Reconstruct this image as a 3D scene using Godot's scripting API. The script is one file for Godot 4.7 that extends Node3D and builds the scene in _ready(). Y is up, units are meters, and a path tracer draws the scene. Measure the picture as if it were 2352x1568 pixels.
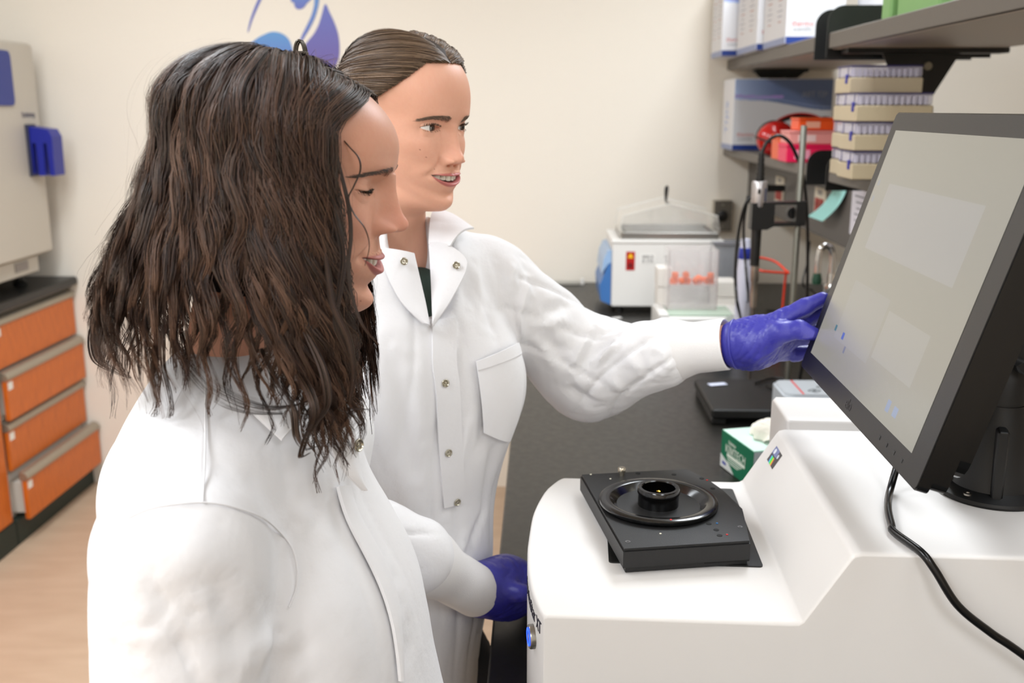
extends Node3D
# A laboratory bench with a white analyser and its touch monitor; two people in white lab coats.
# Metres, y up. The long bench runs along -z on the right; the camera stands at z = 0.

func _ready() -> void:
	rng.seed = 7
	font = SystemFont.new()
	font.font_names = PackedStringArray(["Droid Sans"])
	setup_camera_and_light()
	build_room()
	build_left()
	build_emblem()
	build_bench()
	build_analyser()
	build_monitor()
	build_shelves()
	build_shelf_items()
	build_items()
	build_people()

func setup_camera_and_light() -> void:
	var cam := Camera3D.new()
	cam.name = "camera"
	cam.fov = 37.645
	cam.near = 0.02
	cam.far = 30.0
	cam.position = Vector3(0, 1.62, 0)
	cam.rotation = Vector3(deg_to_rad(-13.071), deg_to_rad(1.674), 0)
	add_child(cam)
	var lens := CameraAttributesPhysical.new()
	lens.frustum_focal_length = 35.2
	lens.frustum_focus_distance = 1.02
	lens.exposure_aperture = 6.3
	cam.attributes = lens
	cam.current = true
	var we := WorldEnvironment.new()
	we.name = "surroundings"
	var env := Environment.new()
	env.background_mode = Environment.BG_COLOR
	env.background_color = Color(0.02, 0.02, 0.02)
	env.tonemap_mode = Environment.TONE_MAPPER_LINEAR
	env.tonemap_exposure = 1.2
	env.sdfgi_enabled = true
	env.ssao_enabled = true
	env.ssil_enabled = true
	we.environment = env
	add_child(we)
	# ceiling troffers: a glowing diffuser and an area light just under it
	troffer(Vector3(-1.35, 2.74, -2.5), 2.5, "left of the emblem, nearest the back wall")
	troffer(Vector3(0.85, 2.74, -2.5), 3.3, "over the far end of the bench")
	troffer(Vector3(-1.35, 2.74, -0.6), 3.2, "over the floor left of the two people")
	troffer(Vector3(0.85, 2.74, -0.6), 0.6, "over the monitor and the near bench")
	troffer(Vector3(-1.35, 2.74, 1.5), 4.6, "behind the camera on the left")
	troffer(Vector3(0.85, 2.74, 1.5), 2.4, "behind the camera on the right")

func troffer(p: Vector3, energy: float, where: String) -> void:
	var t := thing("ceiling_light", "rectangular white ceiling light " + where, "light", p, 0.0, "ceiling lights of the lab")
	var fr := MB.new()
	for s in [-1, 1]:
		fr.box(Vector3(s * 0.31, -0.005, 0), Vector3(0.03, 0.03, 1.25), 0.004)
		fr.box(Vector3(0, -0.005, s * 0.61), Vector3(0.6, 0.03, 0.03), 0.004)
	part("frame", fr, mat(Color(0.9, 0.9, 0.9), 0.4), t)
	var glow := mat(Color(0.9, 0.9, 0.88), 0.5)
	glow.emission_enabled = true
	glow.emission = Color(0.95, 0.975, 1.0)
	glow.emission_energy_multiplier = 1.2
	part("diffuser", MB.new().box(Vector3(0, 0.004, 0), Vector3(0.59, 0.01, 1.19), 0.002), glow, t)
	var l := AreaLight3D.new()
	l.name = "lamp"
	l.area_size = Vector2(0.58, 1.18)
	l.light_color = Color(0.95, 0.975, 1.0)
	l.light_energy = energy
	l.area_range = 8.0
	l.shadow_enabled = true
	l.position = Vector3(0, -0.012, 0)
	l.rotation.x = -PI / 2
	t.add_child(l)

# ---------------------------------------------------------------- mesh builder
class MB:
	var v := PackedVector3Array()
	var n := PackedVector3Array()
	var c := PackedColorArray()
	var uv := PackedVector2Array()
	var ix := PackedInt32Array()
	var use_c := false
	var use_uv := false
	func vert(p: Vector3, nn := Vector3.ZERO, col := Color.WHITE, u := Vector2.ZERO) -> int:
		v.append(p); n.append(nn); c.append(col); uv.append(u)
		return v.size() - 1
	func tri(a: int, b: int, d: int) -> void:   # counter-clockwise seen from outside
		ix.append(a); ix.append(d); ix.append(b)
	func quad(a: int, b: int, d: int, e: int) -> void:
		tri(a, b, d); tri(a, d, e)
	func face(pts: Array, col := Color.WHITE) -> void:   # flat polygon fan
		var nn: Vector3 = (pts[1] - pts[0]).cross(pts[2] - pts[0]).normalized()
		var k := v.size()
		for p in pts:
			vert(p, nn, col)
		for i in range(1, pts.size() - 1):
			tri(k, k + i, k + i + 1)
	func smooth(from := 0) -> void:
		var m := v.size()
		var acc := PackedVector3Array()
		acc.resize(m)
		for i in range(0, ix.size(), 3):
			var a := ix[i]
			var b := ix[i + 2]
			var d := ix[i + 1]
			if a < from and b < from and d < from:
				continue
			var f := (v[b] - v[a]).cross(v[d] - v[a])
			acc[a] += f; acc[b] += f; acc[d] += f
		for i in range(from, m):
			n[i] = acc[i].normalized()
	func mesh() -> ArrayMesh:
		var arr := []
		arr.resize(Mesh.ARRAY_MAX)
		arr[Mesh.ARRAY_VERTEX] = v
		arr[Mesh.ARRAY_NORMAL] = n
		if use_c:
			arr[Mesh.ARRAY_COLOR] = c
		if use_uv:
			arr[Mesh.ARRAY_TEX_UV] = uv
		arr[Mesh.ARRAY_INDEX] = ix
		var m := ArrayMesh.new()
		m.add_surface_from_arrays(Mesh.PRIMITIVE_TRIANGLES, arr)
		return m
	# chamfered box: centre, size, chamfer
	func box(ce: Vector3, s: Vector3, b := 0.002, bs := Basis.IDENTITY, col := Color.WHITE) -> MB:
		var h := s * 0.5
		b = minf(b, minf(h.x, minf(h.y, h.z)) * 0.49)
		var id := {}
		for ax in 3:
			for sg in [-1, 1]:
				for i in [-1, 1]:
					for j in [-1, 1]:
						var p := Vector3.ZERO
						var u := (ax + 1) % 3
						var w := (ax + 2) % 3
						p[ax] = sg * h[ax]
						p[u] = i * (h[u] - b)
						p[w] = j * (h[w] - b)
						var nn := Vector3.ZERO
						nn[ax] = sg
						id[[ax, sg, i, j]] = vert(ce + bs * p, (bs * nn).normalized(), col)
				if sg > 0:
					quad(id[[ax, 1, -1, -1]], id[[ax, 1, 1, -1]], id[[ax, 1, 1, 1]], id[[ax, 1, -1, 1]])
				else:
					quad(id[[ax, -1, -1, -1]], id[[ax, -1, -1, 1]], id[[ax, -1, 1, 1]], id[[ax, -1, 1, -1]])
		for ax in 3:   # edge between face ax and face u
			var u := (ax + 1) % 3
			for sa in [-1, 1]:
				for su in [-1, 1]:
					# on face ax: coords (u=i, w=j); on face u: coords (w=i, ax=j)
					var a0: int = id[[ax, sa, su, -1]]
					var a1: int = id[[ax, sa, su, 1]]
					var b0: int = id[[u, su, -1, sa]]
					var b1: int = id[[u, su, 1, sa]]
					if sa * su > 0:
						quad(a0, b0, b1, a1)
					else:
						quad(a0, a1, b1, b0)
		for sx in [-1, 1]:
			for sy in [-1, 1]:
				for sz in [-1, 1]:
					var px: int = id[[0, sx, sy, sz]]
					var py: int = id[[1, sy, sz, sx]]
					var pz: int = id[[2, sz, sx, sy]]
					if sx * sy * sz > 0:
						tri(px, py, pz)
					else:
						tri(px, pz, py)
		return self
	# surface of revolution about +Y through ce; prof: Vector2(radius, height) from bottom to top on the outside
	func lathe(ce: Vector3, prof: Array, seg := 32, bs := Basis.IDENTITY, sharp := 0.75, col := Color.WHITE, arc := TAU) -> MB:
		var m := prof.size()
		for k in m - 1:
			var p0: Vector2 = prof[k]
			var p1: Vector2 = prof[k + 1]
			if p0.is_equal_approx(p1):
				continue
			var d := (p1 - p0).normalized()
			var nn := Vector2(d.y, -d.x)
			var n0 := nn
			var n1 := nn
			if k > 0 and not p0.is_equal_approx(prof[k - 1]):
				var e: Vector2 = (p0 - prof[k - 1]).normalized()
				if e.dot(d) > sharp:
					n0 = (nn + Vector2(e.y, -e.x)).normalized()
			if k < m - 2 and not p1.is_equal_approx(prof[k + 2]):
				var e: Vector2 = (prof[k + 2] - p1).normalized()
				if e.dot(d) > sharp:
					n1 = (nn + Vector2(e.y, -e.x)).normalized()
			var st := v.size()
			for i in seg + 1:
				var a := arc * i / seg
				var cs := cos(a)
				var sn := sin(a)
				vert(ce + bs * Vector3(p0.x * cs, p0.y, -p0.x * sn), bs * Vector3(n0.x * cs, n0.y, -n0.x * sn), col)
				vert(ce + bs * Vector3(p1.x * cs, p1.y, -p1.x * sn), bs * Vector3(n1.x * cs, n1.y, -n1.x * sn), col)
			for i in seg:
				var q := st + i * 2
				if p0.x > 1e-6:
					tri(q, q + 2, q + 3)
				if p1.x > 1e-6:
					tri(q, q + 3, q + 1)
		return self
	# tube along points with per-point radius
	func tube(pts: PackedVector3Array, rad: float, sides := 8, rad_end := -1.0, cap := true, col := Color.WHITE, flat := 1.0) -> MB:
		var m := pts.size()
		var ref := Vector3.UP
		var t0 := (pts[1] - pts[0]).normalized()
		if absf(t0.dot(ref)) > 0.9:
			ref = Vector3.RIGHT
		var side := t0.cross(ref).normalized()
		var st := v.size()
		for i in m:
			var t := (pts[mini(i + 1, m - 1)] - pts[maxi(i - 1, 0)]).normalized()
			side = (side - t * side.dot(t)).normalized()
			var up := side.cross(t)
			var r := rad if rad_end < 0.0 else lerpf(rad, rad_end, float(i) / (m - 1))
			for k in sides:
				var a := TAU * k / sides
				var nn := side * cos(a) + up * sin(a)
				vert(pts[i] + side * (cos(a) * r) + up * (sin(a) * r * flat), nn, col)
		for i in m - 1:
			for k in sides:
				var k2 := (k + 1) % sides
				quad(st + i * sides + k2, st + i * sides + k, st + (i + 1) * sides + k, st + (i + 1) * sides + k2)
		if cap:
			for e in 2:
				var ring := st + (0 if e == 0 else (m - 1) * sides)
				var nn := (pts[0] - pts[1]).normalized() if e == 0 else (pts[m - 1] - pts[m - 2]).normalized()
				var k0 := v.size()
				for k in sides:
					vert(v[ring + k], nn, col)
				for k in range(1, sides - 1):
					if e == 0:
						tri(k0, k0 + k, k0 + k + 1)
					else:
						tri(k0, k0 + k + 1, k0 + k)
		return self
	# polygon in (x, y) extruded by depth along +z, then placed by tr; chamfer on the front edge
	func prism(poly: PackedVector2Array, depth: float, tr := Transform3D.IDENTITY, col := Color.WHITE, holes := []) -> MB:
		if Geometry2D.is_polygon_clockwise(poly):
			poly.reverse()
		var tris := Geometry2D.triangulate_polygon(poly)
		var bs := tr.basis
		var nf := bs.z.normalized()
		for e in 2:
			var k0 := v.size()
			for p in poly:
				vert(tr * Vector3(p.x, p.y, depth if e == 1 else 0.0), nf if e == 1 else -nf, col)
			for i in range(0, tris.size(), 3):
				var a := poly[tris[i]]
				var b := poly[tris[i + 1]]
				var d := poly[tris[i + 2]]
				var ccw := (b - a).cross(d - a) > 0.0
				if ccw == (e == 1):
					tri(k0 + tris[i], k0 + tris[i + 1], k0 + tris[i + 2])
				else:
					tri(k0 + tris[i], k0 + tris[i + 2], k0 + tris[i + 1])
		var m := poly.size()
		for i in m:
			var a := poly[i]
			var b := poly[(i + 1) % m]
			var t := (b - a).normalized()
			var nn := (bs * Vector3(t.y, -t.x, 0)).normalized()
			var k0 := v.size()
			vert(tr * Vector3(a.x, a.y, 0), nn, col); vert(tr * Vector3(b.x, b.y, 0), nn, col)
			vert(tr * Vector3(b.x, b.y, depth), nn, col); vert(tr * Vector3(a.x, a.y, depth), nn, col)
			quad(k0, k0 + 1, k0 + 2, k0 + 3)
		return self
	# a flat sheet given by four corners, with uv
	func sheet(a: Vector3, b: Vector3, d: Vector3, e: Vector3, nu := 1, nv := 1) -> MB:
		use_uv = true
		var st := v.size()
		var nn := (b - a).cross(e - a).normalized()
		for j in nv + 1:
			for i in nu + 1:
				var s := float(i) / nu
				var t := float(j) / nv
				vert(a.lerp(b, s).lerp(e.lerp(d, s), t), nn, Color.WHITE, Vector2(s, 1.0 - t))
		for j in nv:
			for i in nu:
				var q := st + j * (nu + 1) + i
				quad(q, q + 1, q + nu + 2, q + nu + 1)
		return self

# ---------------------------------------------------------------- distance field made of tapered capsules and ellipsoids
class Field:
	var kind := PackedInt32Array()
	var a := PackedVector3Array()
	var ba := PackedVector3Array()
	var il := PackedFloat32Array()
	var r0 := PackedFloat32Array()
	var r1 := PackedFloat32Array()
	var kk := PackedFloat32Array()
	var bas: Array[Basis] = []
	func cap(p: Vector3, q: Vector3, ra: float, rb: float, k := 0.02) -> Field:
		kind.append(0); a.append(p); ba.append(q - p); il.append(1.0 / maxf((q - p).length_squared(), 1e-9)); r0.append(ra); r1.append(rb); kk.append(k); bas.append(Basis.IDENTITY)
		return self
	func ell(p: Vector3, r: Vector3, b := Basis.IDENTITY, k := 0.02) -> Field:
		kind.append(1); a.append(p); ba.append(Vector3.ONE / r); il.append(0.0); r0.append(0.0); r1.append(0.0); kk.append(k); bas.append(b.transposed())
		return self
	func cut(p: Vector3, r: Vector3, b := Basis.IDENTITY, k := 0.02) -> Field:
		ell(p, r, b, k)
		kind[kind.size() - 1] = 2
		return self
	func at(p: Vector3) -> float:
		var d := 1e3
		for i in kind.size():
			var e: float
			var q := p - a[i]
			if kind[i] == 0:
				var t := clampf(q.dot(ba[i]) * il[i], 0.0, 1.0)
				e = (q - ba[i] * t).length() - lerpf(r0[i], r1[i], t)
			else:
				q = bas[i] * q
				var s := q * ba[i]
				var k0 := s.length()
				var k1 := (s * ba[i]).length()
				e = k0 * (k0 - 1.0) / maxf(k1, 1e-6)
			var k := kk[i]
			if kind[i] == 2:
				var h := maxf(k - absf(d + e), 0.0) / k
				d = maxf(d, -e) + h * h * k * 0.25
			else:
				var h := maxf(k - absf(d - e), 0.0) / k
				d = minf(d, e) - h * h * k * 0.25
		return d
	func grad(p: Vector3, e := 0.002) -> Vector3:
		return Vector3(at(p + Vector3(e, 0, 0)) - at(p - Vector3(e, 0, 0)), at(p + Vector3(0, e, 0)) - at(p - Vector3(0, e, 0)), at(p + Vector3(0, 0, e)) - at(p - Vector3(0, 0, e))).normalized()
	func onto(p: Vector3, off := 0.0) -> Vector3:
		for i in 5:
			p -= grad(p) * (at(p) - off)
		return p
	# surface nets; trim: Callable that returns true where a cell is left out
	func nets(lo: Vector3, hi: Vector3, h: float, out: MB, col := Color.WHITE) -> void:
		var nx := int(ceil((hi.x - lo.x) / h / 8.0)) * 8
		var ny := int(ceil((hi.y - lo.y) / h / 8.0)) * 8
		var nz := int(ceil((hi.z - lo.z) / h / 8.0)) * 8
		var sx := nx + 1
		var sxy := sx * (ny + 1)
		var val := PackedFloat32Array()
		val.resize(sxy * (nz + 1))
		val.fill(9e9)
		var id := PackedInt32Array()
		id.resize(sxy * (nz + 1))
		id.fill(-1)
		var first := out.v.size()
		var blocks: Array[Vector3i] = []
		var reach := h * 4.0 * 1.7321 * 1.15
		for bz in nz / 8:
			for by in ny / 8:
				for bx in nx / 8:
					if absf(at(lo + Vector3(bx * 8 + 4, by * 8 + 4, bz * 8 + 4) * h)) < reach:
						blocks.append(Vector3i(bx * 8, by * 8, bz * 8))
		for b in blocks:
			for z in range(b.z, b.z + 9):
				for y in range(b.y, b.y + 9):
					var o := z * sxy + y * sx
					for x in range(b.x, b.x + 9):
						if val[o + x] > 8e9:
							val[o + x] = at(lo + Vector3(x, y, z) * h)
		for b in blocks:
			for z in range(b.z, b.z + 8):
				for y in range(b.y, b.y + 8):
					for x in range(b.x, b.x + 8):
						var o := z * sxy + y * sx + x
						var d0 := val[o]
						var d1 := val[o + 1]
						var d2 := val[o + sx]
						var d3 := val[o + sx + 1]
						var d4 := val[o + sxy]
						var d5 := val[o + sxy + 1]
						var d6 := val[o + sxy + sx]
						var d7 := val[o + sxy + sx + 1]
						var s := int(d0 < 0.0) + int(d1 < 0.0) + int(d2 < 0.0) + int(d3 < 0.0) + int(d4 < 0.0) + int(d5 < 0.0) + int(d6 < 0.0) + int(d7 < 0.0)
						if s == 0 or s == 8:
							continue
						var p := Vector3.ZERO
						var m := 0
						if (d0 < 0.0) != (d1 < 0.0): p += Vector3(d0 / (d0 - d1), 0, 0); m += 1
						if (d2 < 0.0) != (d3 < 0.0): p += Vector3(d2 / (d2 - d3), 1, 0); m += 1
						if (d4 < 0.0) != (d5 < 0.0): p += Vector3(d4 / (d4 - d5), 0, 1); m += 1
						if (d6 < 0.0) != (d7 < 0.0): p += Vector3(d6 / (d6 - d7), 1, 1); m += 1
						if (d0 < 0.0) != (d2 < 0.0): p += Vector3(0, d0 / (d0 - d2), 0); m += 1
						if (d1 < 0.0) != (d3 < 0.0): p += Vector3(1, d1 / (d1 - d3), 0); m += 1
						if (d4 < 0.0) != (d6 < 0.0): p += Vector3(0, d4 / (d4 - d6), 1); m += 1
						if (d5 < 0.0) != (d7 < 0.0): p += Vector3(1, d5 / (d5 - d7), 1); m += 1
						if (d0 < 0.0) != (d4 < 0.0): p += Vector3(0, 0, d0 / (d0 - d4)); m += 1
						if (d1 < 0.0) != (d5 < 0.0): p += Vector3(1, 0, d1 / (d1 - d5)); m += 1
						if (d2 < 0.0) != (d6 < 0.0): p += Vector3(0, 1, d2 / (d2 - d6)); m += 1
						if (d3 < 0.0) != (d7 < 0.0): p += Vector3(1, 1, d3 / (d3 - d7)); m += 1
						id[o] = out.vert(lo + (Vector3(x, y, z) + p / m) * h, Vector3.ZERO, col)
		for b in blocks:
			for z in range(b.z, b.z + 8):
				for y in range(b.y, b.y + 8):
					for x in range(b.x, b.x + 8):
						var o := z * sxy + y * sx + x
						var i0 := id[o]
						if i0 < 0:
							continue
						var s0 := val[o] < 0.0
						if y > 0 and z > 0 and s0 != (val[o + 1] < 0.0):
							var i1 := id[o - sx]; var i2 := id[o - sx - sxy]; var i3 := id[o - sxy]
							if i1 >= 0 and i2 >= 0 and i3 >= 0:
								if s0: out.quad(i0, i3, i2, i1)
								else: out.quad(i0, i1, i2, i3)
						if x > 0 and z > 0 and s0 != (val[o + sx] < 0.0):
							var i1 := id[o - sxy]; var i2 := id[o - 1 - sxy]; var i3 := id[o - 1]
							if i1 >= 0 and i2 >= 0 and i3 >= 0:
								if s0: out.quad(i0, i3, i2, i1)
								else: out.quad(i0, i1, i2, i3)
						if x > 0 and y > 0 and s0 != (val[o + sxy] < 0.0):
							var i1 := id[o - 1]; var i2 := id[o - 1 - sx]; var i3 := id[o - sx]
							if i1 >= 0 and i2 >= 0 and i3 >= 0:
								if s0: out.quad(i0, i3, i2, i1)
								else: out.quad(i0, i1, i2, i3)
		out.smooth(first)

# ---------------------------------------------------------------- scene helpers
var taken := {}

func numbered(called: String) -> String:
	if not taken.has(called):
		taken[called] = 0
		return called
	taken[called] += 1
	return "%s_%03d" % [called, taken[called]]

func tag(o: Node, label: String, category: String, group := "") -> Node:
	o.set_meta("label", label)
	o.set_meta("category", category)
	if group:
		o.set_meta("group", group)
	return o

func thing(called: String, label: String, category: String, at := Vector3.ZERO, turn := 0.0, group := "") -> Node3D:
	var o := Node3D.new()
	o.name = numbered(called)
	add_child(o)
	o.position = at
	o.rotation.y = turn
	tag(o, label, category, group)
	return o

func part(called: String, mb, m: Material, parent: Node = self, label := "") -> MeshInstance3D:
	var o := MeshInstance3D.new()
	o.name = numbered(called) if parent == self else called
	o.mesh = mb.mesh() if mb is MB else mb
	o.material_override = m
	parent.add_child(o, true)
	if label:
		o.set_meta("label", label)
	return o

func struct(called: String, mb: MB, m: Material) -> MeshInstance3D:
	var o := part(called, mb, m)
	o.set_meta("kind", "structure")
	return o

func dup(src: Node3D, label: String, at: Vector3, turn := 0.0) -> Node3D:
	var o: Node3D = src.duplicate()
	o.name = numbered(str(src.name).rstrip("0123456789").rstrip("_") if "_0" in str(src.name) else str(src.name))
	add_child(o)
	o.position = at
	o.rotation.y = turn
	o.set_meta("label", label)
	return o

func mat(col: Color, rough := 0.5, metal := 0.0, spec := 0.5) -> StandardMaterial3D:
	var m := StandardMaterial3D.new()
	m.albedo_color = col
	m.roughness = rough
	m.metallic = metal
	m.metallic_specular = spec
	return m

func clear(col: Color, alpha: float, rough := 0.05) -> StandardMaterial3D:
	var m := mat(Color(col, alpha), rough)
	m.transparency = BaseMaterial3D.TRANSPARENCY_ALPHA
	m.cull_mode = BaseMaterial3D.CULL_DISABLED
	return m

func vmat(rough := 0.5, spec := 0.5) -> StandardMaterial3D:
	var m := mat(Color.WHITE, rough, 0.0, spec)
	m.vertex_color_use_as_albedo = true
	return m

func noise_tex(freq: float, oct: int, lo: Color, hi: Color, size := 256, sd := 1, normal := 0.0) -> NoiseTexture2D:
	var f := FastNoiseLite.new()
	f.seed = sd
	f.frequency = freq
	f.fractal_octaves = oct
	var t := NoiseTexture2D.new()
	t.width = size
	t.height = size
	t.seamless = true
	t.noise = f
	if normal > 0.0:
		t.as_normal_map = true
		t.bump_strength = normal
	else:
		var g := Gradient.new()
		g.set_color(0, lo)
		g.set_color(1, hi)
		t.color_ramp = g
	return t

func rough_skin(m: StandardMaterial3D, nt: NoiseTexture2D, scale: float, strength: float, world := false) -> StandardMaterial3D:
	m.normal_enabled = true
	m.normal_texture = nt
	m.normal_scale = strength
	m.uv1_triplanar = true
	m.uv1_world_triplanar = world
	m.uv1_scale = Vector3.ONE * scale
	return m

func grained(m: StandardMaterial3D, t: NoiseTexture2D, scale: Vector3) -> StandardMaterial3D:
	m.albedo_texture = t
	m.uv1_triplanar = true
	m.uv1_scale = scale
	return m

func spline(pts: Array, per := 8) -> PackedVector3Array:
	var out := PackedVector3Array()
	var m := pts.size()
	for i in m - 1:
		var p0: Vector3 = pts[maxi(i - 1, 0)]
		var p1: Vector3 = pts[i]
		var p2: Vector3 = pts[i + 1]
		var p3: Vector3 = pts[mini(i + 2, m - 1)]
		for k in per:
			out.append(p1.cubic_interpolate(p2, p0, p3, float(k) / per))
	out.append(pts[m - 1])
	return out

func curve2(pts: Array, per := 6, closed := false) -> PackedVector2Array:
	var out := PackedVector2Array()
	var m := pts.size()
	for i in (m if closed else m - 1):
		var p0: Vector2 = pts[(i - 1 + m) % m if closed else maxi(i - 1, 0)]
		var p1: Vector2 = pts[i]
		var p2: Vector2 = pts[(i + 1) % m]
		var p3: Vector2 = pts[(i + 2) % m if closed else mini(i + 2, m - 1)]
		for k in per:
			out.append(p1.cubic_interpolate(p2, p0, p3, float(k) / per))
	if not closed:
		out.append(pts[m - 1])
	return out

func round_rect(w: float, h: float, r: float, seg := 5) -> PackedVector2Array:
	var out := PackedVector2Array()
	for k in 4:
		var cx := (w * 0.5 - r) * (1 if k in [0, 3] else -1)
		var cy := (h * 0.5 - r) * (1 if k in [0, 1] else -1)
		for i in seg + 1:
			var a := PI * 0.5 * (k + float(i) / seg)
			out.append(Vector2(cx + r * cos(a), cy + r * sin(a)))
	return out

var font: SystemFont

func lettering(text: String, height: float, m: Material, parent: Node, tr: Transform3D, bold := false, called := "lettering") -> MeshInstance3D:
	var t := TextMesh.new()
	t.text = text
	t.font = font
	t.font_size = 64
	t.pixel_size = height / 46.0
	t.depth = 0.0006
	t.curve_step = 4.0
	var o := MeshInstance3D.new()
	o.name = called
	o.mesh = t
	o.material_override = m
	parent.add_child(o, true)
	o.transform = tr
	return o

# rng helpers
var rng := RandomNumberGenerator.new()

func rnd(a: float, b: float) -> float:
	return rng.randf_range(a, b)

func tab(xs: PackedFloat32Array, ys: PackedFloat32Array, x: float) -> float:   # smooth table look-up, xs rising
	var m := xs.size()
	if x <= xs[0]:
		return ys[0]
	if x >= xs[m - 1]:
		return ys[m - 1]
	var i := xs.bsearch(x) - 1
	i = clampi(i, 0, m - 2)
	var h := xs[i + 1] - xs[i]
	var t := (x - xs[i]) / h
	var d := (ys[i + 1] - ys[i]) / h
	var d0 := d if i == 0 else _slope((ys[i] - ys[i - 1]) / (xs[i] - xs[i - 1]), d)
	var d1 := d if i == m - 2 else _slope(d, (ys[i + 2] - ys[i + 1]) / (xs[i + 2] - xs[i + 1]))
	var t2 := t * t
	var t3 := t2 * t
	return ys[i] * (2 * t3 - 3 * t2 + 1) + h * d0 * (t3 - 2 * t2 + t) + ys[i + 1] * (3 * t2 - 2 * t3) + h * d1 * (t3 - t2)

func _slope(a: float, b: float) -> float:
	return 0.0 if a * b <= 0.0 else 2.0 * a * b / (a + b)

# ---------------------------------------------------------------- heads; local millimetres: x to the person's left, y up from eye level, z forward
class Head:
	var smile := 1.0
	var mw := 27.0          # half width of the mouth
	var ym := -66.0
	var lift := 5.0
	var ou := 3.5           # opening above and below the mouth line
	var ol := 4.5
	var tu := 6.0
	var tl := 8.0
	var eye_up := 5.2
	var eye_lo := 3.2
	var nose_k := 1.0
	var nose_dy := 0.0
	var jaw := 1.0
	var top := 79.0
	var fold := 1.0
	var fore := 2.3
	var crease := 1.7
	var rosy := 0.2
	var moles := []
	var skin := Color(0.80, 0.60, 0.50)
	var lip := Color(0.72, 0.36, 0.34)
	var eye_y := 0.0
	var ys := PackedFloat32Array([-205, -160, -135, -122, -116, -113, -110, -105, -97, -84, -75, -66, -58, -45, -25, -5, 10, 30])
	var zfs := PackedFloat32Array([22, 24, 30, 37, 50, 66, 79, 86.5, 90, 88, 91.5, 92.5, 92.5, 90, 88, 90, 94, 96])
	var zbs := PackedFloat32Array([-72, -60, -56, -56, -56, -56, -56, -56, -56, -57, -58, -60, -63, -70, -80, -89, -92, -93])
	var wis := PackedFloat32Array([60, 52, 50, 49, 47, 46, 45, 45, 48, 53, 56, 58.5, 60.5, 63.5, 68, 71, 72.5, 74])
	var zcs := PackedFloat32Array([-16, -13, -11, -8, -4, 0, 3, 5, 8, 10, 11, 11, 11, 10, 5, -2, -8, -10])
	var kts := PackedFloat32Array([0, 0.0, 0.14, 0.3, 0.37, 0.39, 0.4, 0.4, 0.38, 0.32, 0.27, 0.22, 0.17, 0.1, 0.0, 0, 0, 0])
	var ens := PackedFloat32Array([2, 2, 2, 1.9, 1.85, 1.8, 1.8, 1.8, 1.85, 1.9, 1.95, 2, 2, 2, 2.0, 2.05, 2.1, 2.2])
	var nys := PackedFloat32Array([-50, -47, -44, -41, -37, -33, -27, -20, -12, -4, 3, 9])
	var nds := PackedFloat32Array([0, 2.5, 9, 17, 21, 21.5, 17.5, 13.5, 9.5, 5.5, 2.6, 0])
	var nbs := PackedFloat32Array([13, 13, 13, 12.5, 11.5, 10.5, 9.5, 9, 8.5, 8, 8.5, 10])
	static func tb(xs: PackedFloat32Array, vs: PackedFloat32Array, x: float) -> float:
		var m := xs.size()
		if x <= xs[0]: return vs[0]
		if x >= xs[m - 1]: return vs[m - 1]
		var i := clampi(xs.bsearch(x) - 1, 0, m - 2)
		var h := xs[i + 1] - xs[i]
		var t := (x - xs[i]) / h
		var d := (vs[i + 1] - vs[i]) / h
		var d0 := d
		var d1 := d
		if i == m - 2:
			d1 = 0.0
		if i > 0:
			d0 = 0.5 * (d + (vs[i] - vs[i - 1]) / (xs[i] - xs[i - 1]))
		if i < m - 2:
			d1 = 0.5 * (d + (vs[i + 2] - vs[i + 1]) / (xs[i + 2] - xs[i + 1]))
		var t2 := t * t
		var t3 := t2 * t
		return vs[i] * (2 * t3 - 3 * t2 + 1) + h * d0 * (t3 - 2 * t2 + t) + vs[i + 1] * (3 * t2 - 2 * t3) + h * d1 * (t3 - t2)
	static func g2(u: float, su: float, w: float, sw: float) -> float:
		return exp(-(u * u) / (su * su) - (w * w) / (sw * sw))
	var r_zf: float
	var r_zb: float
	var r_w: float
	var r_zc: float
	var r_k: float
	var r_n: float
	var r_y: float
	func row(y: float) -> void:
		r_y = y
		if y > 30.0:
			var u := clampf((y - 30.0) / top, 0.0, 1.0)
			var s := pow(maxf(1.0 - pow(u, 2.3), 0.0), 1.0 / 2.3)
			r_zf = -10.0 + 106.0 * pow(maxf(1.0 - pow(u, fore), 0.0), 1.0 / 2.3)
			r_zb = -10.0 - 83.0 * s
			r_w = 74.0 * s
			r_zc = -10.0
			r_k = 0.0
			r_n = 2.2
			return
		r_zf = tb(ys, zfs, y)
		r_zb = tb(ys, zbs, y)
		r_w = tb(ys, wis, y)
		r_w *= lerpf(1.0, jaw, smoothstep(-50.0, -75.0, y) * (1.0 - smoothstep(-110.0, -135.0, y)))
		r_zc = tb(ys, zcs, y)
		r_k = tb(ys, kts, y)
		r_n = tb(ys, ens, y)
	func base(phi: float) -> Vector3:      # phi 0 front, +-PI back; uses the current row
		var a := absf(phi)
		var sn := sin(a)
		var cs := cos(a)
		var x := r_w * pow(maxf(sn, 0.0), 2.0 / r_n) * signf(phi)
		var z: float
		if cs >= 0.0:
			z = r_zc + (r_zf - r_zc) * pow(cs, 2.0 / r_n)
		else:
			z = r_zc - (r_zc - r_zb) * pow(-cs, 2.0 / 2.1)
		return Vector3(x, r_y + r_k * (r_zf - z), z)
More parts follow.
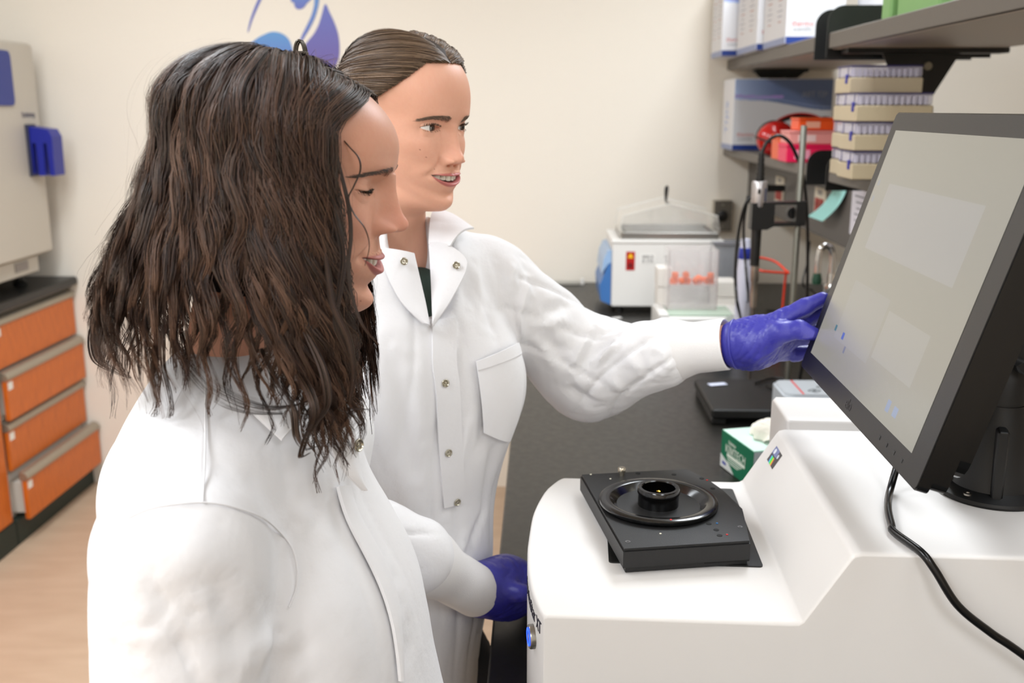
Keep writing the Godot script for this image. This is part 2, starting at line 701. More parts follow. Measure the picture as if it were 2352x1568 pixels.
	func mouth(ax: float) -> Vector4:      # upper lip top, opening top, opening bottom, lower lip bottom
		var xm := ax / mw
		var q := maxf(1.0 - xm * xm, 0.0)
		var cy := ym + lift * xm * xm
		var yu := cy + ou * pow(q, 0.7)
		var yl := cy - ol * pow(q, 0.8)
		var bow := 1.0 - 0.16 * exp(-ax * ax / 9.0) + 0.10 * exp(-(ax - 5.5) * (ax - 5.5) / 14.0)
		return Vector4(yu + tu * bow * pow(q, 0.75), yu, yl, yl - tl * pow(q, 0.6))
	func feat(p: Vector3) -> Vector3:
		if p.z < -20.0 or p.y > 70.0 or p.y < -135.0:
			return p
		var x := p.x
		var ax := absf(x)
		var s := signf(x)
		var y := p.y
		var dz := 0.0
		var dx := 0.0
		var dy := 0.0
		dz += 2.6 * g2(ax - 26.0, 17.0, y - 17.0, 7.0)
		dz -= 8.0 * g2(ax - 29.0, 15.0, y - 0.5, 11.0)
		dz -= 3.5 * g2(ax - 14.0, 6.5, y - 1.0, 9.0)
		dx -= s * 4.0 * g2(ax - 64.0, 12.0, y - 18.0, 24.0)
		var ck := g2(ax - 43.0, 16.0, y + 22.0, 13.0)
		dz += 4.0 * ck
		dx += s * 2.2 * ck
		dz += smile * 4.2 * g2(ax - 34.0, 12.0, y + 34.0, 11.0)
		dz -= 1.2 * g2(ax - 46.0, 10.0, y + 58.0, 14.0)
		# fold from the wing of the nose round the corner of the mouth
		if smile > 0.0 and ax > 10.0 and ax < 46.0 and y < -30.0 and y > -88.0:
			var fx := 19.0 + 17.0 * smoothstep(-38.0, -68.0, y) - 3.0 * smoothstep(-68.0, -85.0, y)
			var w := smoothstep(-34.0, -44.0, y) * (1.0 - smoothstep(-54.0, -70.0, y))
			var d := ax - fx
			dz -= fold * 1.5 * w * exp(-d * d / 16.0)
			dz += fold * 1.3 * w * exp(-(d - 8.0) * (d - 8.0) / 50.0)
		# nose
		if y < 12.0 and y > -54.0 and ax < 34.0:
			var yy := y - nose_dy
			var N := tb(nys, nds, yy) * nose_k
			var b := tb(nys, nbs, yy)
			dz += N * exp(-pow(ax / b, 2.4))
			dz += 1.8 * g2(x, 7.0, yy + 35.0, 6.0)
			dz += 9.5 * g2(ax - 12.8, 4.6, yy + 40.0, 5.6)
			dz -= 2.6 * g2(ax - 19.5, 3.2, yy + 41.0, 6.0)
			dz -= 9.0 * g2(ax - 6.6, 3.4, yy + 45.6, 2.3)
			dy -= 1.2 * g2(x, 7.0, yy + 38.0, 5.0)
		# mouth
		dz += 2.0 * g2(x, 24.0, y + 66.0, 17.0)
		dz -= 1.0 * g2(x, 3.0, y + 54.0, 6.0)
		dz += 3.2 * g2(x, 14.0, y + 98.0, 9.0)
		dz -= 2.6 * g2(x, 17.0, y + 86.0, 5.0)
		if ax < mw + 14.0 and y < -45.0 and y > -95.0:
			var m := mouth(minf(ax, mw))
			var xm := ax / mw
			var cy := ym + lift
			dz -= 3.0 * g2(ax - mw - 1.5, 3.5, y - cy, 4.5)
			var en := clampf(1.0 - pow(xm, 5.0), 0.0, 1.0)
			if xm < 1.0:
				pass
				if y <= m.x + 2.0 and y >= m.y - 1.0:
					var t := clampf((y - m.y) / maxf(m.x - m.y, 0.6), 0.0, 1.0)
					dz += en * (3.2 * sin(PI * pow(t, 0.8)) * (1.0 if t < 1.0 else 0.0) + 0.9 * exp(-pow((t - 1.0) * 6.0, 2.0)))
				elif y >= m.w - 2.0 and y <= m.z + 1.0:
					var t := clampf((y - m.w) / maxf(m.z - m.w, 0.6), 0.0, 1.0)
					dz += en * 4.2 * pow(sin(PI * pow(t, 1.15)), 0.9)
				var o := smoothstep(m.z - 0.3, m.z + 1.1, y) * (1.0 - smoothstep(m.y - 1.1, m.y + 0.3, y))
				dz -= 16.0 * o * smoothstep(0.0, 3.0, m.y - m.z)
		var fz := smoothstep(-20.0, 25.0, p.z)
		var out := p + Vector3(dx, dy, dz) * fz
		# eyelids over the eyeball
		var ex := ax - 31.0
		var ey := y - eye_y
		if absf(ex) < 24.0 and absf(ey) < 20.0:
			var q := 13.6 * 13.6 - ex * ex - ey * ey * 0.95
			var lid := 66.0 + sqrt(maxf(q, 0.0))
			if q > 0.0:
				var k := 6.0
				var h := clampf(0.5 + 0.5 * (lid - out.z) / k, 0.0, 1.0)
				out.z = lerpf(out.z, lid, h) + k * h * (1.0 - h)
			var t := clampf(1.0 - pow(ex / 13.8, 2.0), 0.0, 1.0)
			var up := eye_up * pow(t, 0.72) - ex * 0.02
			var lo := -eye_lo * pow(t, 0.9) - ex * 0.02
			out.z -= crease * exp(-pow((ey - up - 5.0) / 1.7, 2.0)) * smoothstep(0.0, 0.5, t)
			out.z += 1.0 * exp(-pow((ey - lo + 6.5) / 3.0, 2.0)) * smoothstep(0.0, 0.4, t) * smile
			if t > 0.0:
				out.z -= 6.0 * smoothstep(lo - 0.35, lo + 0.35, ey) * (1.0 - smoothstep(up - 0.35, up + 0.35, ey)) * smoothstep(0.0, 0.12, t)
		return out
	func surf(x: float, y: float) -> Vector3:    # point of the face seen from the front at (x, y)
		var yn := y
		for i in 6:
			row(yn)
			var u := clampf(absf(x) / r_w, 0.0, 0.999)
			var z := r_zc + (r_zf - r_zc) * pow(1.0 - pow(u, r_n), 1.0 / r_n)
			yn += (y - (r_y + r_k * (r_zf - z))) * 0.8
		row(yn)
		var u := clampf(absf(x) / r_w, 0.0, 0.999)
		return feat(Vector3(x, y, r_zc + (r_zf - r_zc) * pow(1.0 - pow(u, r_n), 1.0 / r_n)))
	# distance of the skull from (0, 30, -10) by azimuth (0 front, 90 left) and elevation, in a table
	var rmap := PackedFloat32Array()
	func inside(q: Vector3) -> bool:
		row(q.y)
		if q.y >= 30.0 + top - 0.01:
			return false
		var l := r_zf - r_zc if q.z > r_zc else r_zc - r_zb
		return pow(absf(q.x) / maxf(r_w, 0.1), r_n) + pow(absf(q.z - r_zc) / maxf(l, 0.1), r_n) < 1.0
	func make_map() -> void:
		rmap.resize(73 * 28)
		for i in 73:
			for j in 28:
				var d := dirv(deg_to_rad(i * 5.0 - 180.0), deg_to_rad(-45.0 + j * 5.0))
				var lo := 20.0
				var hi := 150.0
				for k in 16:
					var m := (lo + hi) * 0.5
					if inside(Vector3(0, 30, -10) + d * m): lo = m
					else: hi = m
				rmap[i * 28 + j] = lo
	static func dirv(az: float, el: float) -> Vector3:
		return Vector3(sin(az) * cos(el), sin(el), cos(az) * cos(el))
	func skull(d: Vector3, lift := 0.0) -> Vector3:
		var az := (atan2(d.x, d.z) + PI) / TAU * 72.0
		var el := clampf((rad_to_deg(asin(clampf(d.y, -1.0, 1.0))) + 45.0) / 5.0, 0.0, 26.999)
		var i := clampi(int(az), 0, 71)
		var j := int(el)
		var u := az - i
		var w := el - j
		var r := lerpf(lerpf(rmap[i * 28 + j], rmap[i * 28 + 28 + j], u), lerpf(rmap[i * 28 + j + 1], rmap[i * 28 + 29 + j], u), w)
		return Vector3(0, 30, -10) + d * (r + lift)
	func tone(p: Vector3, yn: float) -> Color:
		var c := skin
		var ax := absf(p.x)
		if p.z > 20.0 and p.y > -125.0:
			var red := rosy * (g2(p.x, 15.0, p.y + 34.0 - nose_dy, 13.0) + 0.45 * g2(ax - 38.0, 16.0, p.y + 28.0, 14.0))
			c = c.lerp(Color(0.72, 0.26, 0.20), red * 0.5)
			for q in moles:
				if Vector2(p.x, p.y).distance_squared_to(q) < 0.45:
					c = c.lerp(Color(0.30, 0.10, 0.07), 0.7)
			if ax < mw and p.y < -45.0 and p.y > -95.0:
				var m := mouth(ax)
				var e := smoothstep(m.w - 0.8, m.w + 0.4, p.y) * (1.0 - smoothstep(m.x - 0.4, m.x + 0.8, p.y)) * smoothstep(1.0, 0.94, ax / mw)
				c = c.lerp(lip, e)
				if p.y < m.y and p.y > m.z:
					c = Color(0.30, 0.10, 0.09)
		return c
	func build(out: MB, tr: Transform3D, tr_neck: Transform3D, mottled: FastNoiseLite) -> void:
		var rows := PackedFloat32Array()
		for i in 25:
			rows.append(30.0 + top * sin(PI * 0.5 * (1.0 - pow(i / 25.0, 1.0))))
		var y := 30.0
		while y > -119.0:
			rows.append(y)
			y -= 0.8 if y < 16.0 and y > -92.0 else 1.2
		for i in 26:
			rows.append(-119.0 - 86.0 * (i + 1) / 26.0)
		var cols := PackedFloat32Array()
		var k1 := 92
		for i in k1:
			cols.append(deg_to_rad(62.0) * i / k1)
		for i in 27:
			cols.append(deg_to_rad(62.0 + 118.0 * i / 26.0))
		var half := cols.size()
		var full := PackedFloat32Array()
		for i in half - 1:
			full.append(-cols[half - 1 - i])
		for i in half:
			full.append(cols[i])
		var m := full.size()
		var st := out.v.size()
		out.use_c = true
		for r in rows.size():
			row(rows[r])
			var wn := smoothstep(-112.0, -190.0, rows[r])
			for k in m:
				var b := base(full[k])
				var p := feat(b)
				var c := tone(Vector3(b.x, p.y if p.y < -95.0 else b.y, b.z), rows[r])
				var f := mottled.get_noise_3d(p.x * 3.0, p.y * 3.0, p.z * 3.0)
				c = Color(c.r * (1.0 + 0.02 * f), c.g * (1.0 + 0.05 * f), c.b * (1.0 + 0.05 * f))
				var q := tr * (p * 0.001)
				if wn > 0.0:
					q = q.lerp(tr_neck * (p * 0.001), wn)
				out.vert(q, Vector3.ZERO, c)
		for r in rows.size() - 1:
			for k in m - 1:
				var a := st + r * m + k
				out.quad(a, a + m, a + m + 1, a + 1)
		out.smooth(st)

func pose(at: Vector3, yaw: float, pitch: float, roll: float) -> Transform3D:   # degrees; yaw 0 looks towards +z, 90 towards +x; pitch > 0 looks down
	var b := Basis(Vector3.UP, deg_to_rad(yaw)) * Basis(Vector3.RIGHT, deg_to_rad(pitch)) * Basis(Vector3.BACK, deg_to_rad(roll))
	return Transform3D(b, at)

# one hair as a slim ribbon with rounded shading
func strand(out: MB, pts: PackedVector3Array, w0: float, w1: float, col: Color, centre: Vector3, tip_col := Color(-1, 0, 0)) -> void:
	var m := pts.size()
	var st := out.v.size()
	for i in m:
		var p := pts[i]
		var t := (pts[mini(i + 1, m - 1)] - pts[maxi(i - 1, 0)]).normalized()
		var o := p - centre
		o = (o - t * o.dot(t)).normalized()
		var s := t.cross(o)
		var f := float(i) / (m - 1)
		var w := lerpf(w0, w1, f * f) * 0.5
		var c := col if tip_col.r < 0.0 else col.lerp(tip_col, f)
		out.vert(p - s * w, (o * 0.8 - s * 0.6), c)
		out.vert(p + s * w, (o * 0.8 + s * 0.6), c)
	for i in m - 1:
		var q := st + i * 2
		out.quad(q, q + 1, q + 3, q + 2)

func brows(h: Head, tr: Transform3D, parent: Node, col: Color, m: Material, arch: float, drop := 2.0, dy := 0.0, full := 1.0) -> void:
	for s in [-1.0, 1.0]:
		var mb := MB.new()
		mb.use_c = true
		for i in int(240 * full * full):
			var u := rnd(0.0, 1.0)
			var x := lerpf(11.5, 47.0, u)
			var mid := 14.5 + dy + arch * sin(PI * pow(u, 1.4) * 0.85) - drop * u * u
			var th := lerpf(4.4, 1.5, u) * full * (1.0 if u > 0.05 else 0.6)
			var y := mid + rnd(-1.0, 1.0) * th
			var pts := PackedVector3Array()
			var l := rnd(4.5, 8.0)
			var rise := lerpf(0.9, -0.25, clampf(u * 1.3, 0.0, 1.0)) + rnd(-0.15, 0.15) - (y - mid) * 0.12
			for k in 4:
				var f := k / 3.0
				var q := h.surf(s * (x + l * f * 0.92), y + l * f * rise * (1.0 - 0.5 * f))
				q.z += 0.35 + 0.5 * sin(PI * f)
				pts.append(tr * (q * 0.001))
			strand(mb, pts, 0.0003, 0.0001, col * rnd(0.7, 1.3), tr * Vector3(0, 0, 0))
		part("eyebrow", mb, m, parent)

func lashes(h: Head, tr: Transform3D, parent: Node, m: Material, down: float, n := 46, length := 8.0) -> void:
	var mb := MB.new()
	mb.use_c = true
	for s in [-1.0, 1.0]:
		for i in n:
			var u := rnd(-1.0, 1.0)
			var ex := u * 12.6
			var t := clampf(1.0 - pow(ex / 13.8, 2.0), 0.0, 1.0)
			var y := h.eye_y + h.eye_up * pow(t, 0.72) - ex * 0.02
			var q := h.surf(s * (31.0 + ex), y + 0.5)
			var l := length * rnd(0.7, 1.1) * (0.75 + 0.35 * u)
			var pts := PackedVector3Array()
			for k in 4:
				var f := k / 3.0
				pts.append(tr * ((q + Vector3(s * l * f * (0.15 + 0.55 * u), l * (-down * f + 0.75 * f * f), l * f * (0.95 - 0.3 * f))) * 0.001))
			strand(mb, pts, 0.0003, 0.0001, Color(0.006, 0.004, 0.003), tr * Vector3(0, 0, 0.06))
		for i in n / 3:
			var ex := rnd(-1.0, 1.0) * 12.0
			var t := clampf(1.0 - pow(ex / 13.8, 2.0), 0.0, 1.0)
			var q := h.surf(s * (31.0 + ex), h.eye_y - h.eye_lo * pow(t, 0.9) - ex * 0.02 - 0.6)
			var pts := PackedVector3Array()
			for k in 3:
				var f := k / 2.0
				pts.append(tr * ((q + Vector3(s * f * ex * 0.12, -1.8 * f, 1.8 * f)) * 0.001))
			strand(mb, pts, 0.0002, 0.0001, Color(0.03, 0.02, 0.006), tr * Vector3(0, 0, 0.06))
	part("eyelashes", mb, m, parent)

func teeth(h: Head, tr: Transform3D, parent: Node, front: float) -> void:
	var mb := MB.new()
	var x := 0.0
	var ws := [8.6, 6.8, 7.6, 7.0, 7.0, 8.0]
	var low := h.ym - 2.2
	for s in [-1.0, 1.0]:
		x = 0.0
		for k in ws.size():
			var w: float = ws[k]
			var len_: float = [0.0, 0.9, 0.2, 1.2, 1.4, 1.6][k]
			var st := mb.v.size()
			for j in 9:
				for i in 9:
					var u := i / 8.0
					var t := j / 8.0
					var xx := x + w * (0.5 + (u - 0.5) * (0.98 - 0.12 * t))
					var bulge := 1.6 * (1.0 - pow(absf(u - 0.5) * 2.0, 3.0)) * (1.0 - 0.5 * pow(t, 4.0)) - 2.2 * pow(absf(t - 0.45) * 1.8, 6.0) * 0.4
					var yy := low + len_ + 12.0 * t + 0.9 * pow(absf(u - 0.5) * 2.0, 4.0) * (1.0 - t)
					mb.vert(tr * (Vector3(s * xx, yy, front - xx * xx / 42.0 + bulge) * 0.001))
			for j in 8:
				for i in 8:
					var q := st + j * 9 + i
					if s > 0.0: mb.quad(q, q + 1, q + 10, q + 9)
					else: mb.quad(q, q + 9, q + 10, q + 1)
			x += w
	mb.smooth()
	part("teeth", mb, mat(Color(0.88, 0.85, 0.78), 0.18, 0.0, 0.6), parent)

# ---------------------------------------------------------------- hair
func hairline(az: float) -> float:      # elevation of the hairline by azimuth, degrees
	var a := absf(az)
	if a < 25.0: return 31.0
	if a < 62.0: return lerpf(31.0, 6.0, (a - 25.0) / 37.0)
	if a < 90.0: return lerpf(6.0, -12.0, (a - 62.0) / 28.0)
	return lerpf(-12.0, -32.0, (a - 90.0) / 90.0)

# long waves: over the skull, then falling; az and el in degrees, s along the strand in metres
func wave_path(h: Head, tr: Transform3D, az0: float, el0: float, length: float, lift: float, seg: int, amp: float, wl: float, ph: float, off: Vector2) -> PackedVector3Array:
	var sg := 1.0 if az0 >= 0.0 else -1.0
	var a0 := absf(az0)
	var a1 := a0
	if a0 < 78.0:
		a1 = 50.0 + 28.0 * a0 / 78.0
	var pts := PackedVector3Array()
	var el := el0
	var step := length / seg
	var p := Vector3.ZERO
	var fall := 0.0
	var outw := Vector3.ZERO
	var end_el := -8.0 if a1 > 100.0 else 2.0
	var span := maxf(el0 - end_el, 1.0)
	for i in seg + 1:
		var q: Vector3
		var travelled := step * i
		if el > end_el and fall == 0.0:
			var f := clampf((el0 - el) / maxf(span * 0.75, 30.0), 0.0, 1.0)
			var az := deg_to_rad(lerpf(a0, a1, sin(f * PI * 0.5)) * sg)
			var d := Head.dirv(az, deg_to_rad(el))
			q = tr * (h.skull(d, lift * smoothstep(0.0, 0.035, travelled) + 1.5) * 0.001)
			outw = tr.basis * Vector3(d.x, 0, d.z)
			outw = Vector3(outw.x, 0, outw.z).normalized()
			el -= rad_to_deg(step / 0.104) * (1.15 if el0 > 60.0 else 1.0)
			p = q
		else:
			fall += step
			var back := smoothstep(85.0, 150.0, a1)
			var front := 1.0 - smoothstep(50.0, 85.0, a1)
			var fl := lerpf(0.020, 0.060, back) * smoothstep(0.0, 0.17, fall) - back * 0.012 * smoothstep(0.16, 0.26, fall)
			q = p + Vector3.DOWN * fall * 0.985 + outw * fl * (1.0 - 0.75 * front) + Vector3(front * 0.010 * smoothstep(0.05, 0.25, fall), 0, 0)
		var t := (tr.basis * Vector3.UP).cross(outw).normalized()
		var g := smoothstep(0.03, 0.20, travelled)
		var k := TAU * travelled / wl + ph
		var w := amp * g
		q += t * (sin(k) * w) + outw * (cos(k * 0.93 + 0.6) * w * 0.65)
		var sp := lerpf(1.2, 0.16, smoothstep(0.4, 1.0, float(i) / seg))
		q += t * off.x * sp + outw * off.y * sp * 0.7
		pts.append(q)
	return pts

func keep_out(f: Field, org: Vector3, pts: PackedVector3Array, gap: float) -> void:   # hair lies on the coat, not in it
	var push := 0.0
	for i in pts.size():
		var p := pts[i] + org
		if p.y > 1.47:
			continue
		var d := f.at(p)
		if d < gap:
			pts[i] += f.grad(p, 0.004) * (gap - d)

func hair_w1(h: Head, tr: Transform3D, who: Node3D, f: Field, org: Vector3) -> void:
	h.make_map()
	var mb := MB.new()
	mb.use_c = true
	var ce := tr * Vector3(0, -0.02, -0.02)
	var dark := Color(0.017, 0.009, 0.006)
	var warm := Color(0.085, 0.045, 0.028)
	# inner body of hair
	var inner := MB.new()
	var na := 70
	var ns := 22
	for i in na + 1:
		var az := lerpf(56.0, 304.0, float(i) / na)
		if az > 180.0: az -= 360.0
		var pts := wave_path(h, tr, az, 89.8, 0.27, 4.0, ns, 0.004, 0.07, i * 0.9, Vector2.ZERO)
		for p in pts:
			inner.vert(p - (p - ce) * Vector3(0.05, 0, 0.05))
	for i in na:
		for k in ns:
			var a := i * (ns + 1) + k
			inner.quad(a, a + 1, a + ns + 2, a + ns + 1)
	inner.smooth()
	var hm := hair_mat()
	var lump := part("hair", inner, mat(Color(0.075, 0.045, 0.032), 0.7, 0.0, 0.2), who)
	var seg := 26
	var hz := FastNoiseLite.new()
	hz.seed = 8
	hz.frequency = 0.016
	for cl in 480:
		var az := rnd(-180.0, 180.0)
		var lo := hairline(az) + 1.5
		var el := rad_to_deg(asin(lerpf(sin(deg_to_rad(lo)), 1.0, rnd(0.0, 1.0))))
		if cl < 110:
			el = rnd(72.0, 89.7)
		elif absf(az) < 70.0 and rng.randf() < 0.35:
			el = lo + rnd(0.0, 10.0)
		var a := absf(az)
		var length := (lerpf(0.240, 0.228, smoothstep(60.0, 170.0, a)) + deg_to_rad(el - 5.0) * 0.1) * rnd(0.86, 1.06)
		length -= 0.024 * exp(-pow((az + 90.0) / 38.0, 2.0))
		if a < 60.0:
			length += rnd(0.0, 0.03)
		var amp := rnd(0.0035, 0.0095)
		var wl := rnd(0.052, 0.082)
		var ph := hz.get_noise_2d(az, el) * 9.0 + rnd(-0.9, 0.9)
		var lift := rnd(2.0, 8.5)
		var shade := rnd(0.0, 1.0)
		var spread := rnd(0.0035, 0.008)
		for k in 25:
			var r := sqrt(rng.randf()) * spread
			var an := rnd(0.0, TAU)
			var pts := wave_path(h, tr, az + rnd(-0.4, 0.4), clampf(el + rnd(-0.5, 0.5), lo - 1.0, 89.0), length * rnd(0.88, 1.02), lift + rnd(-1.5, 1.5), seg, amp * rnd(0.9, 1.1), wl, ph + rnd(-0.14, 0.14), Vector2(cos(an), sin(an)) * r)
			keep_out(f, org, pts, 0.004 + r * 0.6)
			var c := dark.lerp(warm, clampf(shade * shade + rnd(-0.18, 0.22), 0.0, 1.0))
			strand(mb, pts, rnd(0.0007, 0.0011), 0.0003, c, ce, c * 1.7)
	# short fine hairs along the hairline
	for k in 900:
		var az := rnd(-80.0, 80.0)
		var el := hairline(az) + rnd(-3.0, 3.0)
		var pts := PackedVector3Array()
		var sw := signf(az) * rnd(6.0, 16.0)
		for i in 7:
			var t := i / 6.0
			pts.append(tr * (h.skull(Head.dirv(deg_to_rad(az + sw * t), deg_to_rad(el + rnd(6.0, 10.0) * t * (1.0 - 0.6 * t))), 0.4 + 2.5 * sin(PI * t * 0.8)) * 0.001))
		strand(mb, pts, 0.0003, 0.00015, warm, ce)
	# fly-away hairs
	for k in 160:
		var az := rnd(-180.0, 180.0)
		var el := rnd(hairline(az) + 5.0, 80.0)
		var pts := wave_path(h, tr, az, el, rnd(0.16, 0.28), rnd(8.0, 16.0), seg, rnd(0.008, 0.02), rnd(0.09, 0.16), rnd(0.0, TAU), Vector2(rnd(-0.01, 0.01), rnd(-0.004, 0.02)))
		strand(mb, pts, 0.00022, 0.00015, warm * 1.3, ce)
	part("strands", mb, hm, lump)

func hair_w2(h: Head, tr: Transform3D, who: Node3D) -> void:
	h.make_map()
	var ce := tr * Vector3(0, 0.02, -0.01)
	var dark := Color(0.075, 0.046, 0.028)
	var warm := Color(0.22, 0.14, 0.085)
	var bun := Head.dirv(PI, deg_to_rad(-2.0))
	var cap := MB.new()
	var na := 72
	for i in na + 1:
		var az := -180.0 + 360.0 * i / na
		for j in 15:
			var el := lerpf(hairline(az) + 1.0, 89.5, pow(j / 14.0, 0.9))
			cap.vert(tr * (h.skull(Head.dirv(deg_to_rad(az), deg_to_rad(el)), 1.2 + 2.5 * smoothstep(0.0, 3.0, j)) * 0.001))
	for i in na:
		for j in 14:
			var a := i * 15 + j
			cap.quad(a, a + 15, a + 16, a + 1)
	cap.smooth()
	var lump := part("hair", cap, mat(Color(0.19, 0.14, 0.105), 0.6, 0.0, 0.3), who)
	var mb := MB.new()
	mb.use_c = true
	var seg := 18
	for k in 9000:
		var sg := 1.0 if k % 2 == 0 else -1.0
		var az: float
		var el: float
		var pick := rng.randf()
		if pick < 0.42:       # from the parting
			var t := rng.randf()
			az = sg * (rnd(0.5, 3.0) / maxf(cos(deg_to_rad(lerpf(32.0, 86.0, t))), 0.06))
			el = lerpf(31.0, 86.0, t)
			az = sg * minf(absf(az), 60.0)
		elif pick < 0.70:     # from the hairline
			az = sg * rnd(2.0, 95.0)
			el = hairline(az) + rnd(0.0, 4.0)
		else:
			az = sg * rnd(5.0, 165.0)
			el = rnd(hairline(az), 85.0)
		var d0 := Head.dirv(deg_to_rad(az), deg_to_rad(el))
		var d1 := Head.dirv(deg_to_rad(sg * (104.0 + rnd(-6.0, 6.0))), deg_to_rad(clampf(4.0 + 0.52 * (el - 10.0), -4.0, 44.0) + rnd(-2.0, 2.0)))
		if absf(az) > 104.0:
			d1 = d0.slerp(bun, 0.5)
		var lift := rnd(1.5, 6.5)
		var band := sin(el * 0.55 + az * 0.21) * 1.2
		var pts := PackedVector3Array()
		var ph := rnd(0.0, TAU)
		for i in seg + 1:
			var t := float(i) / seg
			var d := (d0 * (1.0 - t) * (1.0 - t) + d1 * (1.5 * t * (1.0 - t)) + bun * t * t).normalized()
			var l := 1.5 + (lift + band) * sin(PI * pow(t, 0.55)) + 5.0 * smoothstep(0.1, 0.45, t) * (1.0 - t) + 0.5 * sin(t * 9.0 + ph)
			pts.append(tr * (h.skull(d, maxf(l, 0.8)) * 0.001))
		var c := dark.lerp(warm, pow(rng.randf(), 1.6))
		strand(mb, pts, rnd(0.0006, 0.0010), 0.0005, c, ce)
	part("strands", mb, hair_mat(), lump)
	# low bun
	var bm := MB.new()
	bm.use_c = true
	var bc := h.skull(bun, 24.0)
	for k in 900:
		var r := rnd(6.0, 20.0)
		var ax := Vector3(rnd(-0.5, 0.5), rnd(-0.5, 0.5), 1.0).normalized()
		var u := ax.cross(Vector3.UP).normalized()
		var w := ax.cross(u)
		var a0 := rnd(0.0, TAU)
		var zz := rnd(-12.0, 12.0)
		var pts := PackedVector3Array()
		for i in 13:
			var a := a0 + 3.6 * i / 12.0
			var rr := sqrt(maxf(26.0 * 26.0 - zz * zz * 1.2, 60.0)) * (0.8 + 0.2 * r / 20.0)
			pts.append(tr * ((bc + (u * cos(a) + w * sin(a)) * rr * 0.9 + ax * zz) * 0.001))
		strand(bm, pts, 0.0012, 0.0008, dark.lerp(warm, rng.randf()), tr * (bc * 0.001))
	part("bun", bm, hair_mat(), lump)

# ---------------------------------------------------------------- room
func build_room() -> void:
	var paint := rough_skin(mat(Color(0.925, 0.895, 0.845), 0.7), noise_tex(0.05, 4, Color.BLACK, Color.WHITE, 256, 3, 2.0), 3.0, 0.15, true)
	var white := mat(Color(0.9, 0.89, 0.87), 0.9)
	struct("wall_back", MB.new().box(Vector3(1.0, 1.375, -4.22), Vector3(7.2, 2.95, 0.14), 0.0), paint)
	struct("wall_left", MB.new().box(Vector3(-2.67, 1.375, -0.6), Vector3(0.14, 2.95, 7.3), 0.0), paint)
	struct("wall_right", MB.new().box(Vector3(4.57, 1.375, -0.6), Vector3(0.14, 2.95, 7.3), 0.0), paint)
	struct("wall_front", MB.new().box(Vector3(1.0, 1.375, 2.92), Vector3(7.2, 2.95, 0.14), 0.0), paint)
	struct("ceiling", MB.new().box(Vector3(1.0, 2.83, -0.6), Vector3(7.4, 0.14, 7.3), 0.0), white)
	var fl := mat(Color(1, 1, 1), 0.4)
	grained(fl, noise_tex(0.02, 4, Color(0.74, 0.635, 0.535), Color(0.79, 0.69, 0.59), 256, 5), Vector3(0.6, 0.6, 2.5))
	struct("floor", MB.new().box(Vector3(1.0, -0.06, -0.6), Vector3(7.4, 0.12, 7.3), 0.0), fl)

# ---------------------------------------------------------------- shapes of the two coats (tapered capsules and ellipsoids)
func coat_field_1() -> Field:
	var f := Field.new()
	f.ell(Vector3(-0.2559, 1.18, -0.8607), Vector3(0.148, 0.2, 0.09), Basis(Vector3(0.1736, 0, -0.9848), Vector3(0, 1, 0), Vector3(0.9848, 0, 0.1736)), 0.05)
	f.cap(Vector3(-0.2892, 1.318, -0.7528), Vector3(-0.2503, 1.318, -0.9734), 0.056, 0.056, 0.06)
	f.ell(Vector3(-0.2934, 1.27, -0.8673), Vector3(0.13, 0.125, 0.08), Basis(Vector3(0.1736, 0, -0.9848), Vector3(0, 1, 0), Vector3(0.9848, 0, 0.1736)), 0.06)
	f.cap(Vector3(-0.2638, 1.31, -0.8621), Vector3(-0.2618, 1.365, -0.8617), 0.078, 0.058, 0.06)
	f.ell(Vector3(-0.216, 1.135, -0.7877), Vector3(0.068, 0.105, 0.055), Basis(Vector3(0.1736, 0, -0.9848), Vector3(0, 1, 0), Vector3(0.9848, 0, 0.1736)), 0.07)
	f.ell(Vector3(-0.1934, 1.135, -0.9157), Vector3(0.068, 0.105, 0.055), Basis(Vector3(0.1736, 0, -0.9848), Vector3(0, 1, 0), Vector3(0.9848, 0, 0.1736)), 0.07)
	f.cap(Vector3(-0.2441, 1.12, -0.8586), Vector3(-0.2422, 0.98, -0.8583), 0.125, 0.13, 0.08)
	f.cap(Vector3(-0.2422, 0.98, -0.8583), Vector3(-0.2422, 0.62, -0.8583), 0.15, 0.17, 0.08)
	f.cap(Vector3(-0.2777, 1.285, -0.7142), Vector3(-0.2817, 1.03, -0.6792), 0.068, 0.066, 0.012)
	f.cap(Vector3(-0.2817, 1.03, -0.6792), Vector3(-0.1817, 0.825, -0.6642), 0.062, 0.046, 0.05)
	f.cap(Vector3(-0.2361, 1.285, -1.007), Vector3(-0.2861, 1.025, -1.037), 0.06, 0.056, 0.012)
	f.cap(Vector3(-0.2861, 1.025, -1.037), Vector3(-0.1861, 0.825, -1.017), 0.054, 0.044, 0.05)
	return f

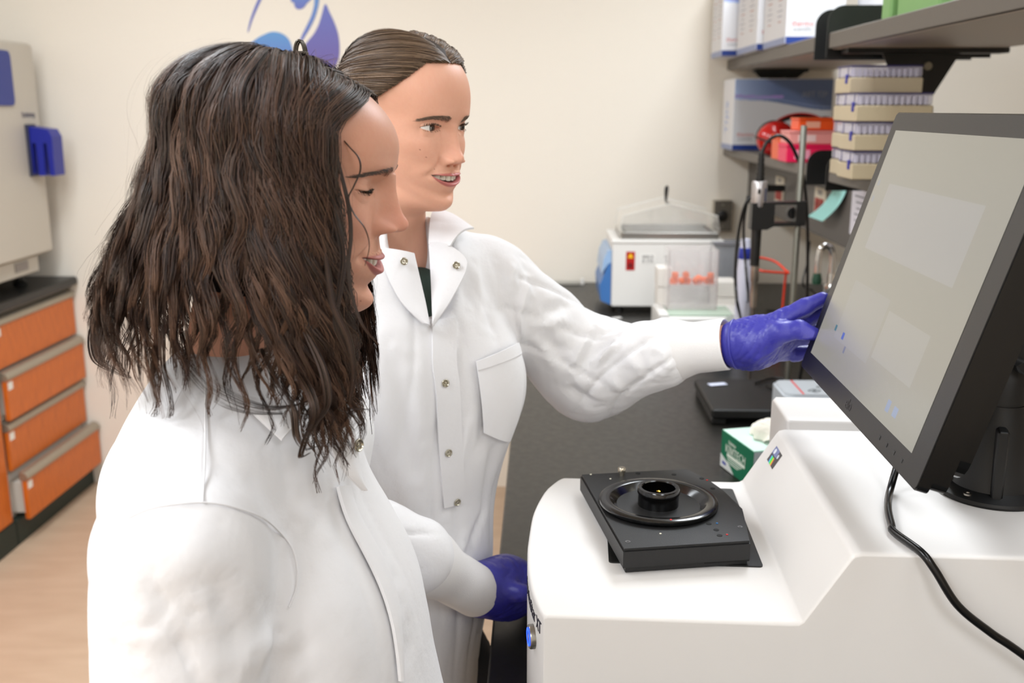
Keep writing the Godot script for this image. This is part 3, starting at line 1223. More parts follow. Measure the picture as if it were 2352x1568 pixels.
func coat_field_2() -> Field:
	var f := Field.new()
	f.ell(Vector3(-0.18, 1.24, -1.325), Vector3(0.14, 0.22, 0.108), Basis(Vector3(0.8829, 0, -0.4695), Vector3(0, 1, 0), Vector3(0.4695, 0, 0.8829)), 0.05)
	f.cap(Vector3(-0.08464, 1.402, -1.376), Vector3(-0.2771, 1.402, -1.273), 0.05, 0.052, 0.06)
	f.cap(Vector3(-0.1847, 1.35, -1.334), Vector3(-0.1856, 1.415, -1.336), 0.082, 0.054, 0.06)
	f.ell(Vector3(-0.0871, 1.255, -1.295), Vector3(0.07, 0.085, 0.05), Basis(Vector3(0.8829, 0, -0.4695), Vector3(0, 1, 0), Vector3(0.4695, 0, 0.8829)), 0.06)
	f.ell(Vector3(-0.2072, 1.255, -1.231), Vector3(0.07, 0.085, 0.05), Basis(Vector3(0.8829, 0, -0.4695), Vector3(0, 1, 0), Vector3(0.4695, 0, 0.8829)), 0.06)
	f.cap(Vector3(-0.195, 1.12, -1.325), Vector3(-0.21, 0.98, -1.325), 0.108, 0.115, 0.08)
	f.cap(Vector3(-0.21, 0.98, -1.325), Vector3(-0.24, 0.62, -1.325), 0.125, 0.15, 0.08)
	f.cap(Vector3(-0.0608, 1.378, -1.388), Vector3(0.072, 1.243, -1.43), 0.06, 0.066, 0.02)
	f.cap(Vector3(0.072, 1.243, -1.43), Vector3(0.168, 1.294, -1.345), 0.06, 0.049, 0.045)
	f.cap(Vector3(-0.3124, 1.375, -1.255), Vector3(-0.275, 1.155, -1.1), 0.062, 0.056, 0.012)
	f.cap(Vector3(-0.275, 1.155, -1.1), Vector3(-0.1477, 1.099, -1.107), 0.054, 0.047, 0.03)
	f.cut(Vector3(-0.1383, 1.445, -1.251), Vector3(0.043, 0.088, 0.115), Basis(Vector3(0.8829, 0, -0.4695), Vector3(0, 1, 0), Vector3(0.4695, 0, 0.8829)), 0.012)
	return f

func coat_folds_1() -> Array:   # course, height and width in millimetres
	return [
		[[Vector3(-0.2909, 1.346, -0.6862), Vector3(-0.2969, 1.333, -0.6697)], 4.5, 13.8],
		[[Vector3(-0.284, 1.343, -0.6786), Vector3(-0.2691, 1.346, -0.6855)], -3, 17.5],
		[[Vector3(-0.2334, 1.324, -0.6808), Vector3(-0.2471, 1.312, -0.66), Vector3(-0.2757, 1.302, -0.6485)], -3.75, 20],
		[[Vector3(-0.2585, 1.326, -0.6632), Vector3(-0.2697, 1.315, -0.6537)], 3.75, 17.5],
		[[Vector3(-0.2174, 1.311, -0.697), Vector3(-0.2245, 1.3, -0.6746), Vector3(-0.2375, 1.289, -0.6595)], 3, 22.5],
		[[Vector3(-0.2, 1.288, -0.7661), Vector3(-0.2059, 1.284, -0.7566)], -5.25, 12.5],
		[[Vector3(-0.1953, 1.29, -0.7737), Vector3(-0.179, 1.267, -0.7835)], 3.75, 20],
		[[Vector3(-0.1717, 1.281, -0.8162), Vector3(-0.1509, 1.247, -0.8376)], -2.25, 20],
		[[Vector3(-0.2473, 1.267, -0.6508), Vector3(-0.2623, 1.261, -0.6445), Vector3(-0.2769, 1.26, -0.6425)], -6.75, 12.5],
		[[Vector3(-0.2401, 1.274, -0.6559), Vector3(-0.2544, 1.271, -0.6482), Vector3(-0.2807, 1.272, -0.644)], 4.5, 17.5],
		[[Vector3(-0.2772, 1.251, -0.6413), Vector3(-0.2526, 1.251, -0.6465), Vector3(-0.2338, 1.254, -0.6585)], 5.25, 20],
		[[Vector3(-0.2048, 1.213, -0.7192), Vector3(-0.2115, 1.217, -0.6992), Vector3(-0.2164, 1.216, -0.679)], -6, 11.2],
		[[Vector3(-0.2032, 1.207, -0.7179), Vector3(-0.1933, 1.196, -0.7194), Vector3(-0.1916, 1.176, -0.7146)], 6, 17.5],
		[[Vector3(-0.2126, 1.244, -0.6924), Vector3(-0.2105, 1.224, -0.7139)], 3.75, 15],
		[[Vector3(-0.2166, 1.207, -0.6778), Vector3(-0.2326, 1.212, -0.6549)], -4.5, 15],
		[[Vector3(-0.2944, 1.258, -0.6442), Vector3(-0.2875, 1.24, -0.6405)], -4.5, 12.5],
		[[Vector3(-0.3097, 1.25, -0.649), Vector3(-0.3053, 1.23, -0.6441)], 4.5, 17.5],
		[[Vector3(-0.2923, 1.296, -0.6488), Vector3(-0.3005, 1.267, -0.6471)], -2.25, 15],
		[[Vector3(-0.32, 1.367, -0.7377), Vector3(-0.3252, 1.337, -0.7074), Vector3(-0.3159, 1.317, -0.6678)], -2.25, 17.5],
		[[Vector3(-0.3009, 1.325, -0.6641), Vector3(-0.3079, 1.293, -0.6539)], 3, 15],
		[[Vector3(-0.1148, 1.157, -0.825), Vector3(-0.1178, 1.146, -0.8064), Vector3(-0.1198, 1.128, -0.7921)], 3, 12.5],
		[[Vector3(-0.1304, 1.208, -0.8331), Vector3(-0.1227, 1.184, -0.8239)], -3, 15],
		[[Vector3(-0.1542, 1.248, -0.8262), Vector3(-0.1347, 1.214, -0.8279)], 2.25, 17.5],
		[[Vector3(-0.1923, 1.205, -0.7236), Vector3(-0.1661, 1.206, -0.7479)], -2.25, 22.5],
		[[Vector3(-0.1849, 1.182, -0.7202), Vector3(-0.1517, 1.175, -0.7508)], 2.25, 25],
	]

func coat_folds_2() -> Array:   # course, height and width in millimetres
	return [
		[[Vector3(-0.01627, 1.394, -1.35), Vector3(-0.0307, 1.349, -1.334), Vector3(-0.02781, 1.311, -1.341)], -8.75, 7.65],
		[[Vector3(-0.03814, 1.419, -1.345), Vector3(-0.0412, 1.386, -1.33)], -5, 6.8],
		[[Vector3(-0.02248, 1.417, -1.362), Vector3(-0.01018, 1.371, -1.344)], 6.25, 9.35],
		[[Vector3(-0.001051, 1.336, -1.342), Vector3(0.01483, 1.332, -1.347), Vector3(0.02837, 1.334, -1.355)], -8.75, 6.8],
		[[Vector3(-0.001146, 1.35, -1.343), Vector3(0.02334, 1.352, -1.359), Vector3(0.03977, 1.356, -1.379)], 7.5, 8.5],
		[[Vector3(0.001483, 1.32, -1.343), Vector3(0.01882, 1.299, -1.348), Vector3(0.03992, 1.287, -1.352)], 7.5, 10.2],
		[[Vector3(-0.0008571, 1.304, -1.346), Vector3(0.01785, 1.277, -1.353)], -7.5, 7.65],
		[[Vector3(0.07794, 1.278, -1.345), Vector3(0.09222, 1.292, -1.343), Vector3(0.1086, 1.307, -1.339)], -11.2, 5.1],
		[[Vector3(0.0731, 1.279, -1.347), Vector3(0.08517, 1.297, -1.35), Vector3(0.1044, 1.311, -1.348)], 8.75, 7.65],
		[[Vector3(0.04388, 1.268, -1.351), Vector3(0.05835, 1.299, -1.355), Vector3(0.07609, 1.32, -1.372)], -7.5, 7.65],
		[[Vector3(0.05131, 1.265, -1.35), Vector3(0.06821, 1.299, -1.355), Vector3(0.08607, 1.319, -1.373)], 6.25, 8.5],
		[[Vector3(0.1564, 1.315, -1.302), Vector3(0.1669, 1.296, -1.296), Vector3(0.175, 1.278, -1.299)], -6.25, 7.65],
		[[Vector3(0.1517, 1.309, -1.301), Vector3(0.1589, 1.291, -1.297)], 5, 8.5],
		[[Vector3(0.1196, 1.301, -1.323), Vector3(0.1265, 1.287, -1.315), Vector3(0.1427, 1.276, -1.307)], -5, 10.2],
		[[Vector3(0.1706, 1.323, -1.305), Vector3(0.185, 1.319, -1.306)], -3.75, 5.1],
		[[Vector3(0.1336, 1.307, -1.312), Vector3(0.152, 1.266, -1.308)], 5, 8.5],
		[[Vector3(0.03613, 1.245, -1.357), Vector3(0.0795, 1.213, -1.359)], 6.25, 8.5],
		[[Vector3(0.09537, 1.263, -1.337), Vector3(0.1202, 1.238, -1.34)], -6.25, 8.5],
		[[Vector3(-0.08965, 1.425, -1.306), Vector3(-0.07823, 1.379, -1.293), Vector3(-0.07338, 1.347, -1.269)], -3.75, 10.2],
		[[Vector3(-0.1028, 1.41, -1.284), Vector3(-0.09134, 1.369, -1.27)], 3.75, 10.2],
		[[Vector3(-0.06146, 1.421, -1.33), Vector3(-0.05013, 1.374, -1.323)], 3.75, 7.65],
		[[Vector3(-0.07066, 1.362, -1.287), Vector3(-0.05912, 1.332, -1.271)], 3.75, 8.5],
		[[Vector3(-0.1071, 1.325, -1.236), Vector3(-0.1135, 1.256, -1.219)], 3.75, 7.65],
		[[Vector3(-0.1134, 1.278, -1.221), Vector3(-0.1238, 1.243, -1.213)], -3.75, 6.8],
		[[Vector3(-0.08983, 1.238, -1.231), Vector3(-0.1049, 1.163, -1.23)], -3.75, 8.5],
		[[Vector3(-0.1083, 1.164, -1.227), Vector3(-0.1198, 1.114, -1.226)], 5, 7.65],
		[[Vector3(-0.0591, 1.191, -1.259), Vector3(-0.07572, 1.084, -1.281), Vector3(-0.09295, 1.045, -1.25)], 5, 8.5],
		[[Vector3(-0.07262, 1.224, -1.241), Vector3(-0.08033, 1.181, -1.244)], 3.75, 6.8],
		[[Vector3(-0.1799, 1.333, -1.201), Vector3(-0.1696, 1.251, -1.187), Vector3(-0.1563, 1.15, -1.202)], 3.75, 13.6],
		[[Vector3(-0.1599, 1.318, -1.204), Vector3(-0.1477, 1.21, -1.201)], -3.12, 13.6],
		[[Vector3(-0.09976, 1.06, -1.243), Vector3(-0.1101, 1.038, -1.229)], -5, 7.65],
	]

func coat_seams_1() -> Array:
	return [
		[Vector3(-0.2971, 1.331, -0.6682), Vector3(-0.2815, 1.337, -0.6712), Vector3(-0.2646, 1.339, -0.6755), Vector3(-0.2452, 1.337, -0.6846), Vector3(-0.229, 1.329, -0.6957), Vector3(-0.2154, 1.312, -0.7167), Vector3(-0.2106, 1.284, -0.7505), Vector3(-0.2026, 1.27, -0.7532), Vector3(-0.1981, 1.255, -0.7481), Vector3(-0.1971, 1.242, -0.7401), Vector3(-0.2012, 1.23, -0.7301)],
		[Vector3(-0.2752, 1.4, -0.7881), Vector3(-0.2685, 1.382, -0.762), Vector3(-0.2609, 1.365, -0.7338), Vector3(-0.2546, 1.349, -0.7088), Vector3(-0.248, 1.338, -0.6834)],
	]

func coat_seams_2() -> Array:
	return [
		[Vector3(0.1838, 1.319, -1.306), Vector3(0.1872, 1.307, -1.302), Vector3(0.1955, 1.288, -1.305), Vector3(0.2045, 1.271, -1.322)],
	]

var snaps_2 := [Vector3(-0.1214, 1.283, -1.217), Vector3(-0.119, 1.191, -1.218), Vector3(-0.1099, 1.118, -1.232)]
var placket_2 := [Vector3(-0.14, 1.357, -1.239), Vector3(-0.1361, 1.311, -1.215), Vector3(-0.1328, 1.284, -1.21), Vector3(-0.1301, 1.215, -1.21), Vector3(-0.1276, 1.161, -1.215), Vector3(-0.1263, 1.129, -1.22), Vector3(-0.1251, 1.113, -1.222)]
var pocket_2 := [Vector3(-0.0842, 1.305, -1.241), Vector3(-0.03442, 1.315, -1.297), Vector3(-0.04385, 1.187, -1.28), Vector3(-0.07486, 1.211, -1.242)]
var lapel_2 := [Vector3(-0.1414, 1.421, -1.326), Vector3(-0.09822, 1.423, -1.296), Vector3(-0.1165, 1.379, -1.27), Vector3(-0.1334, 1.354, -1.238), Vector3(-0.1422, 1.373, -1.298)]
var lapel_right_2 := [Vector3(-0.1942, 1.443, -1.254), Vector3(-0.1735, 1.428, -1.351), Vector3(-0.1546, 1.372, -1.306), Vector3(-0.1415, 1.357, -1.237), Vector3(-0.1864, 1.381, -1.227)]
var placket_1 := [Vector3(-0.1635, 1.289, -0.8736), Vector3(-0.1562, 1.264, -0.8618), Vector3(-0.1427, 1.236, -0.8477), Vector3(-0.1298, 1.207, -0.8356), Vector3(-0.1195, 1.177, -0.8277), Vector3(-0.112, 1.144, -0.8248), Vector3(-0.1078, 1.113, -0.8179)]
var arms_1 := [[Vector3(-0.2777, 1.285, -0.7142), Vector3(-0.2817, 1.03, -0.6792), 2.2, 6, 0.45, 1, 0.095], [Vector3(-0.252, 1.36, -0.86), Vector3(-0.252, 0.85, -0.86), 1.6, 1.6, 1.2, 0.4, 0.2]]
var arms_2 := [[Vector3(-0.0608, 1.378, -1.388), Vector3(0.072, 1.243, -1.43), 3.6, 9, 0.42, 1.6, 0.095], [Vector3(0.072, 1.243, -1.43), Vector3(0.192, 1.307, -1.324), 3.2, 11, 0.42, 1.5, 0.085], [Vector3(-0.275, 1.155, -1.1), Vector3(-0.1477, 1.099, -1.107), 2.6, 12, 0.42, 1.3, 0.075], [Vector3(-0.18, 1.36, -1.325), Vector3(-0.18, 0.85, -1.325), 2.2, 2, 1.7, 0.5, 0.2]]
var wrists_1 := [Vector3(-0.1817, 0.825, -0.6642), Vector3(0.1, -0.205, 0.015), Vector3(-0.1861, 0.825, -1.017), Vector3(0.1, -0.2, 0.02)]

# ---------------------------------------------------------------- people
func build_people() -> void:
	build_w1()
	build_w2()

func skin_mat() -> StandardMaterial3D:
	var m := vmat(0.48, 0.4)
	m.subsurf_scatter_enabled = true
	m.subsurf_scatter_strength = 0.12
	return rough_skin(m, noise_tex(0.11, 3, Color.BLACK, Color.WHITE, 256, 9, 3.0), 14.0, 0.12)

func hair_mat() -> StandardMaterial3D:
	return vmat(0.4, 0.42)

var cloth: StandardMaterial3D
var knit: StandardMaterial3D
var snap_metal: StandardMaterial3D
var glove_blue: StandardMaterial3D

func people_mats() -> void:
	cloth = mat(Color(0.90, 0.895, 0.90), 0.85, 0.0, 0.3)
	rough_skin(cloth, noise_tex(0.04, 4, Color.BLACK, Color.WHITE, 512, 21, 4.0), 5.0, 0.22)
	knit = mat(Color(0.90, 0.89, 0.885), 0.95, 0.0, 0.2)
	rough_skin(knit, noise_tex(0.2, 2, Color.BLACK, Color.WHITE, 256, 22, 5.0), 22.0, 0.5)
	snap_metal = mat(Color(0.72, 0.70, 0.64), 0.25, 1.0)
	glove_blue = mat(Color(0.19, 0.185, 0.58), 0.42, 0.0, 0.5)
	rough_skin(glove_blue, noise_tex(0.06, 3, Color.BLACK, Color.WHITE, 256, 23, 3.0), 12.0, 0.25)

func eye_at(parent: Node, tr: Transform3D, look: Vector3, side: float) -> void:
	var e := MB.new()
	e.use_c = true
	var b := Basis.looking_at(-(tr.basis * look).normalized(), Vector3.UP)
	var ce := tr * (Vector3(31.0 * side, 0, 66.0) * 0.001)
	var seg := 40
	var rings := [0.0, 0.07, 0.14, 0.17, 0.2, 0.3, 0.42, 0.48, 0.52, 0.58, 0.7, 0.9, 1.2, 1.6, 2.0, 2.6, PI]
	for r in rings.size():
		var a: float = rings[r]
		var c := Color(0.78, 0.74, 0.70)
		if a <= 0.17: c = Color(0.004, 0.004, 0.004)
		elif a <= 0.45: c = Color(0.055, 0.03, 0.018)
		elif a <= 0.5: c = Color(0.02, 0.012, 0.008)
		for k in seg:
			var t := TAU * k / seg
			var d := Vector3(sin(a) * cos(t), sin(a) * sin(t), cos(a))
			e.vert(ce + b * d * (0.0122 + 0.0006 * exp(-a * a * 6.0)), b * d, c)
	for r in rings.size() - 1:
		for k in seg:
			var k2 := (k + 1) % seg
			e.quad(r * seg + k, (r + 1) * seg + k, (r + 1) * seg + k2, r * seg + k2)
	part("eyeball", e, vmat(0.08, 0.6), parent)

# cloth from a distance field, with folds pushed out or in along lines
func cloth_mesh(f: Field, folds: Array, lo: Vector3, hi: Vector3, cell: float, sd: int, org: Vector3, rumple := 0.0016, crumples := []) -> MB:
	var mb := MB.new()
	f.nets(lo, hi, cell, mb)
	var nz := FastNoiseLite.new()
	nz.seed = sd
	nz.frequency = 9.0
	nz.fractal_octaves = 3
	var fz := FastNoiseLite.new()
	fz.seed = sd + 50
	fz.frequency = 1.0
	fz.fractal_octaves = 1
	for i in mb.v.size():
		var p := mb.v[i]
		var d := 0.0
		for fo in folds:
			var pts: Array = fo[0]
			var w: float = fo[2] * 0.001
			var best := 1e9
			for k in pts.size() - 1:
				var a: Vector3 = pts[k]
				var ba: Vector3 = pts[k + 1] - a
				var t := clampf((p - a).dot(ba) / ba.length_squared(), 0.0, 1.0)
				best = minf(best, (p - a - ba * t).length_squared())
			if best < w * w * 6.0:
				var e0: float = (p - pts[0]).length()
				var e1: float = (p - pts[-1]).length()
				var fade := smoothstep(0.0, w * 2.5, minf(e0, e1) + w * 0.6)
				d += fo[1] * 0.001 * exp(-best / (w * w)) * fade
		for cr in crumples:   # [from, to, height mm, folds per metre along, round, twist]
			var a: Vector3 = cr[0]
			var ba: Vector3 = cr[1] - a
			var len_ := ba.length()
			var t := (p - a).dot(ba) / (len_ * len_)
			if t < -0.15 or t > 1.15:
				continue
			var rad: Vector3 = p - a - ba * t
			if rad.length() > cr[6]:
				continue
			var w1 := smoothstep(-0.15, 0.12, t) * (1.0 - smoothstep(0.88, 1.15, t)) * (1.0 - smoothstep(cr[6] * 0.8, cr[6], rad.length()))
			var e1 := ba.cross(Vector3(0.3, 0.2, 1)).normalized()
			var e2 := ba.cross(e1).normalized()
			var an := atan2(rad.dot(e1), rad.dot(e2))
			var u: float = t * len_ * cr[3]
			var m1 := fz.get_noise_3d(u + cr[5] * sin(an), cos(an) * cr[4], sin(an) * cr[4] + 3.0)
			var m2 := fz.get_noise_3d(u * 1.9 - cr[5] * sin(an + 1.0), cos(an) * cr[4] * 1.7 + 7.0, sin(an) * cr[4] * 1.7)
			d += cr[2] * 0.001 * w1 * (1.7 * pow(1.0 - absf(m1), 3.5) - 0.8 + 0.28 * pow(1.0 - absf(m2), 4.0))
		var q := nz.get_noise_3d(p.x, p.y * 0.45, p.z)
		d += rumple * (1.0 - 2.0 * absf(q))
		mb.v[i] = p + mb.n[i] * d - org
	mb.smooth()
	return mb

# two edges joined by a thick strip of cloth
func strip(left: Array, right: Array, org: Vector3, thick := 0.0025, bulge := 0.0, per := 6, across := 8, on: Field = null, off := 0.0) -> MB:
	var l := spline(left, per)
	var r := spline(right, per)
	var mb := MB.new()
	var m := l.size()
	var nn := (r[m / 2] - l[m / 2]).cross(l[m - 1] - l[0]).normalized()
	var eye := Vector3(0, 1.62, 0)
	if nn.dot(eye - l[0]) < 0.0:
		nn = -nn
	for s in 2:
		for i in m:
			for k in across + 1:
				var t := float(k) / across
				var p := l[i].lerp(r[i], t)
				if on:
					p = on.onto(p, off + bulge * sin(PI * t) - thick * s)
				else:
					p += nn * (bulge * sin(PI * t) - thick * s)
				mb.vert(p - org)
	var w := across + 1
	var flip := (mb.v[1] - mb.v[0]).cross(mb.v[w] - mb.v[0]).dot(nn) < 0.0
	for i in m - 1:
		for k in across:
			var q := i * w + k
			var b := q + m * w
			if flip:
				mb.quad(q, q + w, q + w + 1, q + 1)
				mb.quad(b, b + 1, b + w + 1, b + w)
			else:
				mb.quad(q, q + 1, q + w + 1, q + w)
				mb.quad(b, b + w, b + w + 1, b + 1)
	mb.smooth()
	# rim
	var rim := PackedInt32Array()
	for k in across: rim.append(k)
	for i in m - 1: rim.append(i * w + across)
	for k in across: rim.append((m - 1) * w + across - k)
	for i in m - 1: rim.append((m - 1 - i) * w)
	var mid := Vector3.ZERO
	for k in rim:
		mid += mb.v[k] / rim.size()
	for k in rim.size():
		var a := rim[k]
		var b := rim[(k + 1) % rim.size()]
		var c := mb.v[a] - mid
		var o := (mb.v[b] - mb.v[a]).cross(nn).normalized()
		var turn := o.dot(c) < 0.0
		if turn: o = -o
		var q := mb.v.size()
		for e in [a, b, b + m * w, a + m * w]:
			mb.vert(mb.v[e], o)
		if (mb.v[q + 1] - mb.v[q]).cross(mb.v[q + 3] - mb.v[q]).dot(o) < 0.0: mb.quad(q, q + 3, q + 2, q + 1)
		else: mb.quad(q, q + 1, q + 2, q + 3)
	return mb

func lifted(f: Field, pts: Array, off: float) -> Array:
	var o := []
	for p in pts:
		o.append(f.onto(p, off))
	return o

func shifted(pts: Array, d: Vector3) -> Array:
	var o := []
	for p in pts:
		o.append(p + d)
	return o

func snap(parent: Node, p: Vector3, n: Vector3, r: float) -> void:
	var b := Basis(Quaternion(Vector3.UP, n.normalized()))
	var prof := []
	for k in 13:
		var a := -PI * 0.5 + PI * k / 12.0
		prof.append(Vector2(r * (0.82 + 0.18 * cos(a)), r * 0.2 * (1.0 + sin(a))))
	prof.append(Vector2(r * 0.62, r * 0.22))
	prof.append(Vector2(r * 0.55, r * 0.06))
	prof.append(Vector2(r * 0.3, r * 0.05))
	prof.append(Vector2(r * 0.26, r * 0.2))
	prof.append(Vector2(0, r * 0.24))
	part("snap_fastener", MB.new().lathe(p, prof, 28, b), snap_metal, parent)

func seam(parent: Node, pts: Array, org: Vector3, f: Field, r := 0.0008) -> void:
	var l := spline(lifted(f, pts, 0.0015), 6)
	for i in l.size():
		l[i] -= org
	part("seam", MB.new().tube(l, r, 6), cloth, parent)

func legs(who: Node3D, org: Vector3, hip: Vector3, f: Vector3, l: Vector3, col: Color) -> void:
	var fd := Field.new()
	for s in [-1.0, 1.0]:
		var a: Vector3 = hip + l * 0.085 * s
		fd.cap(a + Vector3(0, 0.80, 0), a + Vector3(0, 0.48, 0), 0.09, 0.065, 0.03)
		fd.cap(a + Vector3(0, 0.48, 0), a + Vector3(0, 0.10, 0) - f * 0.01, 0.065, 0.05, 0.03)
	var mb := cloth_mesh(fd, [], hip + Vector3(-0.25, 0.04, -0.25), hip + Vector3(0.25, 0.95, 0.25), 0.012, 4, org, 0.004)
	part("trousers", mb, mat(col, 0.85), who)
	for s in [-1.0, 1.0]:
		var a: Vector3 = hip + l * 0.085 * s
		var sf := Field.new()
		sf.ell(a + Vector3(0, 0.035, 0) + f * 0.05, Vector3(0.045, 0.042, 0.13), Basis(l, Vector3.UP, f), 0.01)
		sf.cap(a + Vector3(0, 0.05, 0) - f * 0.02, a + Vector3(0, 0.10, 0) - f * 0.015, 0.042, 0.04, 0.03)
		var m2 := MB.new()
		sf.nets(a + Vector3(-0.2, -0.03, -0.2), a + Vector3(0.2, 0.16, 0.2), 0.01, m2)
		for i in m2.v.size():
			m2.v[i].y = maxf(m2.v[i].y, 0.0)
			m2.v[i] -= org
		m2.smooth()
		part("shoe", m2, mat(Color(0.08, 0.08, 0.09), 0.5), who)

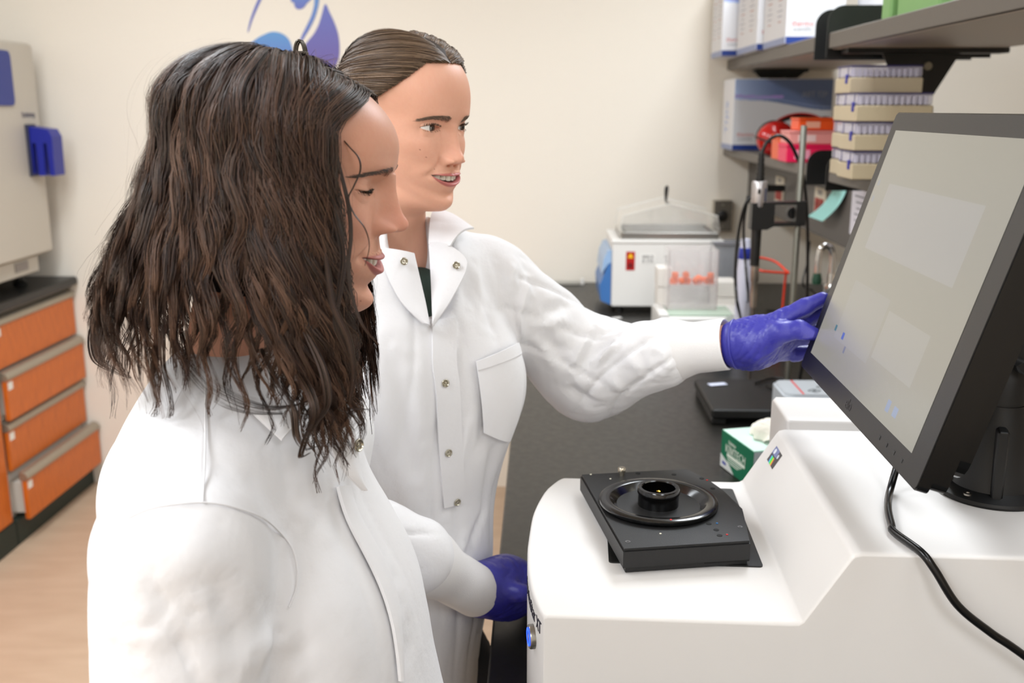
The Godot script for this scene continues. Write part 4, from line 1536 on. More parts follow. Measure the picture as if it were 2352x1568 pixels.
func build_w1() -> void:
	people_mats()
	var who := thing("person", "person nearest the camera in white coat, long wavy dark brown hair, in profile", "person", Vector3(-0.25, 0, -0.85))
	var org := who.position
	var off := Transform3D(Basis.IDENTITY, -org)
	var h := Head.new()
	h.skin = Color(0.83, 0.615, 0.52).srgb_to_linear()
	h.lip = Color(0.70, 0.44, 0.42).srgb_to_linear()
	h.eye_up = -1.2; h.eye_lo = 2.2; h.eye_y = -2.0
	h.ym = -64.0
	h.ou = 3.0; h.ol = 3.6; h.lift = 6.0; h.tu = 5.0; h.tl = 7.0
	h.nose_k = 1.08; h.nose_dy = 7.0
	h.rosy = 0.5
	h.moles = [Vector2(-14, -55), Vector2(-16, -96)]
	h.top = 57.0; h.fore = 1.75; h.crease = 0.5
	var tr := off * pose(Vector3(-0.2245, 1.571, -0.86), 92.0, 10.0, 0.0).scaled_local(Vector3.ONE * 1.03)
	var neck := off * pose(Vector3(-0.238, 1.575, -0.865), 85.0, 6.0, 0.0)
	var nz := FastNoiseLite.new()
	nz.seed = 3; nz.frequency = 0.06
	var b := MB.new()
	h.build(b, tr, neck, nz)
	part("body", b, skin_mat(), who)
	for s in [-1.0, 1.0]:
		eye_at(who, tr, Vector3(0.0, -0.55, 1), s)
	var hm := hair_mat()
	brows(h, tr, who, Color(0.09, 0.06, 0.045), hm, 1.0, 6.0, -1.0)
	lashes(h, tr, who, hm, 0.75, 80, 8.0)
	teeth(h, tr, who, 90.0)
	var f := coat_field_1()
	var coat := part("lab_coat", cloth_mesh(f, coat_folds_1(), Vector3(-0.48, 0.50, -1.16), Vector3(0.0, 1.46, -0.57), 0.0045, 11, org, 0.0008, arms_1), cloth, who)
	for s in coat_seams_1():
		seam(coat, s, org, f)
	# open neck: collar, turned-out front edge, placket
	part("collar", strip([Vector3(-0.2473, 1.3965, -0.7748), Vector3(-0.2277, 1.3896, -0.7799), Vector3(-0.1889, 1.3795, -0.7962)], [Vector3(-0.2337, 1.3839, -0.7682), Vector3(-0.2201, 1.3725, -0.7639), Vector3(-0.2063, 1.3625, -0.7579)], org, 0.003, 0.003), cloth, coat)
	var lr := [Vector3(-0.1616, 1.3723, -0.8107), Vector3(-0.1563, 1.3494, -0.8076), Vector3(-0.1543, 1.3300, -0.8073), Vector3(-0.1519, 1.3148, -0.8059), Vector3(-0.1492, 1.3006, -0.8047)]
	part("lapel", strip([Vector3(-0.1911, 1.3769, -0.7924), Vector3(-0.1803, 1.3589, -0.7896), Vector3(-0.1703, 1.3361, -0.7897), Vector3(-0.1614, 1.3194, -0.7933), Vector3(-0.1504, 1.3017, -0.8029)], lr, org, 0.003, 0.004), cloth, coat)
	part("placket", strip([Vector3(-0.1597, 1.3068, -0.8058), Vector3(-0.1450, 1.2738, -0.8037), Vector3(-0.1352, 1.2487, -0.8013), Vector3(-0.1239, 1.2165, -0.7962), Vector3(-0.1142, 1.1815, -0.7883), Vector3(-0.1082, 1.1344, -0.7776)], [Vector3(-0.1504, 1.2995, -0.8249), Vector3(-0.1380, 1.2695, -0.8235), Vector3(-0.1290, 1.2431, -0.8227), Vector3(-0.1171, 1.2110, -0.8156), Vector3(-0.1052, 1.1765, -0.7977), Vector3(-0.0950, 1.1344, -0.7779)], org, 0.003, 0.001, 6, 8, f, 0.004), cloth, coat)
	snap(coat, Vector3(-0.1665, 1.3652, -0.7966) - org, Vector3(0.1, 0.25, 1.0), 0.0058)
	snap(coat, Vector3(-0.1544, 1.3421, -0.8039) - org, Vector3(0.9, 0.1, 0.5), 0.0058)
	legs(who, org, Vector3(-0.25, 0, -0.86), Vector3(0.985, 0, 0.174), Vector3(0.174, 0, -0.985), Color(0.16, 0.18, 0.24))
	hair_w1(h, tr, who, f, org)
	# loose locks across the cheek and over the lapel
	var lk := MB.new()
	lk.use_c = true
	for e in [[[Vector3(-0.1650, 1.6031, -0.8129), Vector3(-0.1526, 1.5916, -0.8003), Vector3(-0.1437, 1.5828, -0.7934), Vector3(-0.1417, 1.5730, -0.7881), Vector3(-0.1464, 1.5612, -0.7832), Vector3(-0.1504, 1.5519, -0.7809), Vector3(-0.1462, 1.5407, -0.7784), Vector3(-0.1374, 1.5292, -0.7760), Vector3(-0.1347, 1.5153, -0.7780), Vector3(-0.1389, 1.4996, -0.7793)], 0.0016, 9], [[Vector3(-0.1657, 1.5929, -0.8105), Vector3(-0.1579, 1.5698, -0.7951), Vector3(-0.1513, 1.5469, -0.7848), Vector3(-0.1491, 1.5236, -0.7795), Vector3(-0.1510, 1.4970, -0.7732), Vector3(-0.1467, 1.4737, -0.7680), Vector3(-0.1387, 1.4538, -0.7636), Vector3(-0.1275, 1.4387, -0.7655)], 0.0022, 14], [[Vector3(-0.1689, 1.5631, -0.7932), Vector3(-0.1608, 1.5369, -0.7822), Vector3(-0.1539, 1.5107, -0.7733), Vector3(-0.1564, 1.4842, -0.7670), Vector3(-0.1597, 1.4577, -0.7608), Vector3(-0.1523, 1.4371, -0.7593), Vector3(-0.1446, 1.4193, -0.7605)], 0.004, 26], [[Vector3(-0.1728, 1.5297, -0.7853), Vector3(-0.1669, 1.4973, -0.7708), Vector3(-0.1614, 1.4713, -0.7618), Vector3(-0.1502, 1.4442, -0.7590), Vector3(-0.1473, 1.4159, -0.7596), Vector3(-0.1511, 1.3896, -0.7637), Vector3(-0.1357, 1.3862, -0.7634)], 0.004, 24], [[Vector3(-0.2078, 1.4348, -0.7674), Vector3(-0.1857, 1.4092, -0.7570), Vector3(-0.1768, 1.3873, -0.7470), Vector3(-0.1837, 1.3680, -0.7403), Vector3(-0.1868, 1.3557, -0.7363), Vector3(-0.1794, 1.3584, -0.7371)], 0.005, 30], [[Vector3(-0.2216, 1.4348, -0.7670), Vector3(-0.2063, 1.4092, -0.7564), Vector3(-0.1926, 1.3906, -0.7473), Vector3(-0.1892, 1.3713, -0.7409), Vector3(-0.1821, 1.3617, -0.7378), Vector3(-0.1716, 1.3643, -0.7387)], 0.005, 30], [[Vector3(-0.1860, 1.4494, -0.7663), Vector3(-0.1703, 1.4205, -0.7549), Vector3(-0.1667, 1.3939, -0.7488), Vector3(-0.1770, 1.3763, -0.7424), Vector3(-0.1718, 1.3613, -0.7391)], 0.004, 22], [[Vector3(-0.2928, 1.4429, -0.7925), Vector3(-0.2750, 1.4167, -0.7664), Vector3(-0.2481, 1.4003, -0.7551), Vector3(-0.2199, 1.3908, -0.7517), Vector3(-0.1924, 1.3925, -0.7529), Vector3(-0.1719, 1.4009, -0.7554)], 0.007, 40], [[Vector3(-0.3109, 1.4478, -0.8033), Vector3(-0.2855, 1.4176, -0.7765), Vector3(-0.2559, 1.3961, -0.7570), Vector3(-0.2308, 1.3869, -0.7525), Vector3(-0.2027, 1.3858, -0.7510)], 0.006, 34], [[Vector3(-0.3919, 1.4485, -0.8730), Vector3(-0.4016, 1.4256, -0.8674), Vector3(-0.3987, 1.4027, -0.8622), Vector3(-0.3787, 1.3938, -0.8505), Vector3(-0.3598, 1.3897, -0.8398)], 0.006, 34]]:
		var line := spline(e[0], 7)
		for k in e[2]:
			var an := rnd(0.0, TAU)
			var r: float = sqrt(rng.randf()) * e[1]
			var pts := PackedVector3Array()
			var st := rnd(0.0, 0.12)
			for i in line.size():
				var t := float(i) / (line.size() - 1)
				var sp := (0.5 + sin(PI * t) * 0.8) * (1.0 - 0.5 * t)
				pts.append(line[i] - org + Vector3(cos(an) * r * 0.8, cos(an) * r * 0.3, sin(an) * r) * sp)
			var c := Color(0.022, 0.012, 0.008).lerp(Color(0.075, 0.04, 0.025), rng.randf())
			strand(lk, pts, rnd(0.0006, 0.0009), 0.0003, c, tr * Vector3(0, -0.02, -0.02))
	part("loose_locks", lk, hm, who)
	var clip := MB.new()
	for k in 2:
		var arc := []
		for i in 9:
			var a := PI * i / 8.0
			arc.append(Vector3(-0.2102, 1.6686, -0.8987) - org + Vector3(0.0045 * cos(a), 0.013 * sin(a) - 0.004, (k - 0.5) * 0.008))
		clip.tube(spline(arc, 3), 0.0013, 6)
	clip.box(Vector3(-0.2102, 1.6672, -0.8983) - org, Vector3(0.012, 0.003, 0.012), 0.001)
	part("hair_clip", clip, mat(Color(0.35, 0.33, 0.31), 0.25, 0.9), who)
	var hands := Field.new()
	for g in [[wrists_1[0], wrists_1[1]], [wrists_1[2], wrists_1[3]]]:
		var d: Vector3 = g[1].normalized()
		hand_chain(hands, g[0] + d * 0.02, d, Vector3(0, 0, 1.0))
	var gm := MB.new()
	hands.nets(Vector3(-0.26, 0.58, -1.10), Vector3(-0.02, 0.90, -0.56), 0.004, gm)
	for i in gm.v.size():
		gm.v[i] -= org
	part("gloves", gm, glove_blue, who)

# a relaxed hand: palm and five bent fingers along d, spread along s
func hand_chain(f: Field, w: Vector3, d: Vector3, s: Vector3) -> void:
	var dn := s.cross(d).normalized()
	if dn.y > 0.0: dn = -dn
	f.cap(w, w + d * 0.04, 0.027, 0.03, 0.02)
	for k in 4:
		var o := s * (0.028 - 0.019 * k)
		var len_: float = [0.072, 0.08, 0.074, 0.058][k]
		var a := w + d * 0.075 + o
		var b := a + (d * 0.8 + dn * 0.5).normalized() * len_ * 0.5
		var c := b + (d * 0.35 + dn * 0.9).normalized() * len_ * 0.5
		f.cap(w + d * 0.02 + o * 0.7, a, 0.015, 0.0105, 0.015)
		f.cap(a, b, 0.0100, 0.0090, 0.006)
		f.cap(b, c, 0.0090, 0.0080, 0.006)
	var t0 := w + d * 0.03 + s * 0.03
	var t1 := t0 + (d * 0.6 + s * 0.8).normalized() * 0.035
	f.cap(w + d * 0.01 + s * 0.012, t0, 0.016, 0.013, 0.014)
	f.cap(t0, t1, 0.0115, 0.0105, 0.006)
	f.cap(t1, t1 + (d * 0.9 + s * 0.3).normalized() * 0.028, 0.0105, 0.0085, 0.006)

func cuff(parent: Node, a: Vector3, b: Vector3, r0: float, r1: float, org: Vector3) -> void:
	var d := (b - a)
	var n := 70
	var prof := []
	for i in n + 1:
		var t := float(i) / n
		prof.append(Vector2(lerpf(r0, r1, smoothstep(0.0, 0.5, t)) + (0.00022 if i % 2 else -0.00022) + 0.0009 * exp(-pow((t - 0.62) / 0.02, 2.0)) * 0.0, d.length() * t))
	prof.append(Vector2(r1 - 0.001, d.length() + 0.0015))
	prof.append(Vector2(r1 - 0.0035, d.length() + 0.0005))
	prof.append(Vector2(r1 - 0.0045, d.length() - 0.02))
	part("knit_cuff", MB.new().lathe(a - org, prof, 48, Basis(Quaternion(Vector3.UP, d.normalized())), 0.2), knit, parent)

func build_w2() -> void:
	var who := thing("person", "person in white coat with hair tied back, touching the monitor with blue glove", "person", Vector3(-0.17, 0, -1.3))
	var org := who.position
	var off := Transform3D(Basis.IDENTITY, -org)
	var h := Head.new()
	h.skin = Color(0.87, 0.655, 0.555).srgb_to_linear()
	h.lip = Color(0.72, 0.42, 0.40).srgb_to_linear()
	h.ym = -65.0
	h.ou = 4.2; h.ol = 4.0; h.eye_up = 3.9; h.eye_lo = 2.9; h.nose_k = 0.9; h.fore = 2.1; h.tu = 4.0; h.tl = 6.0; h.mw = 28.5; h.lift = 4.8
	h.moles = [Vector2(-44, -28), Vector2(-38, -37), Vector2(-58, -48), Vector2(-26, -52)]
	var tr := off * pose(Vector3(-0.1775, 1.606, -1.315), 54.0, 7.0, 0.0).scaled_local(Vector3(0.91, 0.95, 0.95))
	var neck := off * pose(Vector3(-0.178, 1.612, -1.33), 34.0, 3.0, 0.0).scaled_local(Vector3(0.9, 1.0, 0.9))
	var nz := FastNoiseLite.new()
	nz.seed = 5; nz.frequency = 0.06
	var b := MB.new()
	h.build(b, tr, neck, nz)
	# wrist of the reaching arm, between cuff and glove
	var arm := MB.new()
	arm.use_c = true
	arm.tube(spline([Vector3(0.21, 1.306, -1.322) - org, Vector3(0.24, 1.313, -1.308) - org, Vector3(0.27, 1.319, -1.294) - org], 4), 0.0275, 24, 0.026, true, h.skin)
	var body := part("body", b, skin_mat(), who)
	part("wrist", arm, skin_mat(), body)
	for s in [-1.0, 1.0]:
		eye_at(who, tr, Vector3(0.12, 0.05, 1), s)
	var hm := hair_mat()
	brows(h, tr, who, Color(0.15, 0.098, 0.068), hm, 4.0, 4.5, -2.5, 1.15)
	lashes(h, tr, who, hm, -0.1, 90, 5.0)
	teeth(h, tr, who, 91.0)
	hair_w2(h, tr, who)
	var f := coat_field_2()
	var coat := part("lab_coat", cloth_mesh(f, coat_folds_2(), Vector3(-0.42, 0.50, -1.52), Vector3(0.26, 1.50, -1.02), 0.0042, 12, org, 0.0010, arms_2), cloth, who)
	for s in coat_seams_2():
		seam(coat, s, org, f)
	# dark green shirt in the neck opening
	var sh := Field.new()
	sh.ell(Vector3(-0.18, 1.27, -1.325), Vector3(0.12, 0.145, 0.088), Basis(Vector3(0.883, 0, -0.469), Vector3.UP, Vector3(0.469, 0, 0.883)), 0.02)
	var sm := MB.new()
	sh.nets(Vector3(-0.34, 1.1, -1.47), Vector3(0.0, 1.46, -1.17), 0.008, sm)
	for i in sm.v.size():
		sm.v[i] -= org
	part("shirt", sm, mat(Color(0.20, 0.27, 0.24), 0.85), who)
	part("collar", strip([Vector3(-0.1463, 1.4898, -1.3623), Vector3(-0.1189, 1.4833, -1.3461), Vector3(-0.0887, 1.4685, -1.3128)], [Vector3(-0.1463, 1.4493, -1.2912), Vector3(-0.1339, 1.4467, -1.2858), Vector3(-0.1167, 1.4497, -1.2768)], org, 0.003, 0.008), cloth, coat)
	part("lapel", strip([Vector3(-0.1465, 1.4513, -1.2937), Vector3(-0.1436, 1.4285, -1.2783), Vector3(-0.1398, 1.3986, -1.2540), Vector3(-0.1349, 1.3584, -1.2170)], [Vector3(-0.1169, 1.4499, -1.2789), Vector3(-0.0946, 1.4282, -1.2704), Vector3(-0.1111, 1.3896, -1.2424), Vector3(-0.1337, 1.3575, -1.2158)], org, 0.0028, 0.004), cloth, coat)
	part("lapel", strip([Vector3(-0.2034, 1.4500, -1.2507), Vector3(-0.1950, 1.4233, -1.2376), Vector3(-0.1750, 1.3871, -1.2246), Vector3(-0.1474, 1.3600, -1.2170)], [Vector3(-0.1595, 1.4431, -1.2504), Vector3(-0.1539, 1.4196, -1.2451), Vector3(-0.1449, 1.3856, -1.2333), Vector3(-0.1376, 1.3578, -1.2168)], org, 0.0028, 0.003), cloth, coat)
	part("placket", strip(placket_2, shifted(placket_2, Vector3(0.030, 0, -0.014)), org, 0.003, 0.0, 8, 8, f, 0.003), cloth, coat)
	for p in snaps_2:
		var q := f.onto(p, 0.0032)
		snap(coat, q - org, f.grad(q), 0.0052)
	snap(coat, Vector3(-0.1080, 1.4258, -1.2633) - org, Vector3(0.25, 0.2, 1.0), 0.005)
	snap(coat, Vector3(-0.1712, 1.4344, -1.2377) - org, Vector3(0.2, 0.2, 1.0), 0.005)
	# breast pocket with a standing mouth
	var k := pocket_2
	part("pocket", strip([k[0], k[0].lerp(k[3], 0.35), k[0].lerp(k[3], 0.7), k[3]], [k[1], k[1].lerp(k[2], 0.35), k[1].lerp(k[2], 0.7), k[2]], org, 0.002, 0.004, 6, 10, f, 0.005), cloth, coat)
	part("pocket_hem", strip([k[0], k[0].lerp(k[3], 0.12)], [k[1], k[1].lerp(k[2], 0.12)], org, 0.002, 0.004, 6, 10, f, 0.0065), cloth, coat)
	cuff(coat, Vector3(0.180, 1.298, -1.338), Vector3(0.2475, 1.3152, -1.3052), 0.043, 0.0345, org)
	cuff(coat, Vector3(-0.1437, 1.0906, -1.1156), Vector3(-0.0828, 0.9935, -1.2232), 0.044, 0.034, org)
	# reaching glove: index finger on the screen edge, thumb in front, the other fingers curled
	var g := Field.new()
	var w := Vector3(0.262, 1.317, -1.2985)
	g.cap(w, Vector3(0.283, 1.322, -1.292), 0.032, 0.031, 0.02)
	g.cap(Vector3(0.283, 1.325, -1.288), Vector3(0.307, 1.352, -1.275), 0.024, 0.014, 0.02)
	g.cap(Vector3(0.283, 1.322, -1.292), Vector3(0.322, 1.337, -1.289), 0.024, 0.014, 0.02)
	g.cap(Vector3(0.281, 1.316, -1.297), Vector3(0.323, 1.319, -1.305), 0.022, 0.014, 0.02)
	g.cap(Vector3(0.280, 1.311, -1.298), Vector3(0.321, 1.304, -1.317), 0.021, 0.013, 0.02)
	for c in [[Vector3(0.3134, 1.3574, -1.2751), Vector3(0.3403, 1.3718, -1.2751), Vector3(0.3615, 1.3829, -1.2742), 0.0112], [Vector3(0.3219, 1.3419, -1.2882), Vector3(0.3469, 1.3528, -1.2894), Vector3(0.3644, 1.3630, -1.2882), 0.0112], [Vector3(0.3233, 1.3226, -1.3012), Vector3(0.3481, 1.3271, -1.3030), Vector3(0.3645, 1.3361, -1.3025), 0.0108], [Vector3(0.3212, 1.3040, -1.3143), Vector3(0.3430, 1.2999, -1.3170), Vector3(0.3599, 1.3038, -1.3164), 0.0105]]:
		g.cap(c[0], c[1], c[3] + 0.0012, c[3], 0.006)
		g.cap(c[1], c[2], c[3], c[3] - 0.0018, 0.005)
	var th := [Vector3(0.2780, 1.3192, -1.2693), Vector3(0.3032, 1.3431, -1.2509), Vector3(0.3270, 1.3482, -1.2466), Vector3(0.3480, 1.3423, -1.2459)]
	g.cap(th[0], th[1], 0.021, 0.0135, 0.014)
	g.cap(th[1], th[2], 0.0130, 0.0118, 0.008)
	g.cap(th[2], th[3], 0.0118, 0.0088, 0.006)
	var gf := [[[Vector3(0.2630, 1.3478, -1.2385), Vector3(0.2758, 1.3265, -1.2340), Vector3(0.2864, 1.3037, -1.2392)], -2.2, 4.0], [[Vector3(0.2695, 1.3554, -1.2507), Vector3(0.2840, 1.3265, -1.2342), Vector3(0.2919, 1.3048, -1.2397)], 1.6, 4.0], [[Vector3(0.2777, 1.3591, -1.2519), Vector3(0.2947, 1.3575, -1.2417), Vector3(0.3057, 1.3596, -1.2425)], -1.5, 3.0], [[Vector3(0.3004, 1.3265, -1.2347), Vector3(0.3223, 1.3345, -1.2372), Vector3(0.3332, 1.3398, -1.2387)], -1.6, 4.0], [[Vector3(0.2747, 1.3056, -1.2496), Vector3(0.3028, 1.3242, -1.2445), Vector3(0.3330, 1.3273, -1.2563)], -1.8, 3.5], [[Vector3(0.3221, 1.3612, -1.2434), Vector3(0.3439, 1.3799, -1.2483)], -1.4, 3.0], [[Vector3(0.3138, 1.3665, -1.2444), Vector3(0.3330, 1.3756, -1.2470)], -1.2, 2.5]]
	part("glove", cloth_mesh(g, gf, Vector3(0.215, 1.26, -1.36), Vector3(0.39, 1.41, -1.22), 0.0025, 31, org, 0.0004, [[Vector3(0.255, 1.315, -1.30), Vector3(0.34, 1.335, -1.29), 0.9, 70.0, 1.4, 2.0, 0.06]]), glove_blue, who)
	var axis := Vector3(0.88, 0.17, 0.42).normalized()
	var bead := []
	for i in 9:
		var a := TAU * i / 8.0
		bead.append(Vector2(0.0315 + 0.0022 * sin(a), 0.0022 * -cos(a)))
	part("glove_rim", MB.new().lathe(w - axis * 0.004 - org, bead, 40, Basis(Quaternion(Vector3.UP, axis)), 0.2), glove_blue, who)
	# the other glove, closed over the bench edge
	var g2 := Field.new()
	var w2 := Vector3(-0.0738, 0.9899, -1.2380)
	var d2 := (Vector3(-0.0079, 0.9568, -1.3144) - w2).normalized().normalized()
	var s2 := Vector3(0.1, 0.35, 0.9).normalized()
	hand_chain(g2, w2, d2, s2)
	g2.cap(w2 - d2 * 0.012, w2 + d2 * 0.05, 0.034, 0.037, 0.03)
	g2.cap(w2 + d2 * 0.05, w2 + d2 * 0.085, 0.035, 0.022, 0.03)
	part("glove", cloth_mesh(g2, [[[Vector3(-0.0697, 0.9979, -1.2502), Vector3(-0.0459, 0.9749, -1.2456), Vector3(-0.0251, 0.9663, -1.2442)], -1.5, 4.0]], w2 + Vector3(-0.06, -0.13, -0.1), w2 + Vector3(0.19, 0.08, 0.12), 0.003, 32, org, 0.0008, [[w2, w2 + d2 * 0.1, 1.0, 50.0, 1.4, 2.0, 0.07]]), glove_blue, who)
	legs(who, org, Vector3(-0.23, 0, -1.325), Vector3(0.469, 0, 0.883), Vector3(0.883, 0, -0.469), Color(0.22, 0.23, 0.26))

# ---------------------------------------------------------------- left-hand cabinets and incubator
func frame(r: Vector3, u: Vector3, o: Vector3) -> Transform3D:   # r = right, u = up on a face, normal out of it
	return Transform3D(Basis(r.normalized(), u.normalized(), r.cross(u).normalized()), o)

func build_left() -> void:
	var wood := mat(Color(0.85, 0.44, 0.13), 0.42)
	wood.albedo_texture = noise_tex(0.03, 4, Color(0.86, 0.83, 0.80), Color(1.0, 1.0, 1.0), 256, 41)
	wood.uv1_triplanar = true
	wood.uv1_scale = Vector3(9.0, 1.2, 9.0)
	var alu := mat(Color(0.66, 0.63, 0.57), 0.38, 0.7)
	var green := mat(Color(0.10, 0.15, 0.12), 0.6)
	var carcass := mat(Color(0.80, 0.78, 0.74), 0.5)
	var black := mat(Color(0.055, 0.055, 0.05), 0.38)
	var paper := mat(Color(0.92, 0.91, 0.88), 0.7)
	var ct := part("countertop", MB.new().box(Vector3(-2.265, 0.912, -2.9), Vector3(0.60, 0.036, 2.49), 0.008), black)
	tag(ct, "black bullnose countertop on the orange wooden drawers, left of the two people", "countertop")
	# drawer unit at the wall
	var t := thing("drawer_unit", "base cabinet of four orange wooden drawers with grey rail handles, lowest drawer pulled out", "cabinet", Vector3(-2.28, 0, -3.815))
	part("body", MB.new().box(Vector3(0.0, 0.49, 0), Vector3(0.53, 0.80, 0.65), 0.003), carcass, t)
	part("plinth", MB.new().box(Vector3(0.01, 0.049, 0), Vector3(0.58, 0.098, 0.66), 0.002), green, t)
	var rows := [[0.684, 0.842, 0.005, 0.877], [0.490, 0.642, 0.028, 0.681], [0.292, 0.446, 0.012, 0.470], [0.100, 0.255, 0.060, 0.289]]
	for r in rows:
		var d := MeshInstance3D.new()
		d.name = "drawer"
		var x: float = 0.268 + r[2]
		d.mesh = MB.new().box(Vector3(x + 0.009, (r[0] + r[1]) * 0.5, -0.003), Vector3(0.018, r[1] - r[0], 0.632), 0.002).mesh()
		d.material_override = wood
		t.add_child(d, true)
		# rail handle: a hooked aluminium profile along the top edge
		var pr := curve2([Vector2(0, 0), Vector2(0.024, 0.0), Vector2(0.031, 0.008), Vector2(0.028, 0.020), Vector2(0.018, 0.030), Vector2(0.004, 0.034), Vector2(0, 0.034)], 4)
		part("rail_handle", MB.new().prism(pr, 0.636, Transform3D(Basis(Vector3.RIGHT, Vector3.UP, Vector3.BACK), Vector3(x - 0.006, r[1], -0.321))), alu, d)
		part("label_tag", MB.new().box(Vector3(x + 0.0186, r[1] - 0.022, 0.288), Vector3(0.0008, 0.03, 0.034), 0.0002), paper, d)
		part("drawer_box", MB.new().box(Vector3(x - 0.23, (r[0] + r[1]) * 0.5, -0.003), Vector3(0.45, (r[1] - r[0]) * 0.8, 0.58), 0.002), carcass, d)
	# neighbouring unit with a door
	var c := thing("door_cabinet", "orange wooden base cabinet with tall door, cut off by the left edge beside the drawers", "cabinet", Vector3(-2.28, 0, -3.18))
	part("body", MB.new().box(Vector3(0.0, 0.49, 0), Vector3(0.53, 0.80, 0.605), 0.003), carcass, c)
	part("plinth", MB.new().box(Vector3(0.01, 0.049, 0), Vector3(0.58, 0.098, 0.60), 0.002), green, c)
	var dr := part("drawer", MB.new().box(Vector3(0.282, 0.763, 0), Vector3(0.018, 0.158, 0.595), 0.002), wood, c)
	part("rail_handle", MB.new().prism(curve2([Vector2(0, 0), Vector2(0.024, 0.0), Vector2(0.031, 0.008), Vector2(0.028, 0.020), Vector2(0.018, 0.030), Vector2(0, 0.034)], 4), 0.595, Transform3D(Basis(Vector3.RIGHT, Vector3.UP, Vector3.BACK), Vector3(0.267, 0.842, -0.298))), alu, dr)
	var do := part("door", MB.new().box(Vector3(0.282, 0.372, 0), Vector3(0.018, 0.545, 0.595), 0.002), wood, c)
	part("rail_handle", MB.new().prism(curve2([Vector2(0, 0), Vector2(0.024, 0.0), Vector2(0.031, 0.008), Vector2(0.028, 0.020), Vector2(0.018, 0.030), Vector2(0, 0.034)], 4), 0.595, Transform3D(Basis(Vector3.RIGHT, Vector3.UP, Vector3.BACK), Vector3(0.267, 0.646, -0.298))), alu, do)
	var e := thing("door_cabinet", "base cabinet nearest the camera along the left wall, outside the picture", "cabinet", Vector3(-2.28, 0, -2.27))
	part("body", MB.new().box(Vector3(0.0, 0.49, 0), Vector3(0.53, 0.80, 1.19), 0.003), carcass, e)
	part("plinth", MB.new().box(Vector3(0.01, 0.049, 0), Vector3(0.58, 0.098, 1.19), 0.002), green, e)
	for s in [-1, 1]:
		part("door", MB.new().box(Vector3(0.282, 0.47, s * 0.297), Vector3(0.018, 0.74, 0.59), 0.002), wood, e)
	# incubator standing on the counter
	var cream := mat(Color(0.76, 0.73, 0.68), 0.45)
	var blue := mat(Color(0.13, 0.20, 0.52), 0.4)
	var deep := mat(Color(0.06, 0.12, 0.55), 0.35)
	var f := thing("incubator", "off-white laboratory incubator with blue door handle standing on the left countertop", "incubator", Vector3(-2.29, 0.93, -3.70))
	part("cabinet_body", MB.new().box(Vector3(-0.02, 0.53, 0), Vector3(0.50, 0.82, 0.68), 0.012), cream, f)
	var door := part("door", MB.new().box(Vector3(0.262, 0.53, 0), Vector3(0.052, 0.82, 0.68), 0.014), cream, f)
	part("lower_panel", MB.new().box(Vector3(0.18, 0.085, -0.06), Vector3(0.16, 0.07, 0.40), 0.006), cream, f)
	part("vent_label", MB.new().box(Vector3(0.262, 0.09, -0.12), Vector3(0.003, 0.035, 0.10), 0.001), mat(Color(0.55, 0.52, 0.50), 0.5), f)
	for sx in [-0.2, 0.20]:
		for sz in [-0.21, 0.26]:
			part("foot", MB.new().lathe(Vector3(sx, 0.0, sz), [Vector2(0, 0), Vector2(0.026, 0), Vector2(0.028, 0.012), Vector2(0.016, 0.022), Vector2(0.014, 0.055), Vector2(0, 0.055)], 16), black, f)
	var cp := round_rect(0.46, 0.20, 0.022)
	part("control_panel", MB.new().prism(cp, 0.006, frame(Vector3(0, 0, -1), Vector3.UP, Vector3(0.288, 0.802, 0.085))), blue, door)
	lettering("Isotemp", 0.020, mat(Color(0.10, 0.12, 0.30), 0.5), door, frame(Vector3(0, 0, -1), Vector3.UP, Vector3(0.289, 0.668, -0.245)))
	var shape := PackedVector2Array([Vector2(0.290, 0.10), Vector2(0.372, 0.088), Vector2(0.386, 0.06), Vector2(0.384, -0.09), Vector2(0.366, -0.09), Vector2(0.362, 0.035), Vector2(0.350, 0.035), Vector2(0.346, -0.09), Vector2(0.322, -0.09), Vector2(0.320, 0.035), Vector2(0.306, 0.035), Vector2(0.302, -0.085), Vector2(0.288, -0.085)])
	part("handle", MB.new().prism(shape, 0.085, Transform3D(Basis.IDENTITY, Vector3(0, 0.525, -0.30))), deep, door)
	part("handle_base", MB.new().box(Vector3(0.293, 0.532, -0.24), Vector3(0.014, 0.20, 0.07), 0.005), mat(Color(0.18, 0.19, 0.28), 0.5), door)

